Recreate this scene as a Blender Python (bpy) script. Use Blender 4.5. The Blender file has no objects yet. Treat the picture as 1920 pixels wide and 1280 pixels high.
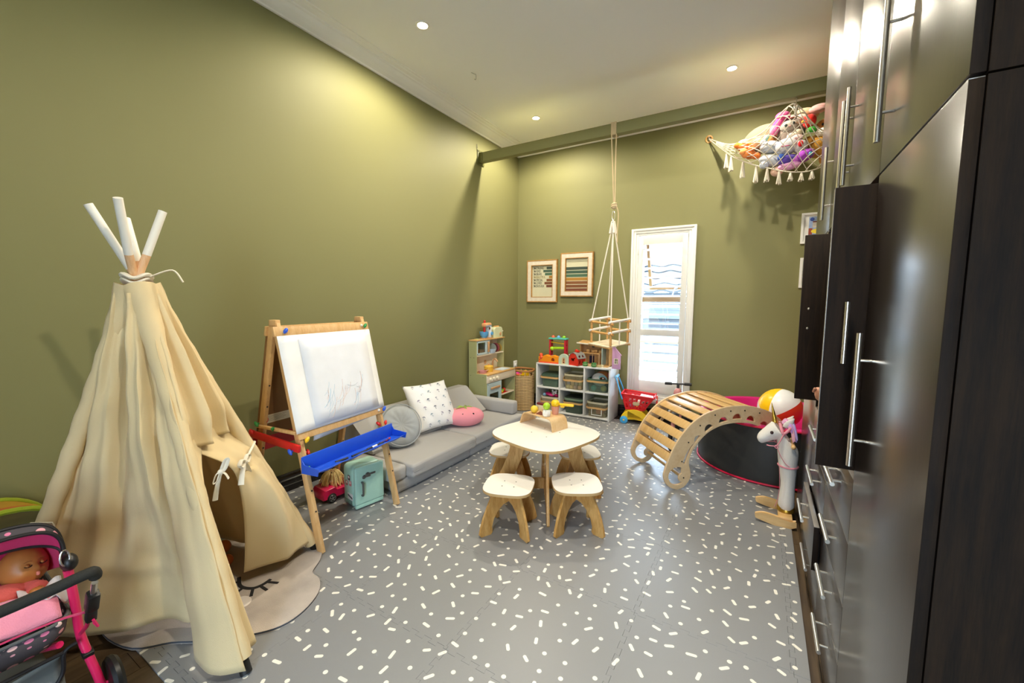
import bpy, bmesh, math, random
from mathutils import Vector, Matrix, Euler
random.seed(7)
SC = bpy.context.scene
COL = SC.collection
PI = math.pi
# ---------------------------------------------------------------- camera, world, lights, exposure
cam_d = bpy.data.cameras.new('camera'); cam = bpy.data.objects.new('camera', cam_d); COL.objects.link(cam)
cam_d.sensor_width = 36.0; cam_d.lens = 14.554; cam_d.clip_start = 0.02
def cam_matrix(yaw, pitch, roll, loc):
    f = Vector((math.sin(yaw)*math.cos(pitch), math.cos(yaw)*math.cos(pitch), -math.sin(pitch)))
    r = Vector((math.cos(yaw), -math.sin(yaw), 0)); d = f.cross(r)
    r2 = math.cos(roll)*r + math.sin(roll)*d; d2 = -math.sin(roll)*r + math.cos(roll)*d
    m = Matrix((r2, -d2, -f)).transposed().to_4x4(); m.translation = loc
    return m
cam.matrix_world = cam_matrix(-.54253237, .0948821, -.0043395, Vector((0, 0, 1.4)))
SC.camera = cam
SC.view_settings.view_transform = 'Standard'; SC.view_settings.look = 'None'
SC.view_settings.exposure = 0.98; SC.view_settings.gamma = 1.0; SC.view_settings.use_curve_mapping = False
SC.cycles.use_denoising = True
SC.cycles.max_bounces = 10; SC.cycles.diffuse_bounces = 6; SC.cycles.glossy_bounces = 4
SC.cycles.transparent_max_bounces = 16; SC.cycles.caustics_reflective = False; SC.cycles.caustics_refractive = False
SC.cycles.sample_clamp_indirect = 6.0
SKY = 23.0
W = bpy.data.worlds.new('sky'); SC.world = W; W.use_nodes = True
_n = W.node_tree.nodes; _l = W.node_tree.links
_bg = _n['Background']; _bg.inputs[1].default_value = SKY
_tc = _n.new('ShaderNodeTexCoord'); _sx = _n.new('ShaderNodeSeparateXYZ'); _cr = _n.new('ShaderNodeValToRGB')
_l.new(_tc.outputs['Generated'], _sx.inputs[0]); _l.new(_sx.outputs[2], _cr.inputs[0]); _l.new(_cr.outputs[0], _bg.inputs[0])
_cr.color_ramp.elements[0].position = 0.0; _cr.color_ramp.elements[0].color = (.26, .33, .42, 1)
_cr.color_ramp.elements[1].position = 1.0; _cr.color_ramp.elements[1].color = (.62, .82, 1.05, 1)
def portal(name, loc, sx, sz, rot):
    d = bpy.data.lights.new(name, 'AREA'); d.shape = 'RECTANGLE'; d.size = sx; d.size_y = sz; d.cycles.is_portal = True
    o = bpy.data.objects.new(name, d); COL.objects.link(o); o.location = loc; o.rotation_euler = rot
portal('window_portal', (-1.02, 5.28, 1.25), .6, 1.9, (PI/2, 0, PI))
portal('fill_door_portal', (.25, -2.02, 1.2), 1.0, 2.4, (PI/2, 0, 0))  # guides sky light through the unseen door added for fill
LAMP_POWER = 92.0
LAMP_COLOR = (1.0, .90, .73)
def lamp(loc, power=LAMP_POWER):
    d = bpy.data.lights.new('lamp_light', 'SPOT'); d.energy = power; d.color = LAMP_COLOR
    d.spot_size = math.radians(172); d.spot_blend = .45; d.shadow_soft_size = .035
    o = bpy.data.objects.new('lamp_light', d); COL.objects.link(o); o.location = loc
    return o
LAMPS = [(-2.28, 2.47, 66), (-2.28, 4.28, 66), (-.34, 4.28, 44), (-.34, 2.47, 85), (-.34, .66, 75)]  # last downlight is out of view, added to brighten ceiling and near floor
XL, YB, XR, YF, ZC = -2.955, 5.055, .92, -1.9, 3.45

# ---------------------------------------------------------------- helpers
def srgb(h):
    h = h.lstrip('#'); c = [int(h[i:i+2], 16)/255 for i in (0, 2, 4)]
    return tuple(x/12.92 if x <= .04045 else ((x+.055)/1.055)**2.4 for x in c) + (1,)
MATS = {}
def mat(name, col, rough=.5, metal=0, var=.06, vscale=6, bump=0, bscale=120, spec=.5, coat=0, sheen=0, emit=0, alpha=1, stretch=(1, 1, 1), sss=0):
    """plain painted, plastic, fabric or metal surface with a little procedural variation and relief"""
    if name in MATS: return MATS[name]
    m = bpy.data.materials.new(name); m.use_nodes = True; MATS[name] = m
    nt = m.node_tree; N = nt.nodes; L = nt.links; b = N['Principled BSDF']
    c = srgb(col) if isinstance(col, str) else tuple(col)+(1,)
    b.inputs['Roughness'].default_value = rough; b.inputs['Metallic'].default_value = metal
    b.inputs['Specular IOR Level'].default_value = spec; b.inputs['Coat Weight'].default_value = coat
    b.inputs['Sheen Weight'].default_value = sheen; b.inputs['Alpha'].default_value = alpha
    b.inputs['Base Color'].default_value = c
    if emit: b.inputs['Emission Color'].default_value = c; b.inputs['Emission Strength'].default_value = emit
    if sss: b.inputs['Subsurface Weight'].default_value = sss; b.inputs['Subsurface Scale'].default_value = .02
    if var or bump:
        tc = N.new('ShaderNodeTexCoord'); mp = N.new('ShaderNodeMapping'); mp.inputs['Scale'].default_value = stretch
        L.new(tc.outputs['Object'], mp.inputs[0])
    if var:
        nz = N.new('ShaderNodeTexNoise'); nz.inputs['Scale'].default_value = vscale; nz.inputs['Detail'].default_value = 4
        L.new(mp.outputs[0], nz.inputs['Vector'])
        mr = N.new('ShaderNodeMapRange'); mr.inputs[1].default_value = .25; mr.inputs[2].default_value = .75
        mr.inputs[3].default_value = 1-var; mr.inputs[4].default_value = 1+var; L.new(nz.outputs['Fac'], mr.inputs[0])
        mx = N.new('ShaderNodeVectorMath'); mx.operation = 'SCALE'; mx.inputs[0].default_value = c[:3]
        L.new(mr.outputs[0], mx.inputs['Scale']); L.new(mx.outputs[0], b.inputs['Base Color'])
    if bump:
        n2 = N.new('ShaderNodeTexNoise'); n2.inputs['Scale'].default_value = bscale; n2.inputs['Detail'].default_value = 3
        L.new(mp.outputs[0], n2.inputs['Vector'])
        bp = N.new('ShaderNodeBump'); bp.inputs['Strength'].default_value = bump; bp.inputs['Distance'].default_value = .004
        L.new(n2.outputs['Fac'], bp.inputs['Height']); L.new(bp.outputs[0], b.inputs['Normal'])
    return m
def wood(name, c1, c2, scale=8, axis=(1, 1, .12), rough=.45, coat=0, dist=3.0, bump=.05):
    if name in MATS: return MATS[name]
    m = bpy.data.materials.new(name); m.use_nodes = True; MATS[name] = m
    nt = m.node_tree; N = nt.nodes; L = nt.links; b = N['Principled BSDF']
    b.inputs['Roughness'].default_value = rough; b.inputs['Coat Weight'].default_value = coat; b.inputs['Coat Roughness'].default_value = .22
    tc = N.new('ShaderNodeTexCoord'); mp = N.new('ShaderNodeMapping'); mp.inputs['Scale'].default_value = axis
    L.new(tc.outputs['Object'], mp.inputs[0])
    nz = N.new('ShaderNodeTexNoise'); nz.inputs['Scale'].default_value = scale; nz.inputs['Detail'].default_value = 6
    nz.inputs['Distortion'].default_value = dist*.4; L.new(mp.outputs[0], nz.inputs['Vector'])
    n2 = N.new('ShaderNodeTexNoise'); n2.inputs['Scale'].default_value = scale*9; n2.inputs['Detail'].default_value = 3
    L.new(mp.outputs[0], n2.inputs['Vector'])
    ad = N.new('ShaderNodeMath'); ad.operation = 'MULTIPLY_ADD'; ad.inputs[1].default_value = .35; L.new(n2.outputs['Fac'], ad.inputs[0])
    m2 = N.new('ShaderNodeMath'); m2.operation = 'MULTIPLY'; m2.inputs[1].default_value = .65; L.new(nz.outputs['Fac'], m2.inputs[0]); L.new(m2.outputs[0], ad.inputs[2])
    cr = N.new('ShaderNodeValToRGB'); cr.color_ramp.elements[0].position = .36; cr.color_ramp.elements[1].position = .64
    cr.color_ramp.elements[0].color = srgb(c1); cr.color_ramp.elements[1].color = srgb(c2)
    L.new(ad.outputs[0], cr.inputs[0]); L.new(cr.outputs[0], b.inputs['Base Color'])
    if bump:
        bp = N.new('ShaderNodeBump'); bp.inputs['Strength'].default_value = bump; bp.inputs['Distance'].default_value = .003
        L.new(n2.outputs['Fac'], bp.inputs['Height']); L.new(bp.outputs[0], b.inputs['Normal'])
    return m
def glass(name, tint='#ffffff', fac=.08, rough=.02):
    if name in MATS: return MATS[name]
    m = bpy.data.materials.new(name); m.use_nodes = True; MATS[name] = m
    N = m.node_tree.nodes; L = m.node_tree.links; N.clear()
    t = N.new('ShaderNodeBsdfTransparent'); t.inputs[0].default_value = srgb(tint)
    g = N.new('ShaderNodeBsdfGlossy'); g.inputs['Roughness'].default_value = rough
    mx = N.new('ShaderNodeMixShader'); mx.inputs[0].default_value = fac; o = N.new('ShaderNodeOutputMaterial')
    L.new(t.outputs[0], mx.inputs[1]); L.new(g.outputs[0], mx.inputs[2]); L.new(mx.outputs[0], o.inputs[0])
    return m
def tinted_plastic(name, col, op=.45, rough=.3):
    """translucent moulded plastic: part see-through, part diffuse"""
    if name in MATS: return MATS[name]
    m = bpy.data.materials.new(name); m.use_nodes = True; MATS[name] = m
    N = m.node_tree.nodes; L = m.node_tree.links; b = N['Principled BSDF']; o = N['Material Output']
    b.inputs['Base Color'].default_value = srgb(col); b.inputs['Roughness'].default_value = rough
    t = N.new('ShaderNodeBsdfTransparent'); t.inputs[0].default_value = tuple(.5+.5*x for x in srgb(col)[:3])+(1,)
    mx = N.new('ShaderNodeMixShader'); mx.inputs[0].default_value = op
    L.new(t.outputs[0], mx.inputs[1]); L.new(b.outputs[0], mx.inputs[2]); L.new(mx.outputs[0], o.inputs[0])
    return m

class G:
    """collects shapes and builds them as one mesh object"""
    def __init__(s): s.v = []; s.f = []
    def add(s, vs, fs, M=None):
        k = len(s.v)
        s.v += [tuple(M @ Vector(p)) if M is not None else tuple(p) for p in vs]
        s.f += [tuple(i+k for i in f) for f in fs]
        return s
    def bm(s, bm, M=None):
        bm.verts.index_update()
        s.add([v.co.copy() for v in bm.verts], [[v.index for v in f.verts] for f in bm.faces], M); bm.free(); return s
    def box(s, c, size, bev=0, rot=None, M=None, seg=2):
        b = bmesh.new(); bmesh.ops.create_cube(b, size=1)
        for v in b.verts: v.co = Vector((v.co.x*size[0], v.co.y*size[1], v.co.z*size[2]))
        if bev: bmesh.ops.bevel(b, geom=b.edges[:], offset=min(bev, min(size)*.49), segments=seg, affect='EDGES', profile=.5)
        T = Matrix.Translation(c)
        if rot is not None: T = T @ Euler(rot).to_matrix().to_4x4()
        return s.bm(b, (M @ T) if M is not None else T)
    def b2(s, x0, x1, y0, y1, z0, z1, bev=0, M=None):
        return s.box(((x0+x1)/2, (y0+y1)/2, (z0+z1)/2), (abs(x1-x0), abs(y1-y0), abs(z1-z0)), bev, M=M)
    def ell(s, c, r, seg=20, rings=12, rot=None, M=None):
        b = bmesh.new(); bmesh.ops.create_uvsphere(b, u_segments=seg, v_segments=rings, radius=1)
        r = (r, r, r) if not hasattr(r, '__len__') else r
        T = Matrix.Translation(c)
        if rot is not None: T = T @ Euler(rot).to_matrix().to_4x4()
        T = T @ Matrix.Diagonal((*r, 1))
        return s.bm(b, (M @ T) if M is not None else T)
    def tube(s, pts, r, n=10, closed=False, cap=True, M=None, flat=1.0):
        P = [Vector(p) for p in pts]; m = len(P)
        R = r if hasattr(r, '__len__') else [r]*m
        tans = []
        for i in range(m):
            a = P[(i-1) % m] if (closed or i > 0) else P[0]; b = P[(i+1) % m] if (closed or i < m-1) else P[-1]
            t = (b-a); tans.append(t.normalized() if t.length > 1e-9 else Vector((0, 0, 1)))
        up = Vector((0, 0, 1)) if abs(tans[0].z) < .9 else Vector((1, 0, 0))
        nrm = (up - tans[0]*up.dot(tans[0])).normalized(); vs = []; fs = []
        for i in range(m):
            nrm = (nrm - tans[i]*nrm.dot(tans[i]))
            nrm = nrm.normalized() if nrm.length > 1e-6 else tans[i].orthogonal().normalized()
            bn = tans[i].cross(nrm)
            for k in range(n):
                a = 2*PI*k/n; vs.append(P[i] + (nrm*math.cos(a)*flat + bn*math.sin(a))*R[i])
        for i in range(m if closed else m-1):
            j = (i+1) % m
            for k in range(n): fs.append((i*n+k, i*n+(k+1) % n, j*n+(k+1) % n, j*n+k))
        if cap and not closed:
            fs.append(tuple(range(n-1, -1, -1))); fs.append(tuple((m-1)*n+k for k in range(n)))
        return s.add(vs, fs, M)
    def cyl(s, p0, p1, r0, r1=None, n=20, M=None):
        return s.tube([p0, p1], [r0, r0 if r1 is None else r1], n, M=M)
    def lathe(s, prof, n=28, M=None, cap=False):
        vs = []; fs = []; m = len(prof)
        for (r, z) in prof:
            for k in range(n): a = 2*PI*k/n; vs.append((r*math.cos(a), r*math.sin(a), z))
        for i in range(m-1):
            for k in range(n): fs.append((i*n+k, i*n+(k+1) % n, (i+1)*n+(k+1) % n, (i+1)*n+k))
        if cap: fs.append(tuple(range(n-1, -1, -1))); fs.append(tuple((m-1)*n+k for k in range(n)))
        return s.add(vs, fs, M)
    def prism(s, poly, z0, z1, M=None, bev=0):
        n = len(poly); vs = []; rings = []
        def ring(ins, z):
            out = []
            for i in range(n):
                a, b, c = Vector(poly[i-1]), Vector(poly[i]), Vector(poly[(i+1) % n])
                d1 = (b-a).normalized(); d2 = (c-b).normalized(); nn = Vector((-(d1.y+d2.y), d1.x+d2.x))
                nn = nn.normalized() if nn.length > 1e-6 else Vector((-d1.y, d1.x))
                out.append((b.x+nn.x*ins, b.y+nn.y*ins, z))
            return out
        rs = [ring(0, z0), ring(0, z1)] if not bev else [ring(bev, z0), ring(0, z0+bev), ring(0, z1-bev), ring(bev, z1)]
        fs = []
        for r in rs: vs += r
        for q in range(len(rs)-1):
            for i in range(n): j = (i+1) % n; fs.append((q*n+i, q*n+j, (q+1)*n+j, (q+1)*n+i))
        fs.append(tuple(range(n-1, -1, -1))); fs.append(tuple((len(rs)-1)*n+i for i in range(n)))
        return s.add(vs, fs, M)
    def grid(s, fn, nu, nv, closeu=False, M=None):
        vs = [fn(i/(nu if closeu else nu-1), j/(nv-1)) for j in range(nv) for i in range(nu)]; fs = []
        for j in range(nv-1):
            for i in range(nu if closeu else nu-1):
                k = (i+1) % nu; fs.append((j*nu+i, j*nu+k, (j+1)*nu+k, (j+1)*nu+i))
        return s.add(vs, fs, M)
    def loft(s, rings, cap=True, M=None):
        n = len(rings[0]); vs = [p for r in rings for p in r]; fs = []
        for q in range(len(rings)-1):
            for i in range(n): j = (i+1) % n; fs.append((q*n+i, q*n+j, (q+1)*n+j, (q+1)*n+i))
        if cap: fs.append(tuple(range(n-1, -1, -1))); fs.append(tuple((len(rings)-1)*n+i for i in range(n)))
        return s.add(vs, fs, M)
    def mesh(s, name, smooth=35):
        me = bpy.data.meshes.new(name); me.from_pydata([tuple(p) for p in s.v], [], s.f)
        b = bmesh.new(); b.from_mesh(me); bmesh.ops.recalc_face_normals(b, faces=b.faces[:]); b.to_mesh(me); b.free()
        if smooth:
            me.polygons.foreach_set('use_smooth', [True]*len(me.polygons)); me.set_sharp_from_angle(angle=math.radians(smooth))
        return me
    def build(s, name, m, parent=None, smooth=35, thick=0, subdiv=0, label=None, loc=None, rot=None, off=0):
        return link(name, s.mesh(name, smooth), m, parent, thick, subdiv, label, loc, rot, off)
def link(name, me, m, parent=None, thick=0, subdiv=0, label=None, loc=None, rot=None, off=0):
    if m is not None and not me.materials: me.materials.append(m)
    o = bpy.data.objects.new(name, me); COL.objects.link(o)
    if parent is not None: o.parent = parent
    if loc is not None: o.location = loc
    if rot is not None: o.rotation_euler = rot
    if thick: md = o.modifiers.new('thickness', 'SOLIDIFY'); md.thickness = thick; md.offset = off
    if subdiv: md = o.modifiers.new('smooth', 'SUBSURF'); md.levels = subdiv; md.render_levels = subdiv
    if label: o['label'] = label
    return o
def thing(name, label, cat, loc=(0, 0, 0), rz=0, group=None):
    o = bpy.data.objects.new(name, None); COL.objects.link(o); o.location = loc; o.rotation_euler = (0, 0, rz); o.empty_display_size = .1
    return tag(o, label, cat, group)
def tag(o, label, cat, group=None):
    o['label'] = label; o['category'] = cat; o['kind'] = 'thing'
    if group: o['group'] = group
    return o
def struct(o): o['kind'] = 'structure'; return o
def stuff(o): o['kind'] = 'stuff'; return o
def dup(root, loc=None, rz=None, label=None, group=None):
    def cp(o, par):
        c = o.copy(); COL.objects.link(c)
        if par is not None: c.parent = par
        for ch in list(o.children): cp(ch, c)
        return c
    r = cp(root, None)
    if loc is not None: r.location = loc
    if rz is not None: r.rotation_euler = (0, 0, rz)
    if label: r['label'] = label
    if group: r['group'] = group
    return r
def plate(name, outer, holes, t, m, parent=None, M=None, bev=0, label=None):
    """flat sheet with holes, t thick, outline in its own xy plane, centred on z"""
    cu = bpy.data.curves.new(name, 'CURVE'); cu.dimensions = '2D'; cu.fill_mode = 'BOTH'
    cu.extrude = t/2-bev; cu.bevel_depth = bev; cu.bevel_resolution = 1; cu.resolution_u = 1
    for poly in [outer]+list(holes):
        sp = cu.splines.new('POLY'); sp.points.add(len(poly)-1); sp.use_cyclic_u = True
        for p, q in zip(sp.points, poly): p.co = (q[0], q[1], 0, 1)
    tmp = bpy.data.objects.new(name, cu); me = bpy.data.meshes.new_from_object(tmp)
    bpy.data.objects.remove(tmp); bpy.data.curves.remove(cu); me.name = name
    if M is not None: me.transform(M)
    me.polygons.foreach_set('use_smooth', [True]*len(me.polygons)); me.set_sharp_from_angle(angle=math.radians(30))
    me.materials.clear()
    return link(name, me, m, parent, label=label)
FONT = bpy.data.fonts[0] if bpy.data.fonts else None
def text(name, body, size, m, parent=None, M=None, sx=1.0, depth=.0004, align='LEFT', bold=0):
    cu = bpy.data.curves.new(name, 'FONT'); cu.body = body; cu.size = size; cu.extrude = depth; cu.align_x = align; cu.align_y = 'CENTER'
    cu.resolution_u = 2; cu.offset = bold
    tmp = bpy.data.objects.new(name, cu); me = bpy.data.meshes.new_from_object(tmp); bpy.data.objects.remove(tmp)
    T = Matrix.Diagonal((sx, 1, 1, 1)); me.transform((M @ T) if M is not None else T); me.materials.clear()
    return link(name, me, m, parent)
def rrect(w, h, r, n=5, bow=0, cx=0, cy=0):
    """rounded rectangle outline, sides bowed outwards by bow"""
    pts = []; cs = [(w/2-r, h/2-r, 0), (-w/2+r, h/2-r, 90), (-w/2+r, -h/2+r, 180), (w/2-r, -h/2+r, 270)]
    for i, (x, y, a) in enumerate(cs):
        for k in range(n+1):
            t = math.radians(a+90*k/n); pts.append(Vector((x+r*math.cos(t), y+r*math.sin(t))))
        if bow:
            nx, ny, na = cs[(i+1) % 4]; t2 = math.radians(na)
            p0 = pts[-1].copy(); p1 = Vector((nx+r*math.cos(t2), ny+r*math.sin(t2))); d = (p1-p0); nn = Vector((d.y, -d.x)).normalized()
            for k in range(1, 8): u = k/8; pts.append(p0+d*u+nn*bow*math.sin(PI*u))
    return [(p.x+cx, p.y+cy) for p in pts]
def arc(cx, cy, r, a0, a1, n=12, ry=None):
    ry = r if ry is None else ry
    return [(cx+r*math.cos(math.radians(a0+(a1-a0)*k/n)), cy+ry*math.sin(math.radians(a0+(a1-a0)*k/n))) for k in range(n+1)]
def basis(o, x, y):
    """matrix whose local x, y axes lie along the given directions, origin at o"""
    x = Vector(x).normalized(); y = Vector(y); z = x.cross(y).normalized(); y = z.cross(x)
    m = Matrix((x, y, z)).transposed().to_4x4(); m.translation = Vector(o); return m
def smooth_path(pts, n=6):
    P = [Vector(p) for p in pts]; out = []
    for i in range(len(P)-1):
        p0 = P[max(i-1, 0)]; p1 = P[i]; p2 = P[i+1]; p3 = P[min(i+2, len(P)-1)]
        for k in range(n):
            t = k/n; out.append(.5*((2*p1)+(p2-p0)*t+(2*p0-5*p1+4*p2-p3)*t*t+(3*p1-p0-3*p2+p3)*t**3))
    out.append(P[-1]); return out
def lerp(a, b, t): return a+(b-a)*t
# ---------------------------------------------------------------- room shell
m_wall = mat('sage_paint', '#7f7d52', rough=.62, var=.015, vscale=1.5, bump=.03, bscale=160, spec=.35)
m_ceil = mat('ceiling_paint', '#f3f3f3', rough=.8, var=.01, vscale=2, spec=.2)
m_white = mat('white_gloss_paint', '#f2f1ec', rough=.4, var=.01)
m_skirt = mat('dark_skirting', '#17110f', rough=.22, var=.1, coat=.3)
m_floorw = wood('dark_floor_boards', '#3a2c1e', '#6b5840', 5, (1, .12, 1), .45)
def shell(name, g, m): return struct(g.build(name, m, smooth=0))
OUT = .25
shell('floor', G().b2(XL-.3, XR+.3, YF-.3, YB+.3, -.15, -.012), mat('subfloor', '#2a2018', .7))
fl = bpy.data.objects['floor']
# floor boards show along the right edge and in the near left corner
bw = .14; nb = 0
for i in range(int((XR-XL)/bw)+1):
    x0 = XL+i*bw
    if -2.95 < x0 and x0+bw < .2 and True:
        ya, yb = YF, .75
    else: ya, yb = YF, YB
    L = 1.5; off = (i*.53) % 1.3; y = ya-off
    while y < yb:
        a, b = max(y, ya), min(y+L, yb)
        if b-a > .05:
            G().b2(x0+.0012, min(x0+bw, XR)-.0012, a+.001, b-.001, -.0118, -.008).build('floor_board', m_floorw, fl, smooth=0)
        y += L
ZF = -.008
shell('ceiling', G().b2(XL-.3, XR+.3, YF-.3, YB+.3, ZC, ZC+.12), m_ceil)
shell('wall_left', G().b2(XL-OUT, XL, YF-.3, YB+OUT, -.15, ZC+.1), m_wall)
shell('wall_right', G().b2(XR, XR+OUT, YF-.3, YB+OUT, -.15, ZC+.1), m_wall)
WX0, WX1, WZ0, WZ1 = -1.305, -.735, .30, 2.19
g = G(); g.b2(XL, WX0, YB, YB+OUT, -.15, ZC+.1); g.b2(WX1, XR, YB, YB+OUT, -.15, ZC+.1)
g.b2(WX0, WX1, YB, YB+OUT, -.15, WZ0); g.b2(WX0, WX1, YB, YB+OUT, WZ1, ZC+.1)
shell('wall_back', g, m_wall)
EX0, EX1, EZ1 = -.25, .75, 2.4
g = G(); g.b2(XL, EX0, YF-.2, YF, -.15, ZC+.1); g.b2(EX1, XR, YF-.2, YF, -.15, ZC+.1); g.b2(EX0, EX1, YF-.2, YF, EZ1, ZC+.1)
shell('wall_front', g, m_wall)
# unseen glazed door, added behind the camera to let in fill daylight
dr = thing('fill_light_door', 'unseen glazed door in white frame, added for fill daylight', 'door'); dr['kind'] = 'structure'; del dr['category']
for k in range(1):
    xa = EX0; xb = EX1
    g = G(); g.b2(xa, xa+.06, YF-.12, YF-.06, -.008, EZ1); g.b2(xb-.06, xb, YF-.12, YF-.06, -.008, EZ1)
    g.b2(xa+.06, xb-.06, YF-.12, YF-.06, -.008, .08); g.b2(xa+.06, xb-.06, YF-.12, YF-.06, EZ1-.07, EZ1)
    fr = g.build('fill_door_frame', m_white, dr, smooth=0)
    G().b2(xa+.06, xb-.06, YF-.094, YF-.088, .08, EZ1-.07).build('pane', glass('window_glass'), fr, smooth=0)
# cornice, mitred at the corner
prof = [(0, 3.352), (.016, 3.352), (.022, 3.362), (.05, 3.372), (.082, 3.392), (.1, 3.413), (.112, 3.418), (.116, 3.428), (.142, 3.434), (.15, 3.441), (.17, 3.443), (.172, ZC+.002), (0, ZC+.002)]
n = len(prof)
g = G(); g.loft([[(XL+o, YF, z) for o, z in prof], [(XL+o, YB-o, z) for o, z in prof]]); shell('trim_1', g, m_white)
g = G(); g.loft([[(XL+o, YB-o, z) for o, z in prof], [(XR, YB-o, z) for o, z in prof]]); shell('trim_2', g, m_white)
# dark moulded skirting
sk = [(0, 0), (.022, 0), (.022, .05), (.016, .056), (.02, .066), (.02, .092), (.013, .1), (.016, .112), (.01, .13), (.004, .14), (0, .14)]
sk = [(o, z+ZF) for o, z in sk]
g = G(); g.loft([[(XL+o, YF, z) for o, z in sk], [(XL+o, YB-o, z) for o, z in sk]]); shell('baseboard_left', g, m_skirt)
g = G(); g.loft([[(XL+o, YB-o, z) for o, z in sk], [(XR, YB-o, z) for o, z in sk]]); shell('baseboard_back', g, m_skirt)

# ---------------------------------------------------------------- window with plantation shutter
m_shut = mat('shutter_white', '#dddcd6', rough=.45, var=.01)
m_alu = mat('bronze_window_frame', '#8a6a4a', rough=.4, metal=.2)
w1 = thing('window_1', 'tall narrow window with white louvred shutter', 'window'); w1['kind'] = 'structure'; del w1['category']
def frame_rect(g, x0, x1, z0, z1, w, y0, y1, bev=.004):
    g.b2(x0, x0+w, y0, y1, z0, z1, bev); g.b2(x1-w, x1, y0, y1, z0, z1, bev)
    g.b2(x0+w-.001, x1-w+.001, y0, y1, z1-w, z1, bev); g.b2(x0+w-.001, x1-w+.001, y0, y1, z0, z0+w, bev)
g = G(); frame_rect(g, -1.378, -.662, .235, 2.262, .026, YB-.034, YB)
frame_rect(g, -1.354, -.686, .259, 2.238, .03, YB-.024, YB+.01); frame_rect(g, -1.326, -.714, .285, 2.212, .03, YB-.014, YB+.06)
arch = g.build('architrave', m_shut, w1)
g = G(); g.b2(-1.40, -.64, YB-.05, YB, .205, .236, .006); g.build('window_sill', m_shut, w1)
SY = YB-.004  # shutter panel
g = G(); g.b2(-1.294, -1.236, SY-.014, SY+.014, .318, 2.176, .003); g.b2(-.808, -.748, SY-.014, SY+.014, .318, 2.176, .003)
g.b2(-1.237, -.807, SY-.013, SY+.013, 2.075, 2.176, .003); g.b2(-1.237, -.807, SY-.013, SY+.013, 1.012, 1.085, .003)
g.b2(-1.237, -.807, SY-.013, SY+.013, .318, .47, .003)
sp = g.build('shutter_frame', m_shut, w1)
lg = G(); prof_l = [(.058*math.cos(a), .0055*math.sin(a)) for a in [2*PI*k/12 for k in range(12)]]
lg.loft([[(-.213, y, z) for y, z in prof_l], [(.213, y, z) for y, z in prof_l]]); lme = lg.mesh('louvre')
for z in [2.016, 1.908, 1.8, 1.692, 1.584, 1.476, 1.368, 1.26, 1.152]:
    link('louvre', lme, m_shut, sp, loc=(-1.022, SY, z), rot=(math.radians(-4), 0, 0))
for z in [.965, .86, .755, .65, .545]:
    link('louvre', lme, m_shut, sp, loc=(-1.022, SY, z), rot=(math.radians(38), 0, 0))
for z in (2.0, 1.1, .5):
    G().b2(-1.303, -1.293, SY-.02, SY-.008, z-.035, z+.035, .002).build('hinge', m_shut, sp)
# bronze window behind it: fixed lower light, top-hung sash swung open
wy = YB+.16
g = G(); frame_rect(g, WX0, WX1, WZ0, WZ1, .035, wy, wy+.05, .003); g.b2(WX0+.03, WX1-.03, wy, wy+.05, 1.41, 1.47, .003)
bf = g.build('window_frame', m_alu, w1)
G().b2(WX0+.03, WX1-.03, wy+.022, wy+.028, WZ0+.03, 1.42).build('pane', glass('window_glass'), bf, smooth=0)
sM = Matrix.Translation((0, wy+.055, 2.15)) @ Matrix.Rotation(math.radians(24), 4, 'X')
g = G()
for a in ((WX0+.04, WX0+.075), (WX1-.075, WX1-.04)): g.b2(a[0], a[1], 0, .035, -.64, 0, .003, M=sM)
g.b2(WX0+.075, WX1-.075, 0, .035, -.64, -.605, .003, M=sM); g.b2(WX0+.075, WX1-.075, 0, .035, -.035, 0, .003, M=sM)
sa = g.build('sash', m_alu, w1)
G().b2(WX0+.075, WX1-.075, .014, .02, -.606, -.034, M=sM).build('pane', glass('window_glass'), sa, smooth=0)
G().tube([(-.93, wy+.02, 1.48), (-.925, wy+.13, 1.57), (-.92, wy+.28, 1.58)], .008, 8).build('stay_arm', mat('dark_steel', '#3c3a38', .4, .8), sa)

# ---------------------------------------------------------------- outside the window
gnd = G().b2(-14, 12, YB+OUT, 30, -.5, -.42); o = gnd.build('ground', mat('pale_paving', '#bdbab2', .8), smooth=0); struct(o)
gnd = G().b2(-14, 12, -12, YF-.2, -.5, -.14); o = gnd.build('ground', mat('pale_paving', '#bdbab2', .8), smooth=0); struct(o)
HY = 11.5
nh = thing('neighbour_house', 'pale neighbouring house with a tiled roof beyond the window', 'house', (-2.2, HY, 0))
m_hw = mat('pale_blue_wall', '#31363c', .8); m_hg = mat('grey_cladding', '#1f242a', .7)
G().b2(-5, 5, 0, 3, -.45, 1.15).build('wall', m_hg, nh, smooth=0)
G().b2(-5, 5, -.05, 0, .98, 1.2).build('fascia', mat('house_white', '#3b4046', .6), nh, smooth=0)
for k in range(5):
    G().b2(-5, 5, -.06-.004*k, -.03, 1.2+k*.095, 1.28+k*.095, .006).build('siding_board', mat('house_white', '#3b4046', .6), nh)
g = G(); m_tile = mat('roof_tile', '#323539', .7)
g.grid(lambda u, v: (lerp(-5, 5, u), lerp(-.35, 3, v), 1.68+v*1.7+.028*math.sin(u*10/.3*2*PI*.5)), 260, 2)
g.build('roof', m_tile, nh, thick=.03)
g = G()
for r in range(5):
    g.grid(lambda u, v, r=r: (lerp(-5, 5, u), -.36+r*.36+v*.05, 1.70+r*.19+.03*math.sin(u*10/.3*PI)+.02*(1-v)), 260, 2)
stuff(g.build('roof_tile_rows', m_tile, nh, thick=.02))
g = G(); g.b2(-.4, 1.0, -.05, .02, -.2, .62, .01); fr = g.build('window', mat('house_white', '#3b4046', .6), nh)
G().b2(-.28, .45, -.062, -.048, -.1, .5).build('pane', mat('dark_pane', '#12161b', .15), fr, smooth=0)
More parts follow.
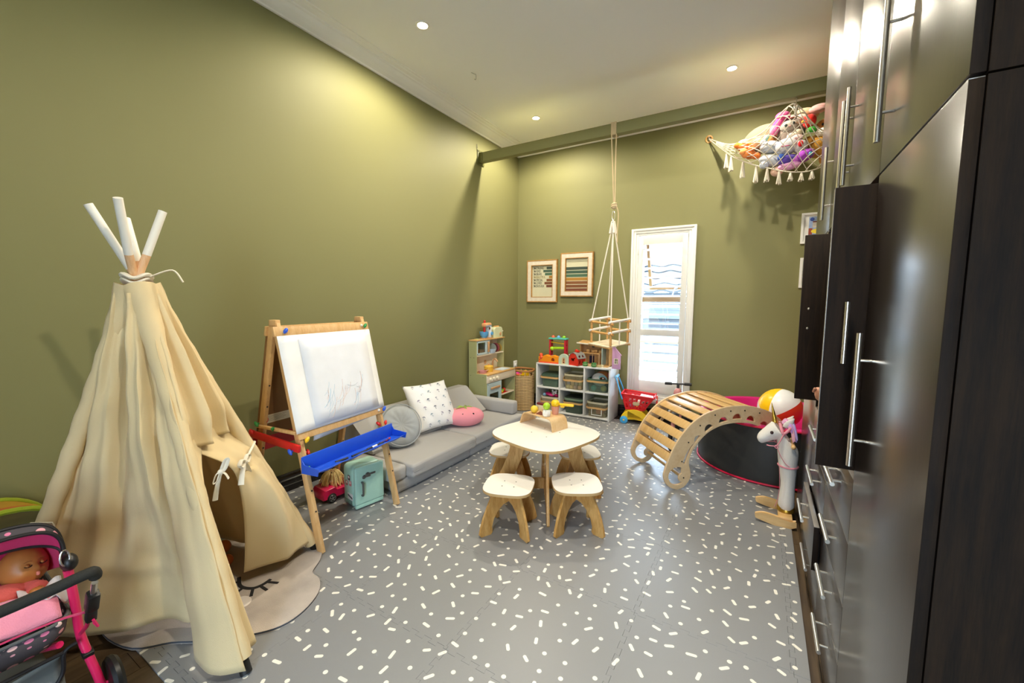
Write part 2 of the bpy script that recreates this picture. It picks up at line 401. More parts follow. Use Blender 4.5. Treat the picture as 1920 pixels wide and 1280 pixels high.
G().b2(.53, .9, -.062, -.048, -.1, .5).build('pane', mat('dark_pane', '#12161b', .15), fr, smooth=0)
sh = thing('garden_shrub', 'bushy green shrub growing outside the window', 'shrub', (-2.75, 10.3, -.42))
G().tube([(0, 0, 0), (.03, 0, .6), (.0, .02, 1.2)], [.04, .03, .015], 8).build('stem', mat('bark', '#5a4630', .8), sh)
rnd = random.Random(3); g = G()
for k in range(420):
    a = rnd.uniform(0, 2*PI); h = rnd.uniform(.2, 1.62); rr = .42*math.sqrt(rnd.random())*(1.15-.35*h)
    c = Vector((rr*math.cos(a), rr*math.sin(a), h)); u = Vector((rnd.gauss(0, 1), rnd.gauss(0, 1), rnd.gauss(0, .6))).normalized(); w = u.orthogonal().normalized()
    s = rnd.uniform(.05, .1); g.add([c, c+u*s*.5+w*s*.35, c+u*s, c+u*s*.5-w*s*.35], [(0, 1, 2, 3)])
stuff(g.build('leaves', mat('shrub_leaf', '#213714', .5, var=.25, vscale=9), sh, smooth=0))

# ---------------------------------------------------------------- ceiling downlights
m_emit = mat('lamp_lens', (1, .86, .66), emit=26, var=0)
m_ring = mat('lamp_ring', '#f1efe9', .3)
dl = None
dl_labels = ['recessed downlight in the ceiling above the bare left wall, nearer the teepee', 'recessed downlight above the far corner of the left and back walls',
             'recessed downlight in front of the toy hammock', 'recessed downlight over the dark cabinets', 'unseen recessed downlight added above the camera for extra light']
for i, (x, y, pw) in enumerate(LAMPS):
    if dl is None:
        dl = thing('downlight', dl_labels[0], 'ceiling light', (x, y, ZC), group='recessed ceiling lights')
        G().lathe([(.036, -.002), (.038, -.006), (.05, -.005), (.052, 0)], 28).build('trim_ring', m_ring, dl)
        G().lathe([(0.0001, -.003), (.036, -.003)], 28).build('lens', m_emit, dl)
        o = dl
    else: o = dup(dl, (x, y, ZC), label=dl_labels[i])
    lamp((x, y, ZC-.02), pw)
hk = tag(G().tube(smooth_path([(-2.36, 3.17, ZC+.005), (-2.33, 3.18, ZC-.012), (-2.312, 3.186, ZC-.022), (-2.309, 3.186, ZC-.05), (-2.318, 3.19, ZC-.062), (-2.33, 3.19, ZC-.052)]), .0022, 6).build('ceiling_hook', mat('galvanised', '#8f8d88', .4, .8)), 'small bent wire hook hanging from the bare ceiling', 'hook')

# ---------------------------------------------------------------- green beam across the room
bm_ = thing('ceiling_beam', 'olive green painted beam carrying the swing', 'beam', (XL, 4.12, 3.037))
G().b2(.004, XR-XL, 0, .075, 0, .105, .003).build('bar', m_wall, bm_)
g = G(); g.b2(0, .012, -.03, .1, -.03, .135, .002); g.b2(.012, .06, -.006, 0, .0, .105, .001)
br = g.build('bracket', mat('bracket_green', '#5d5c2c', .5), bm_)
for z in (.0, .12): G().cyl((.012, -.015, z), (.022, -.015, z), .008, n=6).build('bolt', mat('bracket_green', '#5d5c2c', .5), br)
G().tube([(.004, -.03, .15), (.01, -.045, .19), (.006, -.04, .13)], .0025, 6).build('wire_end', mat('dark_steel', '#3c3a38', .4, .8), br)
sk_ = thing('wall_socket', 'white double wall socket on the left wall beside the basket', 'socket', (XL, 4.985, .52))
G().b2(0, .012, -.045, .045, -.04, .06, .004).build('plate', m_white, sk_)
G().b2(.012, .035, -.03, -.005, -.02, .02, .004).build('plug', m_white, sk_)
for s in (.012, .025): G().b2(.0122, .0135, s-.003, s+.003, .0, .012).build('socket_hole', mat('dark_hole', '#222222', .6), sk_)
# ---------------------------------------------------------------- jigsaw foam play mat
def mat_print():
    m = bpy.data.materials.new('printed_foam'); m.use_nodes = True; N = m.node_tree.nodes; L = m.node_tree.links; b = N['Principled BSDF']
    ge = N.new('ShaderNodeNewGeometry'); sc = N.new('ShaderNodeVectorMath'); sc.operation = 'SCALE'; sc.inputs['Scale'].default_value = 11.6
    L.new(ge.outputs['Position'], sc.inputs[0])
    vo = N.new('ShaderNodeTexVoronoi'); vo.voronoi_dimensions = '2D'; vo.inputs['Scale'].default_value = 1; vo.inputs['Randomness'].default_value = .62
    L.new(sc.outputs[0], vo.inputs['Vector'])
    d = N.new('ShaderNodeVectorMath'); d.operation = 'SUBTRACT'; L.new(sc.outputs[0], d.inputs[0]); L.new(vo.outputs['Position'], d.inputs[1])
    s1 = N.new('ShaderNodeSeparateXYZ'); L.new(d.outputs[0], s1.inputs[0]); s2 = N.new('ShaderNodeSeparateColor'); L.new(vo.outputs['Color'], s2.inputs[0])
    def mth(op, a, b_=None, c=None):
        q = N.new('ShaderNodeMath'); q.operation = op
        for i, x in enumerate((a, b_, c)):
            if x is None: continue
            if isinstance(x, (int, float)): q.inputs[i].default_value = x
            else: L.new(x, q.inputs[i])
        return q.outputs[0]
    x, y = s1.outputs[0], s1.outputs[1]
    a = mth('MULTIPLY', s2.outputs[0], 2*PI); ca = mth('COSINE', a); sa = mth('SINE', a)
    u = mth('ADD', mth('MULTIPLY', x, ca), mth('MULTIPLY', y, sa)); v = mth('SUBTRACT', mth('MULTIPLY', y, ca), mth('MULTIPLY', x, sa))
    dash = mth('GREATER_THAN', s2.outputs[1], .45)
    hl = mth('MULTIPLY', dash, mth('MULTIPLY_ADD', s2.outputs[2], .06, .11)); rr = mth('MULTIPLY_ADD', dash, -.025, .108)
    qx = mth('MAXIMUM', mth('SUBTRACT', mth('ABSOLUTE', u), hl), 0)
    dist = mth('SQRT', mth('ADD', mth('MULTIPLY', qx, qx), mth('MULTIPLY', v, v)))
    f = mth('LESS_THAN', dist, rr)
    mx = N.new('ShaderNodeMix'); mx.data_type = 'RGBA'; mx.inputs['A'].default_value = srgb('#85878a'); mx.inputs['B'].default_value = srgb('#efece2')
    L.new(f, mx.inputs['Factor']); L.new(mx.outputs['Result'], b.inputs['Base Color'])
    b.inputs['Roughness'].default_value = .40; b.inputs['Specular IOR Level'].default_value = .75
    wv = N.new('ShaderNodeTexNoise'); wv.inputs['Scale'].default_value = 260; L.new(ge.outputs['Position'], wv.inputs['Vector'])
    bp = N.new('ShaderNodeBump'); bp.inputs['Strength'].default_value = .12; bp.inputs['Distance'].default_value = .002
    L.new(wv.outputs['Fac'], bp.inputs['Height']); L.new(bp.outputs[0], b.inputs['Normal'])
    return m
m_mat = mat_print()
TS = .6; NT = 8; P_ = (TS-.03)/NT; AMP = .0095
def jig():
    pts = [(0, 0), (.015, 0)]; s = -1
    for k in range(NT*2):
        a = .015+k*P_/2; b = a+P_/2; q = .003
        pts += [(a-q if k else a+.001, s*AMP), (b+q if k < NT*2-1 else b-.001, s*AMP)]; s = -s
    return pts+[(TS-.015, 0), (TS, 0)]
J = jig()
def tile_poly():
    bot = J; right = [(TS+f, t) for t, f in J]; top = [(t, TS+f) for t, f in J][::-1]; left = [(f, t) for t, f in J][::-1]
    p = bot[:-1]+right[:-1]+top[:-1]+left[:-1]
    return [((x-TS/2)*.9992, (y-TS/2)*.9992) for x, y in p]
pm = thing('play_mat', 'grey jigsaw foam floor mat printed with white dots and dashes', 'play mat', (0, 0, 0))
tme = G().prism(tile_poly(), ZF+.0005, 0, bev=.0007).mesh('mat_tile', 30)
TX0, TY0, NXT, NYT = -2.825, .592, 5, 7
for i in range(NXT):
    for j in range(NYT): link('mat_tile', tme, m_mat, pm, loc=(TX0+(i+.5)*TS, TY0+(j+.5)*TS, 0))
def strip(w, outer):  # runs along x, jigsaw side at y=0, straight side at y=outer
    p = [(t, f) for t, f in J]
    p = p+[(TS, outer), (0, outer)] if outer > 0 else [(0, outer), (TS, outer)]+p[::-1]
    return [((x-TS/2)*.9992, y+(.0003 if outer > 0 else -.0003)) for x, y in p]
def strip_mesh(outer): return G().prism(strip(0, outer), ZF+.0005, 0, bev=.0012).mesh('mat_edge', 30)
sN, sF = strip_mesh(-.05), strip_mesh(.05)
for i in range(NXT):
    link('mat_edge', sN, m_mat, pm, loc=(TX0+(i+.5)*TS, TY0, 0)); link('mat_edge', sF, m_mat, pm, loc=(TX0+(i+.5)*TS, TY0+NYT*TS, 0))
def swap(poly): return [(y, x) for x, y in poly][::-1]
sR = G().prism(swap(strip(0, .052)), ZF+.0005, 0, bev=.0012).mesh('mat_edge', 30)
sL = G().prism(swap(strip(0, -.105)), ZF+.0005, 0, bev=.0012).mesh('mat_edge', 30)
for j in range(NYT):
    link('mat_edge', sR, m_mat, pm, loc=(TX0+NXT*TS, TY0+(j+.5)*TS, 0)); link('mat_edge', sL, m_mat, pm, loc=(TX0, TY0+(j+.5)*TS, 0))

# ---------------------------------------------------------------- dark wall of cabinets
m_front = wood('dark_satin_veneer', '#140d0a', '#231812', 6, (10, 10, .5), .3, coat=.6, dist=1, bump=.03)
m_carc = wood('dark_carcass', '#100905', '#26190d', 9, (6, 6, .35), .7, dist=1.5)
m_carc.node_tree.nodes['Principled BSDF'].inputs['Specular IOR Level'].default_value = .18
m_inner = wood('dark_door_back', '#140d08', '#2b1e13', 7, (9, 9, .5), .55, dist=2.2)
m_inner.node_tree.nodes['Principled BSDF'].inputs['Specular IOR Level'].default_value = .15
m_steel = mat('brushed_steel', '#d8d2c6', .28, .95, var=.04, vscale=60, stretch=(1, 1, .1))
m_sheen = mat('painted_edge_sheen', '#8e8a86', .25, .3)  # pale metallic colour stands in for light reflected along the glossy edging
FX = .265
def handle(par, x, y, z, ln, vert=True, so=.6, side=-1):
    """bar handle standing off a front that faces -x"""
    g = G(); bx = x-.03
    if vert:
        g.cyl((bx, y, z-ln/2), (bx, y, z+ln/2), .0072, n=14)
        for s in (-1, 1): g.cyl((x, y, z+s*ln/2*so), (bx, y, z+s*ln/2*so), .004, n=10)
    else:
        g.cyl((bx, y-ln/2, z), (bx, y+ln/2, z), .0072, n=14)
        for s in (-1, 1): g.cyl((x, y+s*ln/2*so, z), (bx, y+s*ln/2*so, z), .004, n=10)
    return g.build('handle', m_steel, par)
def front(par, name, y0, y1, z0, z1, x=FX, m=None):
    o = G().b2(x, x+.02, y0+.0015, y1-.0015, z0+.0015, z1-.0022, .0012).build(name, m or m_front, par)
    o.data.materials.append(m_carc)
    for f in o.data.polygons:
        if abs(f.normal.y) > .8: f.material_index = 1
    G().b2(x+.0003, x+.0195, y0+.002, y1-.002, z1-.0023, z1-.0008, .0004).build('edge_band_sheen', m_sheen, o); return o  # thin added strip carries the painted reflection on the top edge
def carcass(par, y0, y1, z0, z1, xb=.87, back=True):
    g = G(); g.b2(FX+.022, xb, y0, y0+.018, z0, z1); g.b2(FX+.022, xb, y1-.018, y1, z0, z1)
    g.b2(FX+.022, xb, y0+.018, y1-.018, z1-.018, z1); g.b2(FX+.022, xb, y0+.018, y1-.018, z0, z0+.018)
    g.b2(xb-.012, xb, y0+.018, y1-.018, z0+.018, z1-.018)
    return g.build('carcass', m_carc, par, smooth=0)
ZT = 3.34
YA, YBc, YC, YD, YM = .982, 1.585, 2.648, 3.292, 2.117
# near tower
t = thing('tall_cabinet', 'tall dark cupboard nearest the camera with one long steel handle', 'cabinet')
carcass(t, YA, YBc, .02, 1.763); d = front(t, 'door', YA, YBc, .02, 1.763); handle(d, FX, 1.482, 1.128, .38)
G().b2(FX+.05, .86, YA+.01, YBc, ZF, .02).build('plinth', m_carc, t, smooth=0)
t = thing('wall_cabinet', 'dark upper cupboard above the tall cupboard nearest the camera', 'cabinet')
carcass(t, YA, YBc, 1.767, ZT); d = front(t, 'door', YA, YBc, 1.767, ZT); handle(d, FX, 1.475, 2.01, .37)
# the two upper cupboards in the middle
t = thing('wall_cabinet', 'dark upper double cupboard over the open niche, two handles side by side', 'cabinet')
carcass(t, YBc+.001, YC-.001, 1.767, ZT)
d = front(t, 'door', YBc, YM, 1.767, ZT); handle(d, FX, 2.043, 2.025, .355)
d = front(t, 'door', YM, YC, 1.767, ZT); handle(d, FX, 2.12+.035, 2.025, .345)
# niche with pocket doors
t = thing('niche_cabinet', 'dark middle cupboard with its two doors open and slid in', 'cabinet')
carcass(t, YBc+.001, YC-.001, .868, 1.764)
G().b2(FX+.04, .85, YBc+.03, YC-.03, 1.3, 1.318).build('shelf', m_carc, t, smooth=0)
d = G().b2(.17, .62, 1.604, 1.624, .886, 1.747, .0015).build('door', m_carc, t); d['label'] = 'open pocket door edge-on with handle'; G().b2(.1688, .1702, 1.604, 1.624, .888, 1.745, .0004).build('edge_band_sheen', m_sheen, d)
g = G(); g.cyl((.216, 1.575, 1.22), (.216, 1.575, 1.405), .0066, n=14)
for z in (1.255, 1.37): g.cyl((.216, 1.604, z), (.216, 1.575, z), .004, n=8)
g.build('handle', m_steel, d)
d = G().b2(.168, .62, 2.612, 2.632, .9, 1.745, .0015).build('door', m_inner, t); d['label'] = 'open pocket door showing its grained inner face'
for z in (1.272, 1.373): G().ell((.203, 2.611, z), (.006, .003, .006), 10, 6).build('screw_head', m_steel, d)
g = G(); g.cyl((.203, 2.665, 1.23), (.203, 2.665, 1.415), .0066, n=12)
for z in (1.272, 1.373): g.cyl((.203, 2.632, z), (.203, 2.665, z), .004, n=8)
g.build('handle', m_steel, d)
# drawers
t = thing('drawer_unit', 'dark chest of steel-handled drawers under the niche, one pulled out', 'drawers')
carcass(t, YBc+.001, YC-.001, .02, .866)
G().b2(FX+.022, .86, YM-.009, YM+.009, .03, .86).build('divider', m_carc, t, smooth=0)
G().b2(FX+.05, .86, YBc, YC, ZF, .02).build('plinth', m_carc, t, smooth=0)
zs = [.022, .25, .448, .658, .864]
for c, (ya, yb) in enumerate(((YBc, YM), (YM, YC))):
    for k in range(4):
        x = FX; z1 = zs[k+1]
        if c == 1 and k == 1: x = .238
        d = front(t, 'drawer', ya, yb, zs[k], zs[k+1], x); 
        if x < FX: d['label'] = 'drawer pulled slightly open'; G().b2(x+.02, .7, ya+.03, yb-.03, zs[k]+.03, zs[k+1]-.04).build('drawer_box', m_carc, d, smooth=0)
        hz = zs[k]+(zs[k+1]-zs[k])*.62
        if c == 1 and k == 1: hz = .395
        handle(d, x, (ya+yb)/2-(.012 if c == 0 else -.01), hz, .215 if c == 0 else .25, vert=False)
# far tower
t = thing('tall_cabinet', 'tall dark cupboard at the far end, beside the toy unicorn', 'cabinet')
carcass(t, YC, YD, .02, 1.763); d = front(t, 'door', YC, YD, .02, 1.763); handle(d, FX, 2.74, 1.128, .38)
G().b2(FX+.05, .86, YC, YD-.01, ZF, .02).build('plinth', m_carc, t, smooth=0)
t = thing('wall_cabinet', 'dark upper cupboard at the far end next to the toy hammock', 'cabinet')
carcass(t, YC, YD, 1.767, ZT); d = front(t, 'door', YC, YD, 1.767, ZT); handle(d, FX, 2.685, 2.005, .36)
# pair of white-mounted pictures on the back wall beyond the cabinets
m_frw = mat('white_frame', '#f0f0ee', .4)
def wall_pic(x0, x1, z0, z1, label, content):
    p = thing('framed_picture', label, 'picture', ((x0+x1)/2, YB, (z0+z1)/2)); w = x1-x0; h = z1-z0
    M = basis((0, 0, 0), (1, 0, 0), (0, 0, 1))  # local z points out of the wall (-y)
    plate('frame', [(-w/2, -h/2), (w/2, -h/2), (w/2, h/2), (-w/2, h/2)], [[(-w/2+.018, -h/2+.018), (w/2-.018, -h/2+.018), (w/2-.018, h/2-.018), (-w/2+.018, h/2-.018)][::-1]], .03, m_frw, p, Matrix.Translation((0, -.015, 0)) @ M, .002)
    G().b2(-w/2+.017, w/2-.017, -.012, -.006, -h/2+.017, h/2-.017).build('mount', mat('mount_card', '#f6f6f4', .7), p, smooth=0)
    content(p, Matrix.Translation((0, -.0125, 0)) @ M, w, h); return p
def pic1(p, M, w, h):
    cs = mat('print_sky', '#7f9fd6', .6); 
    def q(nm, x0, x1, y0, y1, c, z): G().b2(x0, x1, y0, y1, 0, z, M=M).build(nm, mat('print_'+c[1:], c, .6, var=.12, vscale=60), p, smooth=0)
    q('print_background', -.08, .08, -.11, .11, '#9db4e0', .0006)
    q('print_patch', -.08, .08, -.11, -.06, '#4a4660', .001); q('print_patch', -.05, .06, .005, .055, '#efe9e6', .001)
    q('print_patch', -.05, .06, .055, .066, '#7c2f38', .0012); q('print_patch', -.02, .02, .055, .085, '#efe9e6', .0011); q('print_patch', -.08, -.05, -.06, .0, '#a34b34', .001)
    q('print_patch', .05, .08, -.06, .0, '#b3352c', .001)
    G().ell((0, -.03, .001), (.06, .025, .0008), 20, 6, M=M).build('print_patch', mat('print_yellow', '#ecd43a', .6), p)
    G().ell((-.055, .085, .001), (.018, .018, .0008), 14, 6, M=M).build('print_patch', mat('print_blue', '#2b4a9c', .6), p)
    for k in range(14):
        G().ell((-.07+k*.0108, -.085+.012*math.sin(k*2.1), .0012), (.004, .004, .0006), 8, 4, M=M).build('print_dot', mat('print_white', '#f0e8e0', .6), p)
wall_pic(.285, .565, 1.985, 2.275, 'white framed bright colourful print high on the back wall beside the cupboards', pic1)
def pic2(p, M, w, h): G().b2(-.07, .07, -.09, .09, 0, .0006, M=M).build('print_background', mat('print_pale', '#cfd8e2', .6), p, smooth=0)
wall_pic(.297, .577, 1.555, 1.845, 'white framed picture hanging below the colourful print', pic2)
# ---------------------------------------------------------------- teepee
def cloth(name, col, rough=.85, transl=.18, bump=.25, bscale=420, var=.05):
    if name in MATS: return MATS[name]
    m = mat(name, col, rough, var=var, vscale=3, bump=bump, bscale=bscale, spec=.2, sheen=.15)
    N = m.node_tree.nodes; L = m.node_tree.links; b = N['Principled BSDF']; o = N['Material Output']
    t = N.new('ShaderNodeBsdfTranslucent'); t.inputs[0].default_value = srgb(col)
    mx = N.new('ShaderNodeMixShader'); mx.inputs[0].default_value = transl
    L.new(b.outputs[0], mx.inputs[1]); L.new(t.outputs[0], mx.inputs[2]); L.new(mx.outputs[0], o.inputs[0]); return m
m_canvas = cloth('cream_canvas', '#edd8aa')
m_tie = cloth('white_cotton_tie', '#f2ecdc')
m_pole = wood('pine_pole', '#d9a878', '#e8c096', 10, (6, 6, .6), .5)
m_polew = mat('white_pole_paint', '#f1ece0', .55)
m_rubber = mat('black_rubber', '#141414', .55)
tp = thing('teepee', 'cream canvas play teepee on four white-tipped wooden poles', 'play tent', (0, 0, 0))
fA, fB, fC, fD = Vector((-1.597, .716, 0)), Vector((-2.095, 1.332, 0)), Vector((-2.845, 1.0, 0)), Vector((-2.50, .24, 0))
apx = Vector((-2.258, .69, 1.5))
def pole_pt(f, z): return f+(apx-f)*(z/1.5)
for f, t, tw, of in ((fA, .165, .04, (.012, .015)), (fB, .185, .022, (-.014, .0)), (fC, .195, .058, (0, -.014)), (fD, .185, .06, (.01, .004))):
    d = (apx-f); o = Vector((of[0], of[1], 0))*.9; p1 = apx+o+d*t; pm = apx+o+d*tw
    pl = G().tube([f+d*.024, f+d*.9, pm], [.015]*3, n=16).build('pole', m_pole, tp)
    G().cyl(pm, p1, .0153, n=16).build('painted_tip', m_polew, pl, label='white painted pole tip')
    G().cyl(f+Vector((0, 0, .002)), f+d*.035, .0205, .019, n=16).build('foot_cap', m_rubber, pl)
def side(fi, fj, z0, z1, disp, nu=44, nv=40):
    """canvas between two poles; disp(u, v) -> (outward offset, hem lift)"""
    mid = (fi+fj)/2; out = Vector((mid.x-apx.x, mid.y-apx.y, 0)).normalized()
    def fn(u, v):
        z = lerp(z0, z1, v); a = pole_pt(fi, z); b = pole_pt(fj, z); p = a.lerp(b, u)
        ax = Vector((apx.x, apx.y, z)); r = (p-ax); rl = r.length; e = r.normalized() if rl > 1e-6 else out
        rr = math.sqrt(rl*rl+.042**2)+.022; p = ax+e*rr
        o, lift = disp(u, v); p = p+out*o; p.z += lift
        return p
    return fn
def pleat(u, v, k, ph, amp=.016):
    s = math.sin(u*PI*2*k+ph+1.2*math.sin(v*2.3+ph)); q = math.sin(u*PI*2*(k*2.3)+2.1*ph+v)
    return amp*(1.25*(abs(s)**.7*(1 if s > 0 else -1))+.45*q)*(.45+.75*math.sin(PI*min(v, .75)/1.5))*math.sin(PI*min(max(u, .02), .98))**.35*(1 if v < .85 else 1-.6*(v-.85)/.15)
sm = lambda a, b, x: (lambda t: t*t*(3-2*t))(min(max((x-a)/(b-a), 0), 1))
def dAD(u, v):
    low = (1-v)
    tuck = -.20*math.exp(-((u-.36)/.15)**2)*sm(.35, 1, low) - .05*math.exp(-((u-.72)/.2)**2)*low
    roll = .055*math.exp(-((u-.13)/.10)**2)*sm(.1, 1, low) - .045*math.exp(-((u-.75)/.2)**2)*math.exp(-((v-.3)/.25)**2)
    wr = .016*math.exp(-((v-.15-.06*u)/.022)**2)*math.exp(-((u-.42)/.13)**2)
    groove = -.06*math.exp(-((u-.285)/.03)**2)*sm(.12, .4, low)+.035*math.exp(-((u-.225)/.04)**2)*sm(.1, .5, low)-.035*math.exp(-((u-.60)/.035)**2)*sm(.05, .35, low)*(1-sm(.6, .9, low))
    return groove+tuck+roll+wr+pleat(u, v, 2.6, .8, .022)+.004*math.sin(40*v+9*u), (.05*sm(.2, .5, u)*(1-sm(.7, 1, u))*low**3)
def dDC(u, v): return -.03*math.sin(PI*u)*(1-v)+pleat(u, v, 3, 2.0), 0
def dCB(u, v): return -.04*math.sin(PI*u)*(1-v)+pleat(u, v, 3, 1.0), 0
def dAB(u, v): return -.035*(1-sm(.0, .22, v))+pleat(u, .6+.4*v, 2.5, 2.6, .02), -.02*math.sin(PI*u)*(1-v)
can = []
def panel(name, fn, nu=46, nv=44):
    o = G().grid(fn, nu, nv).build(name, m_canvas, tp, smooth=60, thick=.003); return o
panel('side_panel', side(fA, fD, .03, 1.43, dAD), 60, 60)
panel('side_panel', side(fD, fC, .03, 1.43, dDC)); panel('side_panel', side(fC, fB, .03, 1.43, dCB))
panel('front_panel', side(fA, fB, .80, 1.43, dAB))
# sleeves that hold the poles
for f in (fA, fB, fC, fD):
    g = G(); pts = [pole_pt(f, lerp(.05, 1.455, k/40)) for k in range(41)]
    g.tube(pts, [.030+.0022*math.sin(k*1.7+f.x)+(.004 if k < 2 else 0)+.030*math.exp(-(40-k)/5) for k in range(41)], 14, cap=False); g.build('pole_sleeve', m_canvas, tp, smooth=70)
# left flap, gathered against the near pole
def flapL(u, v):
    z = lerp(.05, .82, v); a = pole_pt(fA, z); w = .30*sm(.70, 1.0, v)+.045*(1-v)+.06
    b = a.lerp(pole_pt(fB, z), w*u*1.0); nrm = Vector((.78, .62, .3)).normalized()
    return b+nrm*((.006*math.sin(u*9+z*4)+.012)*(1-sm(.72, .9, v))-.02*sm(.72, .9, v))
panel('flap', flapL, 22, 40)
# right flap: tied back near the far pole, flaring below the tie
def flapR(s, v):
    z = lerp(.075, .83, v); a = pole_pt(fB, z)
    top = sm(.72, 1.0, v)                       # opens out towards the peak of the doorway
    if v > .72:
        e = pole_pt(fB, z).lerp(pole_pt(fA, z), lerp(.48, .80, top)); e.z -= .0
        m = a.lerp(e, .5)+Vector((.02, .02, -.02))
    else:
        w = 1-v/.72; e0 = pole_pt(fB, z).lerp(pole_pt(fA, z), .48)
        e = e0+(Vector((-2.25, 1.03, 0))-Vector((-1.98, 1.10, 0)))*w**1.3*1.0+Vector((.02, -.0, 0))*w
        m = (a.lerp(e0, .55)+Vector((.05, .02, 0))).lerp(Vector((-2.045, 1.125, z)), w)
    p = a*(1-s)**2+m*2*s*(1-s)+e*s*s
    cr = a.lerp(m, s/.58) if s < .58 else m.lerp(e, (s-.58)/.42)
    p = p.lerp(cr, .92*(1-sm(.55, .8, v)))
    k = Vector((.6, .5, 0))*(.010*math.sin(s*14+v*2)*(1-.5*abs(v-.7)))
    q = sm(.78, .95, v); return p+k*(1-q)+Vector((.012, .01, 0))*(1-3.2*q)
panel('flap', flapR, 34, 48)
def bow(c, d, parent, sc=1.0):
    c = Vector(c); d = Vector(d).normalized(); u = Vector((0, 0, 1)); g = G()
    for s in (-1, 1):
        pts = smooth_path([c, c+d*s*.03*sc+u*.018*sc, c+d*s*.055*sc+u*.004*sc, c+d*s*.03*sc-u*.012*sc, c], 5)
        g.tube(pts, .0075*sc, 8, flat=.35)
        g.tube(smooth_path([c, c+d*s*.03*sc-u*.035*sc, c+d*s*.05*sc-u*.075*sc], 5), [.007*sc+.004*sc*k/10 for k in range(11)], 8, flat=.3)
    g.ell(c, .012*sc, 10, 8); return g.build('tie_bow', m_tie, parent)
ctie = pole_pt(fB, .665).lerp(pole_pt(fA, .665), .42)+Vector((.05, .04, 0))
bow(ctie, (.62, -.6, 0), tp, 1.15)
g = G(); g.tube(smooth_path([ctie, pole_pt(fB, .69)+Vector((.03, .02, 0)), pole_pt(fB, .69)+Vector((-.01, .04, 0))]), .006, 8, flat=.5); g.build('tie_band', m_tie, tp)
bow(pole_pt(fA, .69).lerp(pole_pt(fB, .69), .17)+Vector((.05, .04, 0)), (.2, .3, .6), tp, 1.0)
g = G(); rp = [apx+Vector((.04*math.cos(a), .04*math.sin(a), .0+.008*math.sin(3*a))) for a in [2*PI*k/24 for k in range(24)]]
g.tube(rp, .016, 8, closed=True, flat=.5); g.tube([p+Vector((0, 0, -.02)) for p in rp], .014, 8, closed=True, flat=.5)
g.tube(smooth_path([apx+Vector((.05, .03, 0)), apx+Vector((.07, .10, .03)), apx+Vector((.085, .13, -.02))]), .009, 8, flat=.4)
g.build('top_tie', m_tie, tp)
G().b2(-.04, .04, -.002, .002, -.012, .012, M=Matrix.Translation(Vector((-2.30, .40, .55))+Vector((.0, -.035, 0))) @ Euler((.35, 0, .6)).to_matrix().to_4x4()).build('fabric_tag', m_tie, tp)
# toys glimpsed inside the doorway
for i, (x, y, z, r) in enumerate(((-2.46, 1.03, .06, .035), (-2.33, .985, .05, .03))):
    tag(G().ell((x, y, z), (r, r, r*.95), 14, 10).build('play_ball', mat('orange_plastic', '#c9692a', .45)), ['larger orange ball just inside the teepee doorway', 'smaller orange ball inside the teepee doorway'][i], 'ball')
# ---------------------------------------------------------------- cloud-headed rug with a sleeping face
m_rug = mat('grey_beige_plush', '#b0a59b', .95, var=.28, vscale=5, bump=.5, bscale=240, sheen=.4, spec=.1)
rugpts = [(-2.03, 1.325), (-1.975, 1.272), (-1.93, 1.205), (-1.90, 1.185), (-1.835, 1.175), (-1.755, 1.115), (-1.705, 1.01), (-1.705, .91), (-1.77, .815), (-1.9, .70), (-2.0, .63), (-2.10, .535), (-2.29, .50), (-2.45, .54), (-2.6, .68), (-2.66, .9), (-2.62, 1.12), (-2.5, 1.27), (-2.36, 1.33), (-2.22, 1.36), (-2.1, 1.365)]
rp = smooth_path([Vector((x, y, 0)) for x, y in rugpts]+[Vector((*rugpts[0], 0))], 4)[:-1]
rg = tag(G().prism([(p.x, p.y) for p in rp], .0005, .012, bev=.004).build('face_rug', m_rug), 'grey plush rug with a sleeping face lying under the teepee', 'rug')
g = G(); g.tube([Vector((p.x, p.y, .006)) for p in rp], .0045, 6, closed=True); g.build('rug_binding', mat('dark_grey_binding', '#4c5058', .8), rg)
m_blk = mat('black_felt', '#1d1c1c', .9)
eye = smooth_path([(-2.19, .975, .0125), (-2.115, .945, .0125), (-2.052, .964, .0125), (-2.033, 1.004, .0125), (-2.039, 1.05, .0125)], 6)
g = G(); g.tube(eye, .010, 6, flat=.2)
for k, d in ((3, (-.02, -.06)), (8, (.02, -.06)), (13, (.05, -.035)), (17, (.06, 0)), (21, (.055, .025))):
    p = eye[k]; g.tube([p, p+Vector((d[0], d[1], 0))], .008, 6, flat=.25)
g.build('closed_eye', m_blk, rg)
G().ell((-1.995, .893, .012), (.045, .038, .002), 20, 6).build('cheek', mat('pale_felt', '#d9d0c8', .95), rg)
# ---------------------------------------------------------------- pop-up toy tunnel behind the teepee
tn = thing('popup_tunnel', 'yellow and orange pop-up play hoop behind the teepee', 'play tunnel', (-2.78, .26, 0))
M = Matrix.Rotation(math.radians(12), 4, 'Z')
def hoop(r, y): return [Vector((y, r*math.cos(a), .30+r*1.0*math.sin(a)*.8)) for a in [2*PI*k/40 for k in range(40)]]
g = G(); g.loft([hoop(.265, -.11), hoop(.27, .0), hoop(.265, .11)], cap=False, M=M); g.build('fabric_tube', cloth('yellow_nylon', '#d8a51c', .5, .35), tn, smooth=60)
for y, c, nm in ((-.11, '#9fb02a', 'green_nylon'), (.11, '#8fae2c', 'green_nylon')):
    g = G(); g.tube(hoop(.268, y), .012, 8, closed=True, M=M); g.build('hoop', cloth(nm, c, .5, .2), tn)
g = G(); g.loft([hoop(.272, .05), hoop(.273, .09)], cap=False, M=M); g.build('orange_band', cloth('orange_nylon', '#d9701f', .5, .3), tn, smooth=60)
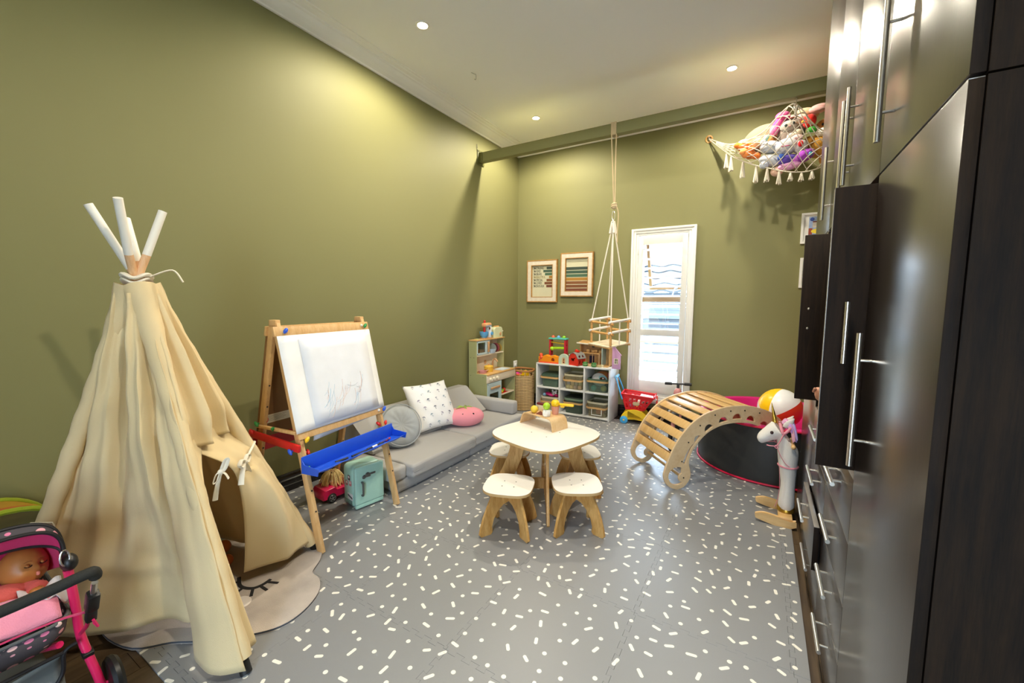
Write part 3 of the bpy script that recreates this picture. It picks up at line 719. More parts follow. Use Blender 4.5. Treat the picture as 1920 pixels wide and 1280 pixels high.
# ---------------------------------------------------------------- easel
m_pine = wood('pine_easel', '#d2a266', '#e3bb84', 7, (5, 5, .5), .5)
m_pine2 = wood('pine_easel_side', '#c29255', '#d8ab70', 7, (5, 5, .5), .5)
m_hard = mat('brown_hardboard', '#7a5427', .7, var=.08)
m_red, m_blue, m_green, m_yel = mat('red_plastic', '#d0221f', .35), mat('blue_plastic', '#2458d2', .35), mat('green_plastic', '#2f9148', .35), mat('yellow_plastic', '#f0c417', .35)
EF1, EF2 = Vector((-2.038, 1.318, .0005)), Vector((-2.105, 1.962, .0005))
eu = (EF2-EF1).normalized(); ep = Vector((-eu.y, eu.x, 0)); EW = (EF2-EF1).length; ED = .60; EH = 1.275
ez = thing('easel', 'wooden two-sided easel with whiteboard paper, blue tray and red rail', 'easel', EF1, math.atan2(eu.y, eu.x))
# local frame: x along the width, y towards the wall, z up
def leg_pt(side, x, s):   # s=0 foot, 1 top
    y = 0 if side == 0 else ED
    return Vector((x, lerp(y, ED/2+(-.012 if side == 0 else .012), s), lerp(0, EH, s)))
for sd in (0, 1):
    for x in (.012, EW-.012):
        a, b = leg_pt(sd, x, 0), leg_pt(sd, x, 1.0); d = (b-a).normalized(); ln = (b-a).length
        M = basis((a+b)/2, (1, 0, 0), d)
        lg = G().box((0, 0, 0), (.024, ln, .042), .003, M=M).build('leg', m_pine if sd == 0 else m_pine2, ez)
        for q in ((.18, .27, .36) if sd == 0 else (.2, .3, .42, .62, .72)):
            c = a.lerp(b, q); nn = Vector((1, 0, 0)) if x > .3 else Vector((-1, 0, 0)); f = Vector((0, -1, .2)) if sd == 0 else Vector((0, -1, -.2))
            G().cyl(c+f*.018, c+f*.0225, .005, n=10).build('peg_hole', mat('dark_hole', '#222222', .6), lg)
fs = (leg_pt(0, 0, 1)-leg_pt(0, 0, 0)).normalized(); bs = (leg_pt(1, 0, 1)-leg_pt(1, 0, 0)).normalized()
FM = basis(leg_pt(0, 0, 0)+Vector((0, -.024, 0)), (1, 0, 0), fs)   # front board plane: x width, y up the slope, z towards the viewer
fM2 = FM
LN = (leg_pt(0, 0, 1)-leg_pt(0, 0, 0)).length
G().box((EW/2-.008, LN*.965, 0), (EW+.05, .055, .016), .002, M=FM).build('top_rail', m_pine, ez)
G().box((EW/2, LN*.515, 0), (EW+.02, .05, .016), .002, M=FM).build('lower_rail', m_pine, ez)
G().box((EW/2, LN*.74, -.004), (EW+.016, LN*.42, .006), .001, M=FM).build('whiteboard', mat('whiteboard', '#e9edf2', .25), ez)
def paper(x0, x1, y0, y1, z, cur):
    g = G(); g.grid(lambda u, v: FM @ Vector((lerp(x0, x1, u), lerp(y0, y1, v), z+cur*math.sin(PI*u)*.004+cur*.012*max(0, .25-u)*(1-v)*2)), 14, 14); return g
pp_ = paper(-.024, EW+.016, LN*.525, LN*.945, .011, 1).build('paper_sheet', mat('drawing_paper', '#f3f4f4', .7), ez, thick=.0006)
g = G(); g.grid(lambda u, v: FM @ Vector((lerp(.10, EW-.035, u), lerp(LN*.535, LN*.93, v), .0165)), 8, 8); p2 = g.build('paper_sheet', mat('drawing_paper_blue', '#e9ecf3', .7), ez, thick=.0006)
rnd = random.Random(11)
for nm, c, n_ in (('crayon_stroke', '#dcc4ba', 15), ('crayon_stroke', '#bccfdd', 8), ('crayon_stroke', '#86c3e2', 2), ('crayon_stroke', '#aab3bd', 5)):
    g = G()
    for k in range(n_):
        cx, cy = rnd.uniform(.2, .50), rnd.uniform(LN*.57, LN*.68); a = rnd.uniform(.5, 1.1) if c != '#aab3bd' else rnd.uniform(-.4, .2); l = rnd.uniform(.06, .15)*(1 if c != '#aab3bd' else .6)
        pts = [FM @ Vector((cx+l*(t-.5)*math.cos(a+.5*t), cy+l*(t-.5)*math.sin(a+.5*t)*1.2, .0172)) for t in [q/6 for q in range(7)]]
        g.tube(pts, .0016, 5, flat=.15)
    stuff(g.build(nm, mat('crayon_'+c[1:], c, .8), p2))
g = G(); g.grid(lambda u, v: FM @ Vector((lerp(.10, .62, u), lerp(LN*.495, LN*.525, v)-.03*(1-u)*(1-v), .004-.03*(1-v))), 8, 5); g.build('paper_sheet', mat('drawing_paper', '#f3f4f4', .7), ez, thick=.0006)
# back frame and chalkboard side
BM = basis(leg_pt(1, 0, 0)+Vector((0, .032, 0)), (1, 0, 0), bs)
G().box((EW/2, LN*.69, 0), (EW, LN*.56, .012), .002, M=BM).build('chalkboard', m_hard, ez)
G().box((EW/2, LN*.965, 0), (EW+.02, .055, .016), .002, M=BM).build('top_rail', m_pine2, ez)
G().box((.11, LN*.545, .0068), (.2, .055, .001), 0, M=BM).build('paper_label', mat('cream_label', '#d8ccb0', .8), ez)
for r in range(4):
    G().box((.10, LN*.558-r*.01, .0076), (.15-.02*(r % 2), .0016, .0004), 0, M=BM).build('print_line', mat('label_ink', '#6b6150', .8), ez)
for x in (.012, EW-.012): G().b2(x-.016, x+.016, ED/2-.028, ED/2+.028, EH-.012, EH+.02, .004).build('hinge_block', m_pine, ez)
# side stay and red rail along the near side
def at(side, x, s): return leg_pt(side, x, s)
a, b = at(0, -.012, .50), at(1, -.012, .50)
M = basis((a+b)/2, (b-a), (0, 0, 1)); G().box((0, .035, 0), ((b-a).length+.02, .018, .018), .003, M=M).build('stay', m_pine, ez)
a, b = at(0, -.03, .47)+Vector((0, .0, -.0)), at(1, -.03, .49)
M = basis((a+b)/2, (b-a), (0, 0, 1)); G().box((0, 0, 0), ((b-a).length+.1, .042, .02), .006, M=M).build('red_rail', m_red, ez)
# red tray on the far side
a = at(1, 0, .43); g = G(); g.b2(-.02, EW+.02, a.y+.02, a.y+.13, a.z-.045, a.z-.038); g.b2(-.02, EW+.02, a.y+.125, a.y+.13, a.z-.045, a.z+.01); g.b2(-.02, EW+.02, a.y+.018, a.y+.024, a.z-.045, a.z+.045)
g.b2(-.022, -.017, a.y+.018, a.y+.13, a.z-.045, a.z+.01); g.build('red_tray', mat('dark_red_plastic', '#a51a22', .4), ez)
# blue tray on the near side
c = at(0, 0, .40)
TM = Matrix.Translation((0, c.y-.02, c.z)); tw = EW+.07; tx = -.02
g = G(); g.b2(tx, tx+tw, -.012, -.006, -.05, .035, .002, M=TM); g.grid(lambda u, v: Vector((lerp(tx, tx+tw, u), lerp(-.012, -.13, v), -.05+.012*v**2+.028*max(0, v-.7)*3*.4-.012*(.5-.5*math.cos(u*2*PI*4))*math.sin(PI*v)**.5)), 60, 12, M=TM)
tr = g.build('blue_tray', m_blue, ez, thick=.004, smooth=45)
g = G(); g.loft([[Vector((tx+tw*u, y, z-.008*(.5-.5*math.cos(u*2*PI*4)))) for y, z in ((-.128, -.045), (-.134, -.012), (-.140, -.008), (-.140, -.016), (-.134, -.05))] for u in [k/60 for k in range(61)]]); g.build('tray_lip', m_blue, tr)
for xx in (tx, tx+tw): G().prism([(-.006, .03), (-.03, -.004), (-.14, -.012), (-.13, -.05), (-.006, -.055)], xx-.002, xx+.002, M=TM @ Matrix(((0, 0, 1, 0), (1, 0, 0, 0), (0, 1, 0, 0), (0, 0, 0, 1)))).build('tray_end', m_blue, tr)
rnd = random.Random(5)
def knob(p, m_, d): 
    d = Vector(d).normalized(); M = basis(p, d.orthogonal(), d.cross(d.orthogonal())); g = G()
    g.ell((0, 0, .010), (.02, .011, .009), 14, 8, M=M); g.cyl(M @ Vector((0, 0, -.004)), M @ Vector((0, 0, .008)), .007, n=10); g.build('wing_knob', m_, ez)
nf = FM.to_3x3() @ Vector((0, 0, 1))
for x, s, m_ in ((.03, .965, m_blue), (EW-.02, .965, m_green), (.03, .49, m_yel), (EW+.004, .515, m_blue), (.0, .37, m_green)):
    knob(FM @ Vector((x, LN*s, .009)), m_, nf)
for x, s in ((EW-.045, .968), (EW-.04, .515)): G().ell(FM @ Vector((x, LN*s, .01)), .009, 12, 8).build('white_button', m_polew, ez)
for p, m_, d in ((at(0, -.045, .455), m_blue, (-1, 0, 0)), (at(1, -.045, .51), m_red, (-1, 0, 0)), (at(1, -.03, .44), m_yel, (-1, 0, 0)), (at(0, .04, .43), m_red, (1, -.3, 0)), (at(0, EW+.01, .5), m_red, (1, 0, 0)), (at(0, EW-.03, .44), m_red, (-1, -.5, 0)), (at(0, EW+.02, .435), m_red, (.6, -1, 0)), (at(1, .02, .55), m_red, (1, -1, 0)), (at(1, -.02, .54), m_green, (-1, 0, 0)), (at(0, -.02, .5)+Vector((0, .17, .03)), m_green, (0, 0, 1))):
    knob(p, m_, d)
# chalks and pens lying in the blue tray
ER = Matrix.Translation(EF1) @ Matrix.Rotation(math.atan2(eu.y, eu.x), 4, 'Z') @ TM
for i, (x, y, l, c, lb) in enumerate(((.16, -.06, .08, '#23262c', 'short dark pen lying at the left of the blue easel tray'), (.27, -.075, .13, '#1d2026', 'black marker in the middle of the blue easel tray, left of the white-banded one'), (.40, -.07, .14, '#2c3038', 'dark marker with white band in the blue easel tray'), (.52, -.06, .09, '#3b3f8e', 'dark blue crayon in the right half of the blue easel tray'), (.58, -.06, .05, '#c23a2c', 'red crayon stub at the right of the blue easel tray'))):
    P0 = ER @ Vector((x, y, -.046)); P1 = ER @ Vector((x+l, y-.015+.006*i, -.044)); p = G().cyl(P0, P1, .0065, n=10).build('marker', mat('pen_'+c[1:], c, .4))
    tag(p, lb, 'pen', 'pens in the easel tray')
    if i == 2: G().cyl(P0.lerp(P1, .3), P0.lerp(P1, .6), .0069, n=10).build('white_band', m_polew, p)
# ---------------------------------------------------------------- foam play couch and cushions
m_suede = cloth('grey_suede', '#aaa8a6', .9, 0, .2, 500, .05)
m_grey2 = cloth('grey_cushion', '#a5aaae', .85, 0, .3, 400, .04)
def pad(x0, x1, y0, y1, z0, z1, bev=.022, puff=0):
    b = bmesh.new(); bmesh.ops.create_cube(b, size=1)
    for v in b.verts: v.co = Vector((v.co.x*(x1-x0)+(x0+x1)/2, v.co.y*(y1-y0)+(y0+y1)/2, v.co.z*(z1-z0)+(z0+z1)/2))
    bmesh.ops.subdivide_edges(b, edges=b.edges[:], cuts=5, use_grid_fill=True)
    for v in b.verts:
        c = v.co; a = (c.x-x0)/(x1-x0); d = (c.y-y0)/(y1-y0); e = (c.z-z0)/(z1-z0)
        k = math.sin(PI*a)*math.sin(PI*d); c.z += puff*k*(1 if e > .9 else 0)
        f = 2.0*min(e, 1-e)
        c.x += (.008 if a > .99 else -.008 if a < .01 else 0)*f; c.y += (.008 if d > .99 else -.008 if d < .01 else 0)*f
    sharp = [e for e in b.edges if len(e.link_faces) == 2 and e.calc_face_angle() > 1.0]
    bmesh.ops.bevel(b, geom=sharp, offset=bev, segments=3, affect='EDGES', profile=.5)
    return G().bm(b)
so = thing('play_couch', 'low grey suede foam play couch along the left wall', 'couch', (0, 0, 0))
for ya, yb, dx in ((2.06, 2.925, 0), (2.935, 3.80, .012)):
    pad(-2.93, -2.205, ya, yb, .001, .098, .016).build('base_slab', m_suede, so, smooth=50)
    sc_ = pad(-2.92, -2.135-dx, ya+(.082 if ya < 2.5 else 0), yb, .1, .205, .02, .006).build('seat_slab', m_suede, so, smooth=50)
    G().tube([(-2.134-dx, ya+.09, .152), (-2.133-dx, (ya+yb)/2, .152), (-2.134-dx, yb-.02, .152)], .003, 6).build('piping', m_suede, sc_)
w = G(); w.box((-2.555, 2.068, .152), (.73, .136, .104), .02)
tag(w.build('foam_bolster', m_suede, smooth=50), 'grey foam arm bolster lying at the near end of the couch', 'bolster', 'couch bolsters')
w = G(); w.box((-2.56, 3.742, .276), (.70, .11, .138), .022); tag(w.build('foam_bolster', m_suede, smooth=50), 'grey foam arm bolster on the far end of the couch by the kitchen', 'bolster', 'couch bolsters')
def wedge(y0, y1, h, label, dx=0):
    pr = [(-2.925, .207), (-2.55+dx, .207), (-2.545+dx, .23), (-2.77, h-.03), (-2.80, h), (-2.90, h), (-2.925, h-.02)]
    g = G(); g.loft([[Vector((x+(.006 if q in (0, 3) else 0), y, lerp(z, .3, .05) if q in (0, 3) else z)) for x, z in pr] for q, y in enumerate((y0, y0+.02, y1-.02, y1))])
    return tag(g.build('back_wedge', m_suede, smooth=35), label, 'cushion', 'couch back wedges')
wedge(2.12, 2.93, .455, 'grey wedge backrest at the near half of the couch, behind the round cushion')
wedge(2.95, 3.66, .47, 'grey wedge backrest at the far half of the couch, behind the pink plush')
def pillow(w, h, t, name, m, M, nu=22, corner=.08, bulge=1.0, wr=.0, seed=1):
    rnd = random.Random(seed); g = G(); ph = [rnd.uniform(0, 6) for _ in range(6)]
    def pt(sgn):
        def fn(u, v):
            x, y = u*2-1, v*2-1
            e = (max(0, 1-abs(x)**2.4)*max(0, 1-abs(y)**2.4))**.5
            px_ = x*w/2*(1-corner*(1-y*y)*abs(x)**3*1.0); py = y*h/2*(1-corner*(1-x*x)*abs(y)**3)
            return M @ Vector((px_, py, sgn*(t/2*e*bulge)+wr*math.sin(9*x+ph[0]+3*y)*math.sin(7*y+ph[1])*e**.5))
        return fn
    g.grid(pt(1), nu, nu); k = len(g.v); g.grid(pt(-1), nu, nu)
    me = g.mesh(name, 0); b = bmesh.new(); b.from_mesh(me); bmesh.ops.remove_doubles(b, verts=b.verts[:], dist=.0008); bmesh.ops.recalc_face_normals(b, faces=b.faces[:]); b.to_mesh(me); b.free()
    me.polygons.foreach_set('use_smooth', [True]*len(me.polygons)); return link(name, me, m)
def mat_umbrellas():
    m = cloth('printed_white_cotton', '#f1f1f2', .85, 0, .3, 300, .02); N = m.node_tree.nodes; L = m.node_tree.links; b = N['Principled BSDF']
    tc = N.new('ShaderNodeTexCoord'); mp = N.new('ShaderNodeMapping'); L.new(tc.outputs['UV'], mp.inputs[0]); return m
cM = Matrix.Translation((-2.60, 2.86, .437)) @ Matrix.Rotation(math.radians(-12), 4, 'Z') @ Matrix.Rotation(math.radians(-31), 4, 'Y') @ basis((0, 0, 0), (0, 1, 0), (0, 0, 1)) @ Matrix.Rotation(math.radians(0), 4, 'Z')
wp = pillow(.475, .455, .15, 'scatter_cushion', cloth('white_cotton', '#f2f2f3', .85, 0, .3, 300, .02), cM, 26, .07, 1, .006, 4)
tag(wp, 'white square cushion printed with little dark umbrellas, leaning on the couch', 'cushion')
rnd = random.Random(21); cols = ['#6f7486', '#8a8fa3', '#8fa3b0', '#9d93a8']
for r in range(6):
    for c in range(5):
        u = -.2+.1*c+(.05 if r % 2 else 0)-.02+rnd.uniform(-.008, .008); v = -.19+.076*r+rnd.uniform(-.008, .008)
        if abs(u) > .21: continue
        x, y = u/.25, v/.235; e = (max(0, 1-abs(x)**2.4)*max(0, 1-abs(y)**2.4))**.5; a = rnd.uniform(-.7, .7)
        K = cM @ Matrix.Translation((u*.97, v*.97, .075*e+.003)) @ Matrix.Rotation(a, 4, 'Z') @ Matrix.Rotation(-.35*x, 4, 'Y').inverted() @ Matrix.Rotation(-.35*y, 4, 'X')
        g = G(); g.add([K @ Vector((.015*math.cos(t), .015*math.sin(t), 0)) for t in [PI*q/8 for q in range(9)]]+[K @ Vector((.012*math.cos(t), .004*math.sin(t)+.002, 0)) for t in [PI*q/8 for q in range(8, -1, -1)]], [tuple(range(18))])
        g.tube([K @ Vector(p) for p in ((0, .004, 0), (0, -.013, 0), (.004, -.017, 0), (.008, -.013, 0))], .0014, 5)
        g.build('printed_umbrella', mat('umbrella_'+cols[(r+c) % 4][1:], cols[(r+c) % 4], .8), wp)
rM = Matrix.Translation((-2.53, 2.395, .372)) @ Matrix.Rotation(math.radians(-22), 4, 'Z') @ Matrix.Rotation(math.radians(-28), 4, 'Y') @ basis((0, 0, 0), (0, 1, 0), (0, 0, 1))
g = G(); n_ = 48; rings = []
for k in range(17):
    t = -PI/2+PI*k/16; r = .175*max(.02, math.cos(t))**.55; z = .07*math.sin(t)
    rings.append([rM @ Vector((r*math.cos(a), r*math.sin(a)*1.02, z*(1-.28*math.exp(-(r/.05)**2))+.004*math.sin(a*12)*(r/.175)*(1-r/.19)*2)) for a in [2*PI*q/n_ for q in range(n_)]])
g.loft(rings); rc = tag(g.build('scatter_cushion', m_grey2, smooth=80), 'round grey fabric cushion leaning on the couch behind the easel', 'cushion')
g = G()
for s in (-.045, .045): g.tube([rM @ Vector((.17*math.cos(a), .173*math.sin(a), s)) for a in [2*PI*q/40 for q in range(40)]], .004, 6, closed=True)
g.build('piping', m_grey2, rc)
# pink plush fruit
sp_ = thing('plush_strawberry', 'round pink plush toy with leafy green top on the couch', 'plush toy', (-2.435, 3.135, .207), math.radians(41))
g = G(); rings = []
for k in range(19):
    t = -PI/2+PI*k/18; z = .085*math.sin(t)
    rr = max(.03, math.cos(t))**.75
    rings.append([Vector((.188*rr*math.cos(a)*(1+.05*math.cos(2*a)), .135*rr*math.sin(a), .087+z*(1+.10*math.cos(a+.6)))) for a in [2*PI*q/36 for q in range(36)]])
g.loft(rings); g.build('body', cloth('pink_plush', '#f29aa6', .9, 0, .35, 300, .08), sp_, smooth=80)
for x in (-.015, .085): G().ell((x, -.112+.012*(x > 0), .130), (.011, .006, .013), 12, 8).build('eye', mat('black_bead', '#121012', .25), sp_)
g = G()
for a in (0, 1.2, 2.4, 3.7, 5.0):
    d = Vector((math.cos(a), math.sin(a)*.7, 0)); g.loft([[Vector((0, 0, .174)), Vector((.01, 0, .178)), Vector((0, .01, .174))], [d*.05+Vector((-d.y, d.x, 0))*.018+Vector((0, 0, .182)), d*.05+Vector((0, 0, .19)), d*.05-Vector((-d.y, d.x, 0))*.018+Vector((0, 0, .182))], [d*.095+Vector((0, 0, .168)), d*.096+Vector((0, 0, .170)), d*.095+Vector((.002, 0, .168))]])
g.build('leaf_cap', cloth('leaf_felt', '#9bb455', .9, 0), sp_)
# ---------------------------------------------------------------- toy fridge
m_mint = mat('mint_enamel', '#abd6c6', .3, coat=.3)
fz = thing('mini_fridge', 'small mint green retro toy fridge on the floor by the easel', 'toy fridge', (-2.325, 1.852, 0), math.radians(80.4))
def rbody(w, h, r, y0, y1, z0):
    P = rrect(w, h, r, 6); return [[Vector((x, y, z0+h/2+z)) for x, z in P] for y in (y0, y1)]
G().box((0, .01, .152), (.216, .15, .292), .034, seg=4).build('body', m_mint, fz, smooth=50)
d = G().box((0, -.077, .166), (.214, .03, .262), .012, seg=3).build('door', m_mint, fz, smooth=50)
G().box((0, -.075, .024), (.208, .026, .03), .008).build('kick_panel', m_mint, fz)
G().tube(smooth_path([(-.062, -.088, .19), (-.062, -.108, .185), (-.063, -.112, .15), (-.062, -.108, .105), (-.062, -.088, .10)]), .007, 10).build('handle', mat('pewter', '#6d7170', .35, .7), d)
g = G(); g.box((-.022, -.0935, .225), (.05, .006, .022), .003); g.ell((-.045, -.094, .222), (.015, .004, .014), 12, 8); g.ell((-.02, -.094, .235), (.018, .004, .012), 12, 8); g.box((.02, -.0935, .232), (.04, .006, .014), .003)
g.build('badge', mat('pewter', '#6d7170', .35, .7), d)
for p, c in (((-.109, -.01, .215), '#5a3b3d'), ((-.109, .022, .172), '#b36a66'), ((-.109, -.025, .178), '#c9767a')):
    s = G().box(p, (.0015, .03, .034), .0005).build('sticker', mat('sticker_'+c[1:], c, .5, var=.3, vscale=90), fz)
    G().ell((p[0]-.0008, p[1], p[2]+.004), (.0006, .009, .009), 10, 6).build('sticker_face', mat('sticker_cream', '#e8d8ce', .6), s)
s = G().box((-.109, -.02, .085), (.0015, .07, .045), .0005).build('sticker', mat('sticker_white', '#e2e2e0', .5), fz)
G().box((-.1098, -.02, .085), (.001, .06, .012), 0, rot=(.25, 0, 0)).build('sticker_band', mat('sticker_dark', '#4a4d52', .5, var=.4, vscale=120), s)
for k in range(5): G().box((-.109, .01, .028+k*.007), (.001, .11, .002), 0).build('vent_line', mat('pewter', '#6d7170', .35, .7), fz)
# ---------------------------------------------------------------- pink doll car with a long-haired doll
m_hot = mat('hot_pink_plastic', '#d91c57', .3, coat=.3)
ca = thing('toy_car', 'hot pink open doll car on the floor behind the mint fridge', 'toy car', (-2.565, 1.835, .001), math.radians(84))
prf = [(-.16, .03), (-.165, .075), (-.15, .10), (-.08, .108), (-.06, .085), (.03, .082), (.05, .10), (.09, .098), (.15, .08), (.168, .06), (.165, .03)]
g = G(); ws = (-.075, -.066, .066, .075); g.loft([[Vector((x*(1 if q in (1, 2) else .97), w, z if q in (1, 2) else lerp(z, .06, .12))) for x, z in prf] for q, w in enumerate(ws)]); g.build('body', m_hot, ca, smooth=40)
G().loft([[Vector((x, w, z)) for x, z in ((.045, .098), (.052, .098), (.02, .145), (.013, .145))] for w in (-.06, .06)]).build('windscreen', glass('clear_plastic', '#f0e8ee', .15), ca)
for x in (-.10, .105):
    for s in (-1, 1):
        wl = G().lathe([(.0001, -.011), (.026, -.011), (.033, -.006), (.034, 0), (.033, .008), (.024, .012), (.0001, .012)], 24, Matrix.Translation((x, s*.07, .034)) @ Matrix.Rotation(PI/2*s, 4, 'X')).build('wheel', m_rubber, ca)
        g = G()
        for k in range(5):
            a = 2*PI*k/5; M = Matrix.Translation((x, s*.0835, .034)) @ Matrix.Rotation(a, 4, 'Y'); g.box((0, 0, .012), (.007, .003, .022), .001, M=M)
        g.tube([(x+.022*math.cos(a), s*.083, .034+.022*math.sin(a)) for a in [2*PI*k/20 for k in range(20)]], .002, 6, closed=True); g.build('hub', mat('silver_plastic', '#a7a9ac', .3, .6), wl)
dl_ = thing('fashion_doll', 'doll with long tangled blonde hair slumped over the pink car', 'doll', (-2.59, 1.795, .105), math.radians(84))
skin = mat('doll_skin', '#c98e68', .5, sss=.1)
g = G(); g.ell((0, 0, .06), (.022, .024, .03)); g.tube([(0, 0, .04), (.01, 0, .02), (.03, 0, .0), (.055, .0, .0), (.1, .01, .012)], [.009, .012, .016, .013, .008], 10); g.tube([(.02, -.02, .01), (.06, -.05, .02), (.11, -.035, .05)], [.006, .005, .004], 8); g.build('body', skin, dl_, smooth=60)
rnd = random.Random(8); g = G()
for k in range(130):
    a = rnd.uniform(0, 2*PI); r0 = .02*math.sqrt(rnd.random()); top = Vector((r0*math.cos(a), r0*math.sin(a), .085-r0))
    l = rnd.uniform(.05, .10); sd = Vector((math.cos(a), math.sin(a)*.8, 0))*rnd.uniform(.025, .06)
    g.tube(smooth_path([top, top+sd*.5+Vector((0, 0, .008)), top+sd+Vector((0, 0, -.03)), top+sd*1.25+Vector((rnd.uniform(-.02, .02), rnd.uniform(-.01, .01), -l))], 3), [.0032]*9+[.0015], 5)
stuff(g.build('hair', mat('blonde_hair', '#ecd08e', .5, var=.2, vscale=30), dl_, smooth=60))
# ---------------------------------------------------------------- children's table, stools
m_lam = mat('white_laminate', '#ebe8e1', .38, var=.02)
m_ply = wood('plywood_face', '#b8843e', '#dcae6a', 4.5, (3, 3, .7), .5, dist=5)
m_plye = wood('plywood_edge', '#c59a5f', '#dab77f', 30, (.3, .3, 8), .55)
m_screw = mat('dark_screw', '#3d3a38', .4, .8)
def ply_panel(name, outer, holes, th, par, M): return plate(name, outer, holes, th, m_ply, par, M, .0012)
def mirror(h): return h+[(-x, z) for x, z in h[::-1] if abs(x) > 1e-6]
RX = Matrix(((1, 0, 0, 0), (0, 0, -1, 0), (0, 1, 0, 0), (0, 0, 0, 1)))   # outline (x, z) standing upright
def squircle_top(par, w, r, bow, z, th, name):
    P = [(w*math.copysign(abs(math.cos(t))**(2/r), math.cos(t)), w*math.copysign(abs(math.sin(t))**(2/r), math.sin(t))) for t in [2*PI*(k+.5)/72 for k in range(72)]]
    b = G().prism(P, z-th, z-.0025).build(name, m_plye, par, smooth=30); G().prism([(x*.998, y*.998) for x, y in P], z-.0025, z, bev=.0008).build('white_surface', m_lam, b, smooth=30); return b
tb = thing('kids_table', 'low white-topped plywood children\'s table with rounded corners', 'table', (-1.272, 2.578, .0008), math.radians(-15.5))
tt = squircle_top(tb, .328, 3.4, 0, .48, .018, 'tabletop')
half = [(x*(1+.13*(1-z/.461)), z) for x, z in [(0, .461), (.20, .461), (.275, .461), (.255, .42), (.245, .37), (.255, .31), (.285, .22), (.325, .12), (.352, .05), (.358, .012), (.35, 0), (.29, 0), (.275, .03), (.262, .055), (.235, .07), (0, .07)]]
hole = [(0, .425), (.11, .42), (.145, .40), (.155, .36), (.172, .29), (.20, .22), (.225, .165), (.215, .145), (0, .145)]
for k, a in enumerate((45, 135)):
    ply_panel('leg_panel', mirror(half), [mirror(hole)], .018, tb, Matrix.Rotation(math.radians(a), 4, 'Z') @ Matrix.Translation((0, 0, .0)) @ RX)
for x, y in ((.1, 0), (-.1, 0), (0, .1), (0, -.1)):
    G().ell((x*math.cos(PI/4)*1.0-y*math.sin(PI/4), x*math.sin(PI/4)+y*math.cos(PI/4), .4802), (.005, .005, .0012), 10, 6).build('screw', m_screw, tt)
st_half = [(x*(1+.14*(1-z/.262)), z) for x, z in [(0, .262), (.10, .262), (.122, .235), (.150, .17), (.170, .11), (.182, .05), (.186, .012), (.176, 0), (.118, 0), (.110, .012), (.115, .045), (.106, .09), (.080, .135), (.045, .165), (0, .178)]]
stool = None; lbs = ['white-topped plywood stool nearest the camera, in front of the table on the left', 'white-topped plywood stool at the right front of the table', 'white-topped plywood stool behind the table beside the couch', 'white-topped plywood stool behind the table on the right']
for (x, y, a), lb in zip(((-1.285, 2.105, 19.5), (-.938, 2.343, 31), (-1.60, 2.635, 24), (-1.135, 2.872, 34)), lbs):
    if stool is None:
        stool = thing('kids_stool', lb, 'stool', (x, y, .0008), math.radians(a), 'stools round the children\'s table')
        s_ = squircle_top(stool, .152, 3.4, 0, .28, .017, 'seat')
        for k, an in enumerate((45, 135)): ply_panel('leg_panel', mirror(st_half), [], .017, stool, Matrix.Rotation(math.radians(an), 4, 'Z') @ RX)
        for sx, sy in ((.052, 0), (-.052, 0), (0, .052), (0, -.052)):
            G().ell((sx*.707-sy*.707, sx*.707+sy*.707, .2802), (.0045, .0045, .0012), 10, 6).build('screw', m_screw, s_)
    else: dup(stool, (x, y, .0008), math.radians(a), lb)
# bent plywood riser with play ice cream on it
ri = thing('bent_ply_riser', 'bent plywood bridge stand on the white children\'s table', 'stand', (-1.362, 2.722, .48), math.radians(-16.6))
path = smooth_path([Vector(p) for p in ((-.168, 0, 0), (-.158, 0, .035), (-.142, 0, .07), (-.115, 0, .088), (-.06, 0, .09), (.07, 0, .09), (.125, 0, .088), (.148, 0, .07), (.158, 0, .035), (.163, 0, 0))], 5)
g = G(); rings = []
for i, p in enumerate(path):
    a = path[max(i-1, 0)]; b = path[min(i+1, len(path)-1)]; t = (b-a).normalized(); nn = Vector((-t.z, 0, t.x)); 
    rings.append([p+nn*o+Vector((0, y, 0)) for o, y in ((-.004, -.082), (.004, -.082), (.004, .082), (-.004, .082))])
g.loft(rings); g.build('bent_sheet', wood('birch_ply', '#d9b07a', '#e6c697', 4, (2, 2, 2), .35, coat=.2), ri, smooth=50)
zt = .48+.0945
tag(G().ell((-1.425, 2.692, zt+.028), .028, 20, 14).build('play_ice_cream_scoop', mat('yellow_scoop', '#ecc83a', .6, bump=.4, bscale=90)), 'yellow ball of play ice cream on the left of the bent stand', 'toy food')
cu_ = thing('toy_cup', 'small white lobed cup on the bent stand under the green scoop', 'toy food', (-1.305, 2.655, zt))
g = G(); g.loft([[Vector((r*(1+.08*math.cos(6*a))*math.cos(a), r*(1+.08*math.cos(6*a))*math.sin(a), z)) for a in [2*PI*k/36 for k in range(36)]] for r, z in ((.022, 0), (.028, .006), (.03, .025), (.027, .042), (.02, .05))]); g.build('body', mat('cream_white_plastic', '#efece4', .45), cu_, smooth=60)
tag(G().ell((-1.305, 2.655, zt+.075), .027, 20, 14).build('play_ice_cream_scoop', mat('lime_scoop', '#a7cf2a', .5, bump=.4, bscale=90)), 'lime green ball of play ice cream on the white cup', 'toy food')
pc_ = thing('toy_cup', 'pink translucent cup on the bent stand under the yellow scooper', 'toy food', (-1.275, 2.74, zt))
G().lathe([(.0001, 0), (.022, 0), (.031, .062), (.033, .064), (.029, .062), (.02, .003), (.0001, .003)], 28).build('body', tinted_plastic('pink_clear', '#f2b49a', .65), pc_)
sc_t = thing('toy_scooper', 'yellow plastic ice cream scooper lying across the pink cup', 'toy', (-1.275, 2.74, zt+.075), math.radians(10))
g = G(); g.ell((0, 0, .006), (.033, .033, .03)); g.build('bowl', m_yel, sc_t)
g = G(); g.box((.085, 0, .002), (.11, .028, .018), .008); g.box((.055, 0, -.012), (.03, .022, .014), .004); g.build('handle', m_yel, sc_t)
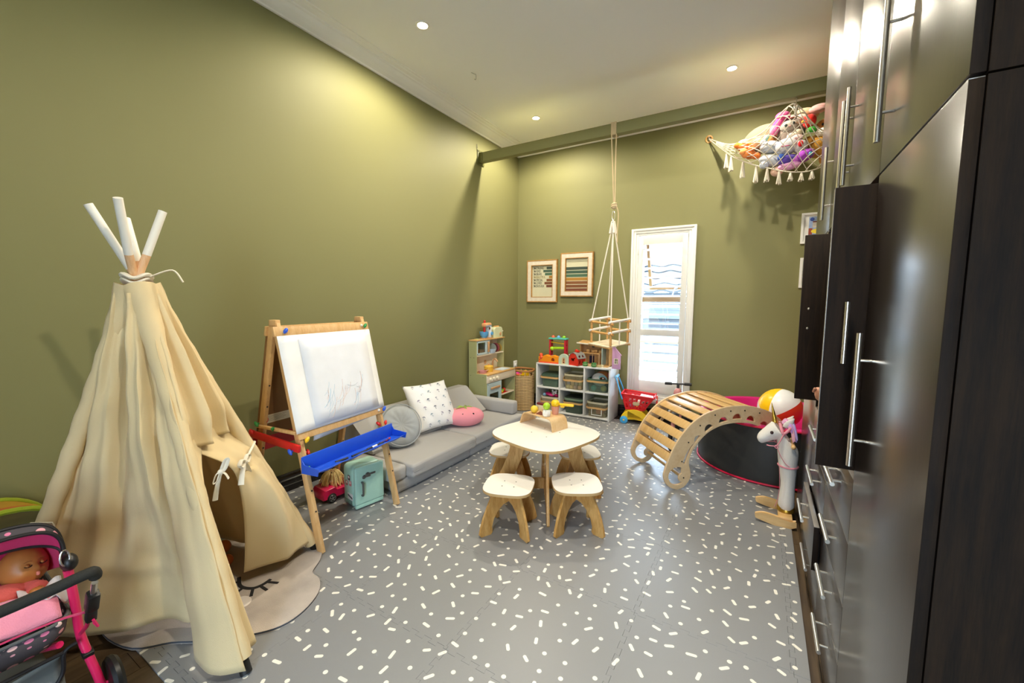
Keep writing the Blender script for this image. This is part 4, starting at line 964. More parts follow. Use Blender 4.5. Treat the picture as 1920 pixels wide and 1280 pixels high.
g = G(); g.add([(-.03, -.02, 0), (.03, -.024, 0), (.034, .012, 0), (-.012, .024, 0), (0, 0, .024)], [(0, 1, 4), (1, 2, 4), (2, 3, 4), (3, 0, 4), (3, 2, 1, 0)]); o = g.build('brownie', mat('chocolate', '#6b2d17', .6), smooth=0); o.location = (-1.37, 2.685, zt); tag(o, 'brown chocolate wedge between the yellow ball and the white cup', 'toy food')
bx = thing('toy_box', 'small dark red and cream play food box at the back of the stand', 'toy food', (-1.40, 2.775, zt), math.radians(-10))
G().b2(-.045, .045, -.012, .012, 0, .045, .002).build('carton', mat('cream_card', '#d8cfae', .6), bx); G().b2(-.046, .046, -.0125, .0125, .045, .06, .002).build('lid', mat('maroon_card', '#6d1f22', .5), bx)
# ---------------------------------------------------------------- wooden arch climber
m_birch = wood('birch_plate', '#d3b184', '#e2c79d', 3, (2, 2, 2), .42, coat=.15, dist=2)
m_slat = wood('birch_slat', '#cfa263', '#e0ba80', 6, (.5, 5, 5), .38, coat=.2)
ac = thing('arch_climber', 'curved wooden arch climber with slats and round rocker feet', 'climbing arch', (-.473, 3.233, 0), math.atan2(.657, .754))
# local x runs along the arch, local y across it, z up
AW = .532
outer_h = [(.46, .620), (.40, .619), (.293, .601), (.184, .565), (.098, .512), (.036, .453), (-.034, .359), (-.086, .251), (-.118, .16), (-.128, .11), (-.112, .06), (-.075, .022), (-.02, 0)]
ring_h = [(-.02, 0), (.035, .016), (.075, .06), (.088, .105), (.08, .15), (.07, .19), (.073, .235), (.108, .315), (.203, .418), (.301, .469), (.38, .488), (.46, .494)]
def sp2(p, n=4): return [(q.x, q.y) for q in smooth_path([Vector((a, b, 0)) for a, b in p], n)]
oh, ih = sp2(outer_h), sp2(ring_h)
loop_l = oh+ih[1:]; mir = lambda p: [(.92-x, z) for x, z in p]
outline = oh[::-1][:-1]; outline = list(reversed(oh))            # foot -> apex along the outside
outline = outline+mir(oh)[1:]                                    # apex -> other foot
outline = outline+mir(ih)[1:]+list(reversed(ih))[1:-1]           # back along the inside
def wheel_hole():
    P = arc(-.02, .108, .078, 20, 330, 22); P = [p for p in P]
    P += arc(.03, .088, .032, 300, 110, 8)[::1]
    return P
holes = []
wh = arc(-.022, .105, .072, 55, 318, 20)+arc(.032, .088, .036, 225, 110, 8)
holes += [wh, [(.92-x, z) for x, z in wh][::-1]]
slot = sp2([(.018, .205), (.042, .19), (.058, .235), (.085, .305), (.112, .352), (.095, .345), (.05, .285), (.018, .205)], 3)[:-1]
def moon(cx, cz, ang, w=.082, h=.045):
    a = math.radians(ang); pts = arc(0, 0, w/2, 180, 0, 10, h)
    return [(cx+x*math.cos(a)-z*math.sin(a), cz-.016+x*math.sin(a)+z*math.cos(a)) for x, z in pts]
slot = [(.92-x, z) for x, z in mir(slot)]
for cx, cz, a in ((.158, .415, 50), (.23, .465, 36), (.345, .515, 14), (.46, .535, 0)):
    if cx > .2 or True: holes.append(moon(cx, cz, a) if cx != .158 else slot)
    if cx < .46: holes.append([(.92-x, z) for x, z in (moon(cx, cz, a) if cx != .158 else slot)][::-1])
holes.append(moon(.140, .392, 55, .07, .036)); holes.append([(.92-x, z) for x, z in moon(.140, .392, 55, .07, .036)][::-1])
for yy in (0, AW):
    pl = plate('side_panel', outline, holes, .018, m_birch, ac, Matrix.Translation((0, yy, 0)) @ RX, .003)
    if yy == 0:
        for x, z in ((.032, .088), (.012, .215), (.06, .36), (.15, .485), (.27, .56), (.40, .585), (.52, .585), (.65, .56), (.77, .485)):
            G().cyl((x, yy-.0085, z), (x, yy-.0115, z), .0055, n=10).build('bolt', m_screw, pl)
tot = [0]; 
full = [(x, z) for x, z in reversed(oh) if z > .12]; full = full+[(.92-x, z) for x, z in full[::-1]][1:]
for i in range(len(full)-1): tot.append(tot[-1]+math.hypot(full[i+1][0]-full[i][0], full[i+1][1]-full[i][1]))
def at_len(s):
    for i in range(len(full)-1):
        if tot[i+1] >= s: t = (s-tot[i])/(tot[i+1]-tot[i]+1e-9); return lerp(full[i][0], full[i+1][0], t), lerp(full[i][1], full[i+1][1], t), math.atan2(full[i+1][1]-full[i][1], full[i+1][0]-full[i][0])
NS = 16; pit = (tot[-1]-.16)/NS
sme = G().box((0, 0, 0), (pit*.71, AW-.018, .012), .004).mesh('slat')
for k in range(NS):
    x, z, a = at_len(.08+(k+.5)*pit); nx, nz = math.sin(a), -math.cos(a)
    link('slat', sme, m_slat, ac, loc=(x+nx*.012, AW/2, z+nz*.012), rot=(0, -a, 0))
for x in (.032, .92-.032): G().cyl((x, .006, .088), (x, AW-.006, .088), .0125, n=16).build('dowel', m_slat, ac)
for x in (-.0, .92): G().box((x, AW/2, .225), (.012, AW-.018, .03), .003).build('cross_rail', m_slat, ac)
# ---------------------------------------------------------------- round foam pit, beach ball
m_vinyl = mat('black_vinyl', '#2c2c2a', .42, var=.05, bump=.08, bscale=14)
m_pinkv = mat('pink_vinyl', '#d01d78', .4, var=.04)
bp_ = thing('ball_pit', 'round soft play pit with black sides and bright pink inside', 'ball pit', (.135, 4.222, 0))
RP, RI, HP = .592, .53, .462
def ringp(r, z, w=0): return [Vector((r*math.cos(a)*(1+.004*math.sin(5*a)*w), r*math.sin(a)*(1+.004*math.sin(5*a)*w), z)) for a in [2*PI*k/72 for k in range(72)]]
g = G(); g.loft([ringp(RP-.004, .003), ringp(RP+.004, .10, 1), ringp(RP, .3, 1), ringp(RP-.002, HP-.012)], cap=False); g.build('side_wall', m_vinyl, bp_, smooth=60)
g = G(); g.loft([ringp(RP-.002, HP-.012), ringp(RP-.012, HP), ringp(RI+.012, HP), ringp(RI, HP-.012), ringp(RI, .03)], cap=False); g.build('pink_lining', m_pinkv, bp_, smooth=60)
G().lathe([(.0001, .03), (RI, .03), (RI, .003), (.0001, .003)], 48).build('base', m_pinkv, bp_)
for z in (.012, HP-.012): g = G(); g.tube(ringp(RP+.003, z), .008, 8, closed=True); g.build('piping', mat('red_piping', '#cf1440', .45), bp_)
bb = thing('beach_ball', 'inflatable white, yellow and red beach ball in the play pit', 'ball', (.175, 4.25, .485))
R_ = Matrix.Rotation(-.65, 4, 'Z') @ Euler((-1.15, .55, .35)).to_matrix().to_4x4(); cl = [mat(n_, c_, .3) for n_, c_ in (('beach_white', '#eef0f4'), ('beach_red', '#de3b26'), ('beach_white', '#eef0f4'), ('beach_yellow', '#f2c30c'), ('beach_white', '#eef0f4'), ('beach_red', '#de3b26'))]
BR = .172
for k in range(6):
    g = G(); g.grid(lambda u, v, k=k: R_ @ Vector((BR*math.sin(v*PI)*math.cos((k+u)*PI/3), BR*math.sin(v*PI)*math.sin((k+u)*PI/3), BR*math.cos(v*PI))), 9, 22); g.build('panel', cl[k], bb, smooth=80)
# ---------------------------------------------------------------- unicorn rocker
m_plush = cloth('white_plush', '#e9e4dc', .95, 0, .5, 320, .05)
m_gold = mat('gold', '#c9a040', .28, .9)
m_strap = mat('pink_strap', '#d98a98', .6)
un = thing('unicorn_rocker', 'white plush rocking unicorn with gold horn and pink bridle by the cabinets', 'rocking toy', (.175, 3.13, .001), 0)
X0 = .19
def L3(x, z, y=0): return Vector((x-X0, y, z))
for yy, xe in ((-.115, .262-X0), (.135, .255-X0)):
    top = sp2([(-.145, .045), (-.10, .060), (-.02, .052), (.04, .040), (xe, .045)], 5); bot = sp2([(xe, .018), (.03, .0), (-.04, .004), (-.10, .016), (-.14, .026)], 5)
    G().prism([(x, z) for x, z in bot+top], -.013, .013, M=Matrix.Translation((0, yy, 0)) @ RX, bev=.005).build('rocker', m_slat, un, smooth=50)
G().b2(-.022, .055, -.115, .135, .036, .056, .004).build('cross_bar', m_slat, un)
def sect(c, rx, ry, tilt=0, n=28, k=1.0):
    return [c+Vector((rx*math.cos(a)*math.cos(tilt), ry*math.sin(a), rx*math.cos(a)*math.sin(tilt))) for a in [2*PI*k/n for k in range(n)]]
body = [(.212, .058, .036, .046, 0), (.212, .10, .044, .05, 0), (.214, .18, .036, .046, 0), (.215, .25, .036, .048, 0), (.21, .32, .042, .054, 0), (.204, .39, .05, .06, -.1), (.203, .45, .056, .062, -.25), (.198, .51, .062, .062, -.5), (.178, .565, .066, .06, -.85), (.145, .585, .06, .055, -1.1), (.115, .573, .05, .05, -1.2), (.085, .548, .041, .045, -1.25), (.06, .525, .036, .041, -1.2), (.043, .508, .028, .033, -1.1), (.034, .498, .012, .015, -1.0)]
g = G(); g.loft([sect(L3(x, z), rx*1.1, ry*1.1, t) for x, z, rx, ry, t in body]); g.build('body', m_plush, un, smooth=80, subdiv=1)
g = G(); g.lathe([(.0001, 0), (.046, 0), (.05, .006), (.048, .03), (.044, .036)], 28, Matrix.Translation(L3(.213, .055))); g.build('gold_collar', m_gold, un)
g = G(); P = [L3(.124, .628).lerp(L3(.098, .757), k/26) for k in range(27)]; g.tube(P, [.0155*(1-k/29)*(1+.10*abs(math.sin(k*.85))) for k in range(27)], 14); g.build('horn', m_gold, un, smooth=50)
for s in (-1, 1):
    b = L3(.178, .612, s*.03); t = L3(.222, .678, s*.042); d = (t-b)
    g = G(); g.loft([[b+d*q+Vector((w*math.cos(a)*.8, w*math.sin(a)*.4-s*.004, w*math.cos(a)*-.3)) for a in [2*PI*k/12 for k in range(12)]] for q, w in ((0, .018), (.3, .026), (.65, .02), (1, .003))]); g.build('ear', m_plush, un, smooth=70)
    G().ell(L3(.108, .574, s*.054), (.010, .006, .011), 14, 10).build('eye', mat('brown_glass_eye', '#3a1f16', .1), un)
    G().ell(L3(.040, .512, s*.027), (.004, .003, .003), 8, 6).build('nostril', mat('nostril_grey', '#b9b0ab', .8), un)
g = G(); g.cyl(L3(.225, .508, -.085), L3(.225, .508, .085), .0105, n=14)
for s in (-1, 1): g.ell(L3(.225, .508, s*.088), .0135, 12, 8)
g.build('hand_bar', m_slat, un)
rnd = random.Random(4); mane_c = ['#e7a9d0', '#d7a5e6', '#f2b6c8', '#b9a7e2']
for q in range(4):
    g = G()
    for k in range(16):
        y = rnd.uniform(-.03, .03); b = L3(.165+.012*q, .632-.005*q, y); e = b+Vector((.034+.01*rnd.random(), y*.8, -.02-.03*rnd.random()-.05*(q > 1)))
        g.tube(smooth_path([b, b+Vector((.02, y*.2, .02)), e], 4), [.007]*8+[.003], 6)
    stuff(g.build('mane', cloth('mane_'+mane_c[q][1:], mane_c[q], .9, 0), un, smooth=70))
def strap(pts, r=.0085, closed=False): g = G(); g.tube(smooth_path(pts, 6), r, 8, closed=closed, flat=.45); return g.build('bridle_strap', m_strap, un, smooth=70)
for s in (-1, 1):
    strap([L3(.150, .634, s*.02), L3(.160, .60, s*.062), L3(.172, .58, s*.069), L3(.205, .615, s*.05), L3(.215, .635, s*.02)])
    strap([L3(.172, .58, s*.069), L3(.155, .53, s*.066), L3(.138, .49, s*.055)], .008)
    strap([L3(.138, .49, s*.055), L3(.105, .485, s*.048), L3(.085, .485, s*.04)], .006)
    strap([L3(.138, .49, s*.058), L3(.165, .43, s*.07), L3(.20, .38, s*.068), L3(.25, .36, s*.03)], .005)
    for c in ((.138, .49), (.172, .58)): G().tube([L3(c[0]+.010*math.cos(a), c[1]+.010*math.sin(a), s*.064) for a in [2*PI*k/16 for k in range(16)]], .0025, 6, closed=True).build('bridle_ring', m_strap, un)
g = G(); g.tube([L3(.208+.052*math.cos(a), .36, .062*math.sin(a)) for a in [2*PI*k/32 for k in range(32)]], .007, 8, closed=True, flat=.9); g.build('neck_strap', m_strap, un)
strap([L3(.160, .357, -.05), L3(.166, .28, -.055), L3(.168, .2, -.052), L3(.16, .13, -.05), L3(.15, .09, -.045)], .0035)
# ---------------------------------------------------------------- toy shopping trolley
m_cyan, m_red2 = mat('sky_blue_plastic', '#3f9fd6', .4), mat('bright_red_plastic', '#d8141c', .35)
tr_ = thing('toy_trolley', 'red basket toy shopping trolley on yellow legs with blue wheels', 'toy trolley', (-1.205, 4.84, 0), math.radians(7))
def basket_ring(z, k=0): # x0,x1,half depth at height z
    t = (z-.165)/(.35-.165); return lerp(-.115, -.16, t), lerp(.095, .205, t), lerp(.085, .12, t)
for s in (-1, 1):   # side walls are lattices
    x0, x1, h0 = basket_ring(.165); X0_, X1_, h1 = basket_ring(.35)
    P0, P1, P2, P3 = Vector((x0, s*h0, .165)), Vector((x1, s*h0, .165)), Vector((X1_, s*h1, .325)), Vector((X0_, s*h1, .352))
    cell = []
    def uv(u, v): return P0.lerp(P1, u).lerp(P3.lerp(P2, u), v)
    g = G(); nrm = (P1-P0).cross(P3-P0).normalized()*.003
    def bar(u0, v0, u1, v1):
        q = [uv(u0, v0), uv(u1, v0), uv(u1, v1), uv(u0, v1)]; g.add([p+nrm for p in q]+[p-nrm for p in q], [(0, 1, 2, 3), (7, 6, 5, 4), (0, 4, 5, 1), (1, 5, 6, 2), (2, 6, 7, 3), (3, 7, 4, 0)])
    for v0, v1 in ((0, .12), (.40, .52), (.78, 1.0)): bar(0, v0, 1, v1)
    for k in range(7): u = k/6*.93; bar(u, 0, u+.07, 1)
    g.build('basket_side', m_red2, tr_, smooth=0)
    G().ell(uv(.5, .45)+Vector((0, s*.005, 0)), (.04, .004, .024), 20, 8).build('badge', mat('badge_tan', '#cdb78c', .6), tr_)
g = G()
for x, X in ((-.115, -.16), (.095, .205)):
    for k in range(5): z = lerp(.17, .34, k/4); t = k/4; g.box((lerp(x, X, t), 0, z), (.008, 2*lerp(.085, .12, t), .014), .002)
    for k in range(4): yy = lerp(-.8, .8, k/3); g.tube([(x, yy*.085, .165), (X, yy*.12, .345)], .006, 6)
g.build('basket_end', m_red2, tr_)
G().b2(-.115, .095, -.085, .085, .16, .168).build('basket_floor', m_red2, tr_)
g = G(); pts = [Vector(p) for p in ((-.16, -.12, .352), (.205, -.12, .325), (.205, .12, .325), (-.16, .12, .352))]
for i in range(4): g.tube([pts[i], pts[(i+1) % 4]], .009, 8)
g.build('basket_rim', m_red2, tr_)
for s in (-1, 1):
    o_ = arc(-.01, .045, .155, 170, 10, 16, .125); i_ = arc(-.01, .03, .10, 10, 170, 12, .085)
    G().prism([(x, z) for x, z in o_[::-1]]+[(x, z) for x, z in i_[::1]], -.02, .02, M=Matrix.Translation((0, s*.085, 0)) @ RX, bev=.004).build('leg_arch', mat('yellow_plastic', '#f0c417', .35), tr_, smooth=40)
G().b2(-.09, .07, -.085, .085, .145, .162, .004).build('bed', mat('yellow_plastic', '#f0c417', .35), tr_)
for x in (-.125, .125):
    for s in (-1, 1):
        w = G().lathe([(.0001, -.014), (.03, -.014), (.043, -.008), (.045, 0), (.043, .008), (.03, .012), (.026, .008), (.0001, .009)], 26, Matrix.Translation((x, s*.118, .045)) @ Matrix.Rotation(PI/2*s, 4, 'X')).build('wheel', m_cyan, tr_)
        G().ell((x, s*.13, .045), (.011, .005, .011), 12, 8).build('hub_cap', m_yel, w)
for s in (-1, 1): G().tube([(-.15, s*.115, .285), (-.19, s*.105, .40), (-.235, s*.075, .525)], [.016, .013, .013], 10, flat=.6).build('handle_arm', m_cyan, tr_)
g = G(); g.cyl((-.235, -.09, .528), (-.235, .09, .528), .015, n=14); g.build('handle_grip', mat('pale_blue_plastic', '#7fc0e8', .4), tr_)
G().b2(.215, .235, -.05, -.03, .18, .345, .006).build('front_post', mat('coral_plastic', '#df4a38', .4), tr_)
TMx = Matrix.Translation((-1.205, 4.84, 0)) @ Matrix.Rotation(math.radians(7), 4, 'Z')
o = G().b2(.0, .19, -.07, .07, .318, .332, .003, M=TMx @ Matrix.Rotation(.12, 4, 'Y')).build('toy_till_pad', mat('white_card', '#e8eaee', .5)); tag(o, 'white board book lying on top of the red trolley', 'book')
for k in range(5): G().b2(.07+k*.018, .077+k*.018, -.045, .0, .332, .3328, M=TMx @ Matrix.Rotation(.12, 4, 'Y')).build('print_bar', mat('ink', '#3c3a3a', .7), o, smooth=0)
for i, (x, y, z, r, c, lb) in enumerate(((-.12, -.07, .322, .035, '#e6a7bd', 'pink patterned toy parcel at the handle end of the trolley'), (-.05, .01, .29, .045, '#efe9e2', 'white toy bag in the middle of the trolley basket'), (.03, -.02, .235, .05, '#e8d7c4', 'cream toy parcel low in the trolley basket'), (-.05, -.03, .215, .045, '#d77f9a', 'rose toy parcel at the bottom of the trolley'))):
    o = G().ell(TMx @ Vector((x, y, z)), (r*1.1, r*.8, r*.8), 10, 7, rot=(.3*i, .2, .7*i)).build('toy_parcel', mat('parcel_'+c[1:], c, .6, var=.25, vscale=40), smooth=20); tag(o, lb, 'toy')
# ---------------------------------------------------------------- pink balance bike behind the arch
m_rose = mat('rose_paint', '#cf8d8d', .4)
bk = thing('balance_bike', 'dusty pink balance bike with black handlebar behind the arch climber', 'balance bike', (-.71, 4.5, 0), math.radians(4))
g = G(); g.cyl((-.125, .05, .553), (.125, .05, .562), .010, n=12); g.build('handlebar', mat('charcoal', '#3a3a3c', .5), bk)
for s in (-1, 1): G().cyl((s*.06, .05, .5575+s*.002), (s*.13, .05, .5575+s*.0046), .0155, n=14).build('grip', m_rubber, bk)
G().cyl((0, .05, .50), (0, .05, .56), .014, n=12).build('stem', mat('charcoal', '#3a3a3c', .5), bk)
g = G(); g.ell((0, .045, .455), (.042, .035, .06), 18, 12); g.build('head_shield', m_rose, bk); G().cyl((0, .012, .455), (0, .006, .455), .008, n=10).build('bolt', m_screw, bk)
for s in (-1, 1): G().tube([(s*.028, .06, .42), (s*.032, .085, .25), (s*.03, .10, .11)], .012, 8).build('fork', m_rose, bk)
g = G(); g.tube(smooth_path([(0, .04, .42), (0, -.08, .28), (0, -.25, .25), (0, -.42, .12)], 5), .02, 10); g.build('frame', m_rose, bk)
G().ell((0, -.30, .335), (.06, .10, .03), 16, 10).build('saddle', mat('charcoal', '#3a3a3c', .5), bk); G().cyl((0, -.28, .25), (0, -.29, .32), .013, n=10).build('seat_post', mat('charcoal', '#3a3a3c', .5), bk)
for y in (.10, -.43):
    w = G().tube([(0, y+.09*math.cos(a), .112+.09*math.sin(a)) for a in [2*PI*k/32 for k in range(32)]], .021, 10, closed=True).build('tyre', m_rubber, bk)
    g = G(); g.cyl((-.02, y, .112), (.02, y, .112), .02, n=14)
    for k in range(5): a = 2*PI*k/5; g.tube([(0, y, .112), (0, y+.08*math.cos(a), .112+.08*math.sin(a))], .007, 6)
    g.build('wheel', mat('white_rim', '#e8e4e0', .4), w)
# ---------------------------------------------------------------- cube shelf, storage bins
m_mel = mat('white_melamine', '#dfe0de', .45, var=.015)
cs = thing('cube_shelf', 'white six-cube shelf unit standing against the back wall', 'shelf', (-2.447, 4.66, 0))
SW, SD, SH, TB = .972, .345, .632, .018
def board(n_, x0, x1, z0, z1): return G().b2(x0, x1, 0, SD, z0, z1, .0015).build(n_, m_mel, cs)
board('side_board', 0, TB, 0, SH-TB); board('side_board', SW-TB, SW, 0, SH-TB); board('top_board', 0, SW, SH-TB, SH); board('base_board', TB, SW-TB, .012, .012+TB)
px_ = [TB, .325, .650, SW]
for x in (.318, .643): board('divider', x, x+TB, .03, SH-TB)
for x0, x1 in ((TB, .318), (.336, .643), (.661, SW-TB)): board('shelf_board', x0, x1, .312, .33)
def rr3(w, d, r, z): return [Vector((x, y, z)) for x, y in rrect(w, d, r, 5)]
m_hw_ = wood('beech_handle', '#c99a5c', '#dcb47c', 8, (.6, 4, 4), .45)
def bin_(x, y, z, tint, rimc, label, lid=None, op=.36, w=.255, d=.27, h=.175, band=-.045):
    t = thing('storage_bin', label, 'storage bin', (x, y, z), 0, 'storage bins in the cube shelf'); mt = tinted_plastic('bin_'+tint[1:], tint, op); mr = mat('rim_'+rimc[1:], rimc, .45)
    g = G(); g.loft([rr3(w*.86, d*.86, .035, .001), rr3(w*.88, d*.88, .04, .01), rr3(w*.97, d*.97, .045, h-.02)], cap=False); g.f.append(tuple(range(len(rrect(1, 1, .1, 5))))); g.build('tub', mt, t, smooth=40)
    g = G(); o = rr3(w, d, .048, 0); i = rr3(w*.93, d*.93, .045, 0); n = len(o)
    g.loft([[p+Vector((0, 0, h-.022)) for p in o], [p+Vector((0, 0, h)) for p in o], [p+Vector((0, 0, h)) for p in i], [p+Vector((0, 0, h-.022)) for p in i], [p+Vector((0, 0, h-.022)) for p in o]], cap=False); g.build('rim', mr, t, smooth=40)
    if lid: g = G(); g.loft([rr3(w*.93, d*.93, .045, h-.012), rr3(w*.94, d*.94, .045, h+.004), rr3(w*.88, d*.88, .04, h+.012)]); g.build('lid', mat('lid_'+lid[1:], lid, .45), t, smooth=40)
    pts = [(-w/2-.006, .02, h-.03), (-w/2-.008, -.06, h-.03+band*.4), (-w/2+.012, -d/2-.004, h-.03+band), (0, -d/2-.010, h-.03+band), (w/2-.012, -d/2-.004, h-.03+band), (w/2+.008, -.06, h-.03+band*.4), (w/2+.006, .02, h-.03)]
    P = smooth_path(pts, 5); g = G(); g.loft([[p+Vector((ox*(1 if p.x > 0 else -1) if abs(p.y) < d/2-.01 else 0, oy if abs(p.y) >= d/2-.01 else 0, oz)) for ox, oy, oz in ((.003, -.003, -.011), (.003, -.003, .011), (-.003, .003, .011), (-.003, .003, -.011))] for p in P]); g.build('bail_handle', m_hw_, t, smooth=50)
    return t
cx_ = [-2.447+.168, -2.447+.4895, -2.447+.808]; y_ = 4.815; zu, zl = .3305, .0305
bin_(cx_[0]+.01, y_, zu, '#7c937f', '#4a6350', 'dark green storage bin with a green lid, upper left cube of the shelf', '#3f5646', .5, h=.155, band=-.005)
bin_(cx_[1]+.005, y_, zu, '#cbbf98', '#cfc6a6', 'beige storage bin full of pastel blocks, upper middle cube of the shelf', None, .32, h=.188, band=-.045)
bin_(cx_[2]-.005, y_, zu, '#8aa08c', '#54705c', 'green storage bin with a big round toy face, upper right cube of the shelf', None, .35, h=.16, band=-.0)
bin_(cx_[0]+.01, y_, zl, '#d6cdb0', '#d8d0b6', 'cream storage bin heaped with magenta toys, lower left cube of the shelf', None, .45, h=.17, band=-.035)
bin_(cx_[1]+.012, y_, zl, '#5f7264', '#7c957c', 'dark green storage bin with green rim, lower middle cube of the shelf', '#27332d', .55, h=.185, band=-.025)
b6 = bin_(cx_[2]-.005, y_, zl, '#c9c1a0', '#d3ccb0', 'beige storage bin with white framed panel, lower right cube of the shelf', None, .32, h=.18, band=-.04)
g = G(); frame_rect(g, -.06, .07, .02, .115, .008, -.134, -.129, 0); g.build('label_frame', mat('white_frame', '#f0f0ee', .4), b6, smooth=0)
rnd = random.Random(6); pc = ['#b9c4a4', '#e3d3a8', '#b7a9bd', '#d9b3a3', '#8f9fc4', '#d8cdb4', '#a9b8c4']
k = 0
for r in range(2):
    for c in range(4):
        x = cx_[1]+.005-.078+.052*c+rnd.uniform(-.004, .004); o = G().box((0, 0, 0), (.04, .04, .04), .003).build('wooden_block', mat('block_'+pc[k % 7][1:], pc[k % 7], .5)); o.location = (x, y_-.085+.02*r, zu+.026+.043*r); o.rotation_euler = (0, 0, rnd.uniform(-.3, .3))
        nm = ['sage green', 'cream', 'mauve', 'peach', 'blue', 'sand', 'grey blue'][k % 7]
        tag(o, nm+' pastel block in the upper middle bin, '+('bottom' if r == 0 else 'upper')+' row, '+['first', 'second', 'third', 'fourth'][c]+' from the left', 'toy block', 'pastel blocks in the bin'); k += 1
def tball(x, y, z, r, c, lb, cat='ball', nm='play_ball'): return tag(G().ell((x, y, z), r, 18, 12).build(nm, mat('ball_'+c[1:], c, .45)), lb, cat)
tball(cx_[0]+.065, y_-.03, zu+.065, .055, '#2f8f86', 'teal ball inside the dark green lidded bin'); tball(cx_[0]-.04, y_-.05, zu+.055, .045, '#5a9a4c', 'green ball inside the dark green lidded bin')
tball(cx_[2]-.055, y_-.085, zu+.045, .034, '#3fb3ad', 'teal ball at the bottom of the upper right bin'); tball(cx_[2]+.065, y_-.08, zu+.045, .036, '#cfc03a', 'yellow ball at the bottom of the upper right bin')
fc = thing('plush_owl_toy', 'round white plush face with one big brown eye in the upper right bin', 'plush toy', (cx_[2]-.0, y_-.02, zu+.13))
G().ell((-.01, 0, .01), (.098, .05, .08), 24, 16).build('head', m_plush, fc); G().ell((.02, .035, .055), (.085, .05, .06), 20, 12).build('hood', cloth('rust_felt', '#a5622e', .9, 0), fc)
G().ell((.04, -.038, .035), (.052, .016, .034), 20, 12).build('eye_patch', cloth('aqua_felt', '#9cd0d4', .9, 0), fc); G().ell((.046, -.049, .03), (.038, .010, .024), 20, 12).build('eye_white', mat('brown_iris', '#4b2a1a', .3), fc); G().ell((.052, -.057, .036), (.008, .004, .008), 10, 8).build('eye_glint', mat('glint', '#f6f2ee', .3), fc)
G().ell((.105, .02, .07), (.022, .02, .035), 14, 10).build('ear', cloth('rose_felt', '#9c3f55', .9, 0), fc)
tball(cx_[0]-.07, y_-.10, zl+.188, .022, '#7fa9c9', 'small blue toy on the heap in the lower left bin', 'toy', 'toy_piece')
for i, (dx, dy, dz, rx, ry, rz_, c) in enumerate(((-.03, -.06, .195, .05, .04, .022, '#c3186b'), (.01, -.08, .185, .045, .03, .02, '#d22576'), (.085, -.07, .183, .035, .03, .02, '#b3155c'))):
    tag(G().ell((cx_[0]+dx, y_+dy, zl+dz), (rx, ry, rz_), 14, 8, rot=(0, .3*i, .6*i)).build('toy_piece', mat('magenta_'+str(i), c, .5, bump=.6, bscale=60)), ['magenta soft toy at the left of the lower left bin', 'brighter magenta soft toy in the middle of the lower left bin', 'dark magenta soft toy at the right of the lower left bin'][i], 'toy')
kt = thing('white_toy', 'small white spotted toy with round ears on the lower left bin', 'toy', (cx_[0]+.055, y_-.07, zl+.20)); G().ell((0, 0, .012), (.034, .028, .03), 16, 10).build('head', mat('white_toy_plastic', '#eceaea', .45), kt)
for s in (-1, 1): G().ell((s*.026, 0, .042), (.013, .008, .014), 12, 8).build('ear', mat('white_toy_plastic', '#eceaea', .45), kt); G().ell((s*.012, -.027, .016), (.006, .003, .007), 8, 6).build('eye', mat('black_bead', '#121012', .25), kt)
for i, (dx, c) in enumerate(((-.03, '#b4524a'), (.04, '#4d8f93'))):
    pts = [Vector((cx_[1]+.012+dx+.035*math.cos(a), y_-.113, zl+.07+.018*math.sin(2*a))) for a in [2*PI*q/16 for q in range(16)]]
    tag(G().tube(pts, .004, 6, closed=True).build('toy_ring', mat('ring_'+c[1:], c, .5)), ['red looped toy seen through the lower middle bin', 'teal looped toy seen through the lower middle bin'][i], 'toy')
tag(G().box((cx_[2]+.02, y_-.06, zl+.055), (.09, .06, .055), .012).build('toy_piece', mat('brick_red_toy', '#b85a44', .5)), 'brick red toy inside the lower right bin', 'toy')
tag(G().box((cx_[2]-.01, y_-.02, zl+.125), (.12, .1, .05), .015).build('toy_piece', mat('olive_toy', '#5d5f48', .6)), 'olive grey toy filling the top of the lower right bin', 'toy')
# ---------------------------------------------------------------- toys on the shelf top
ZS = .632
bt = thing('ball_tower', 'red toy ball tower with teal top and lime ramps on the shelf', 'toy', (-2.215, 4.83, ZS))
for s in (-1, 1):
    plate('side_frame', rrect(.075, .285, .015, 4, cx=0, cy=.1525), [[(x, z) for x, z in arc(0, zc, .02, 0, 360, 12)[:-1]] for zc in (.09, .15, .21)], .02, mat('cherry_plastic', '#c21f35', .35), bt, Matrix.Translation((s*.105, 0, 0)) @ Matrix.Rotation(PI/2, 4, 'Z') @ RX, .002)
G().box((0, 0, .305), (.25, .09, .022), .008).build('top_deck', mat('teal_plastic', '#57b9ac', .4), bt)
for x, c, nm in ((-.075, '#e8674a', 'coral'), (0, '#6fa9e0', 'blue'), (.075, '#8ecb2f', 'lime')):
    tag(G().ell((-2.215+x, 4.83, ZS+.322), .023, 16, 10).build('play_ball', mat('ball_'+c[1:], c, .4)), nm+' ball sitting in the teal top of the ball tower', 'ball')
G().box((0, 0, .25), (.19, .06, .012), .004, rot=(0, .09, 0)).build('ramp', mat('amber_plastic', '#c9a11f', .4), bt)
g = G(); g.box((0, 0, .185), (.18, .062, .03), .01, rot=(0, -.05, 0)); g.ell((-.08, -.02, .175), (.03, .03, .026)); g.build('ramp', mat('lime_plastic', '#9fd324', .4), bt)
G().box((0, 0, .075), (.19, .06, .012), .004, rot=(0, .06, 0)).build('ramp', mat('sky_plastic', '#6fa9e0', .4), bt)
G().box((0, 0, .012), (.235, .09, .022), .006).build('base', mat('cherry_plastic', '#c21f35', .35), bt)
cr = thing('caterpillar_garage', 'orange toy block base with arched tunnel in front of the ball tower', 'toy', (-2.275, 4.725, ZS))
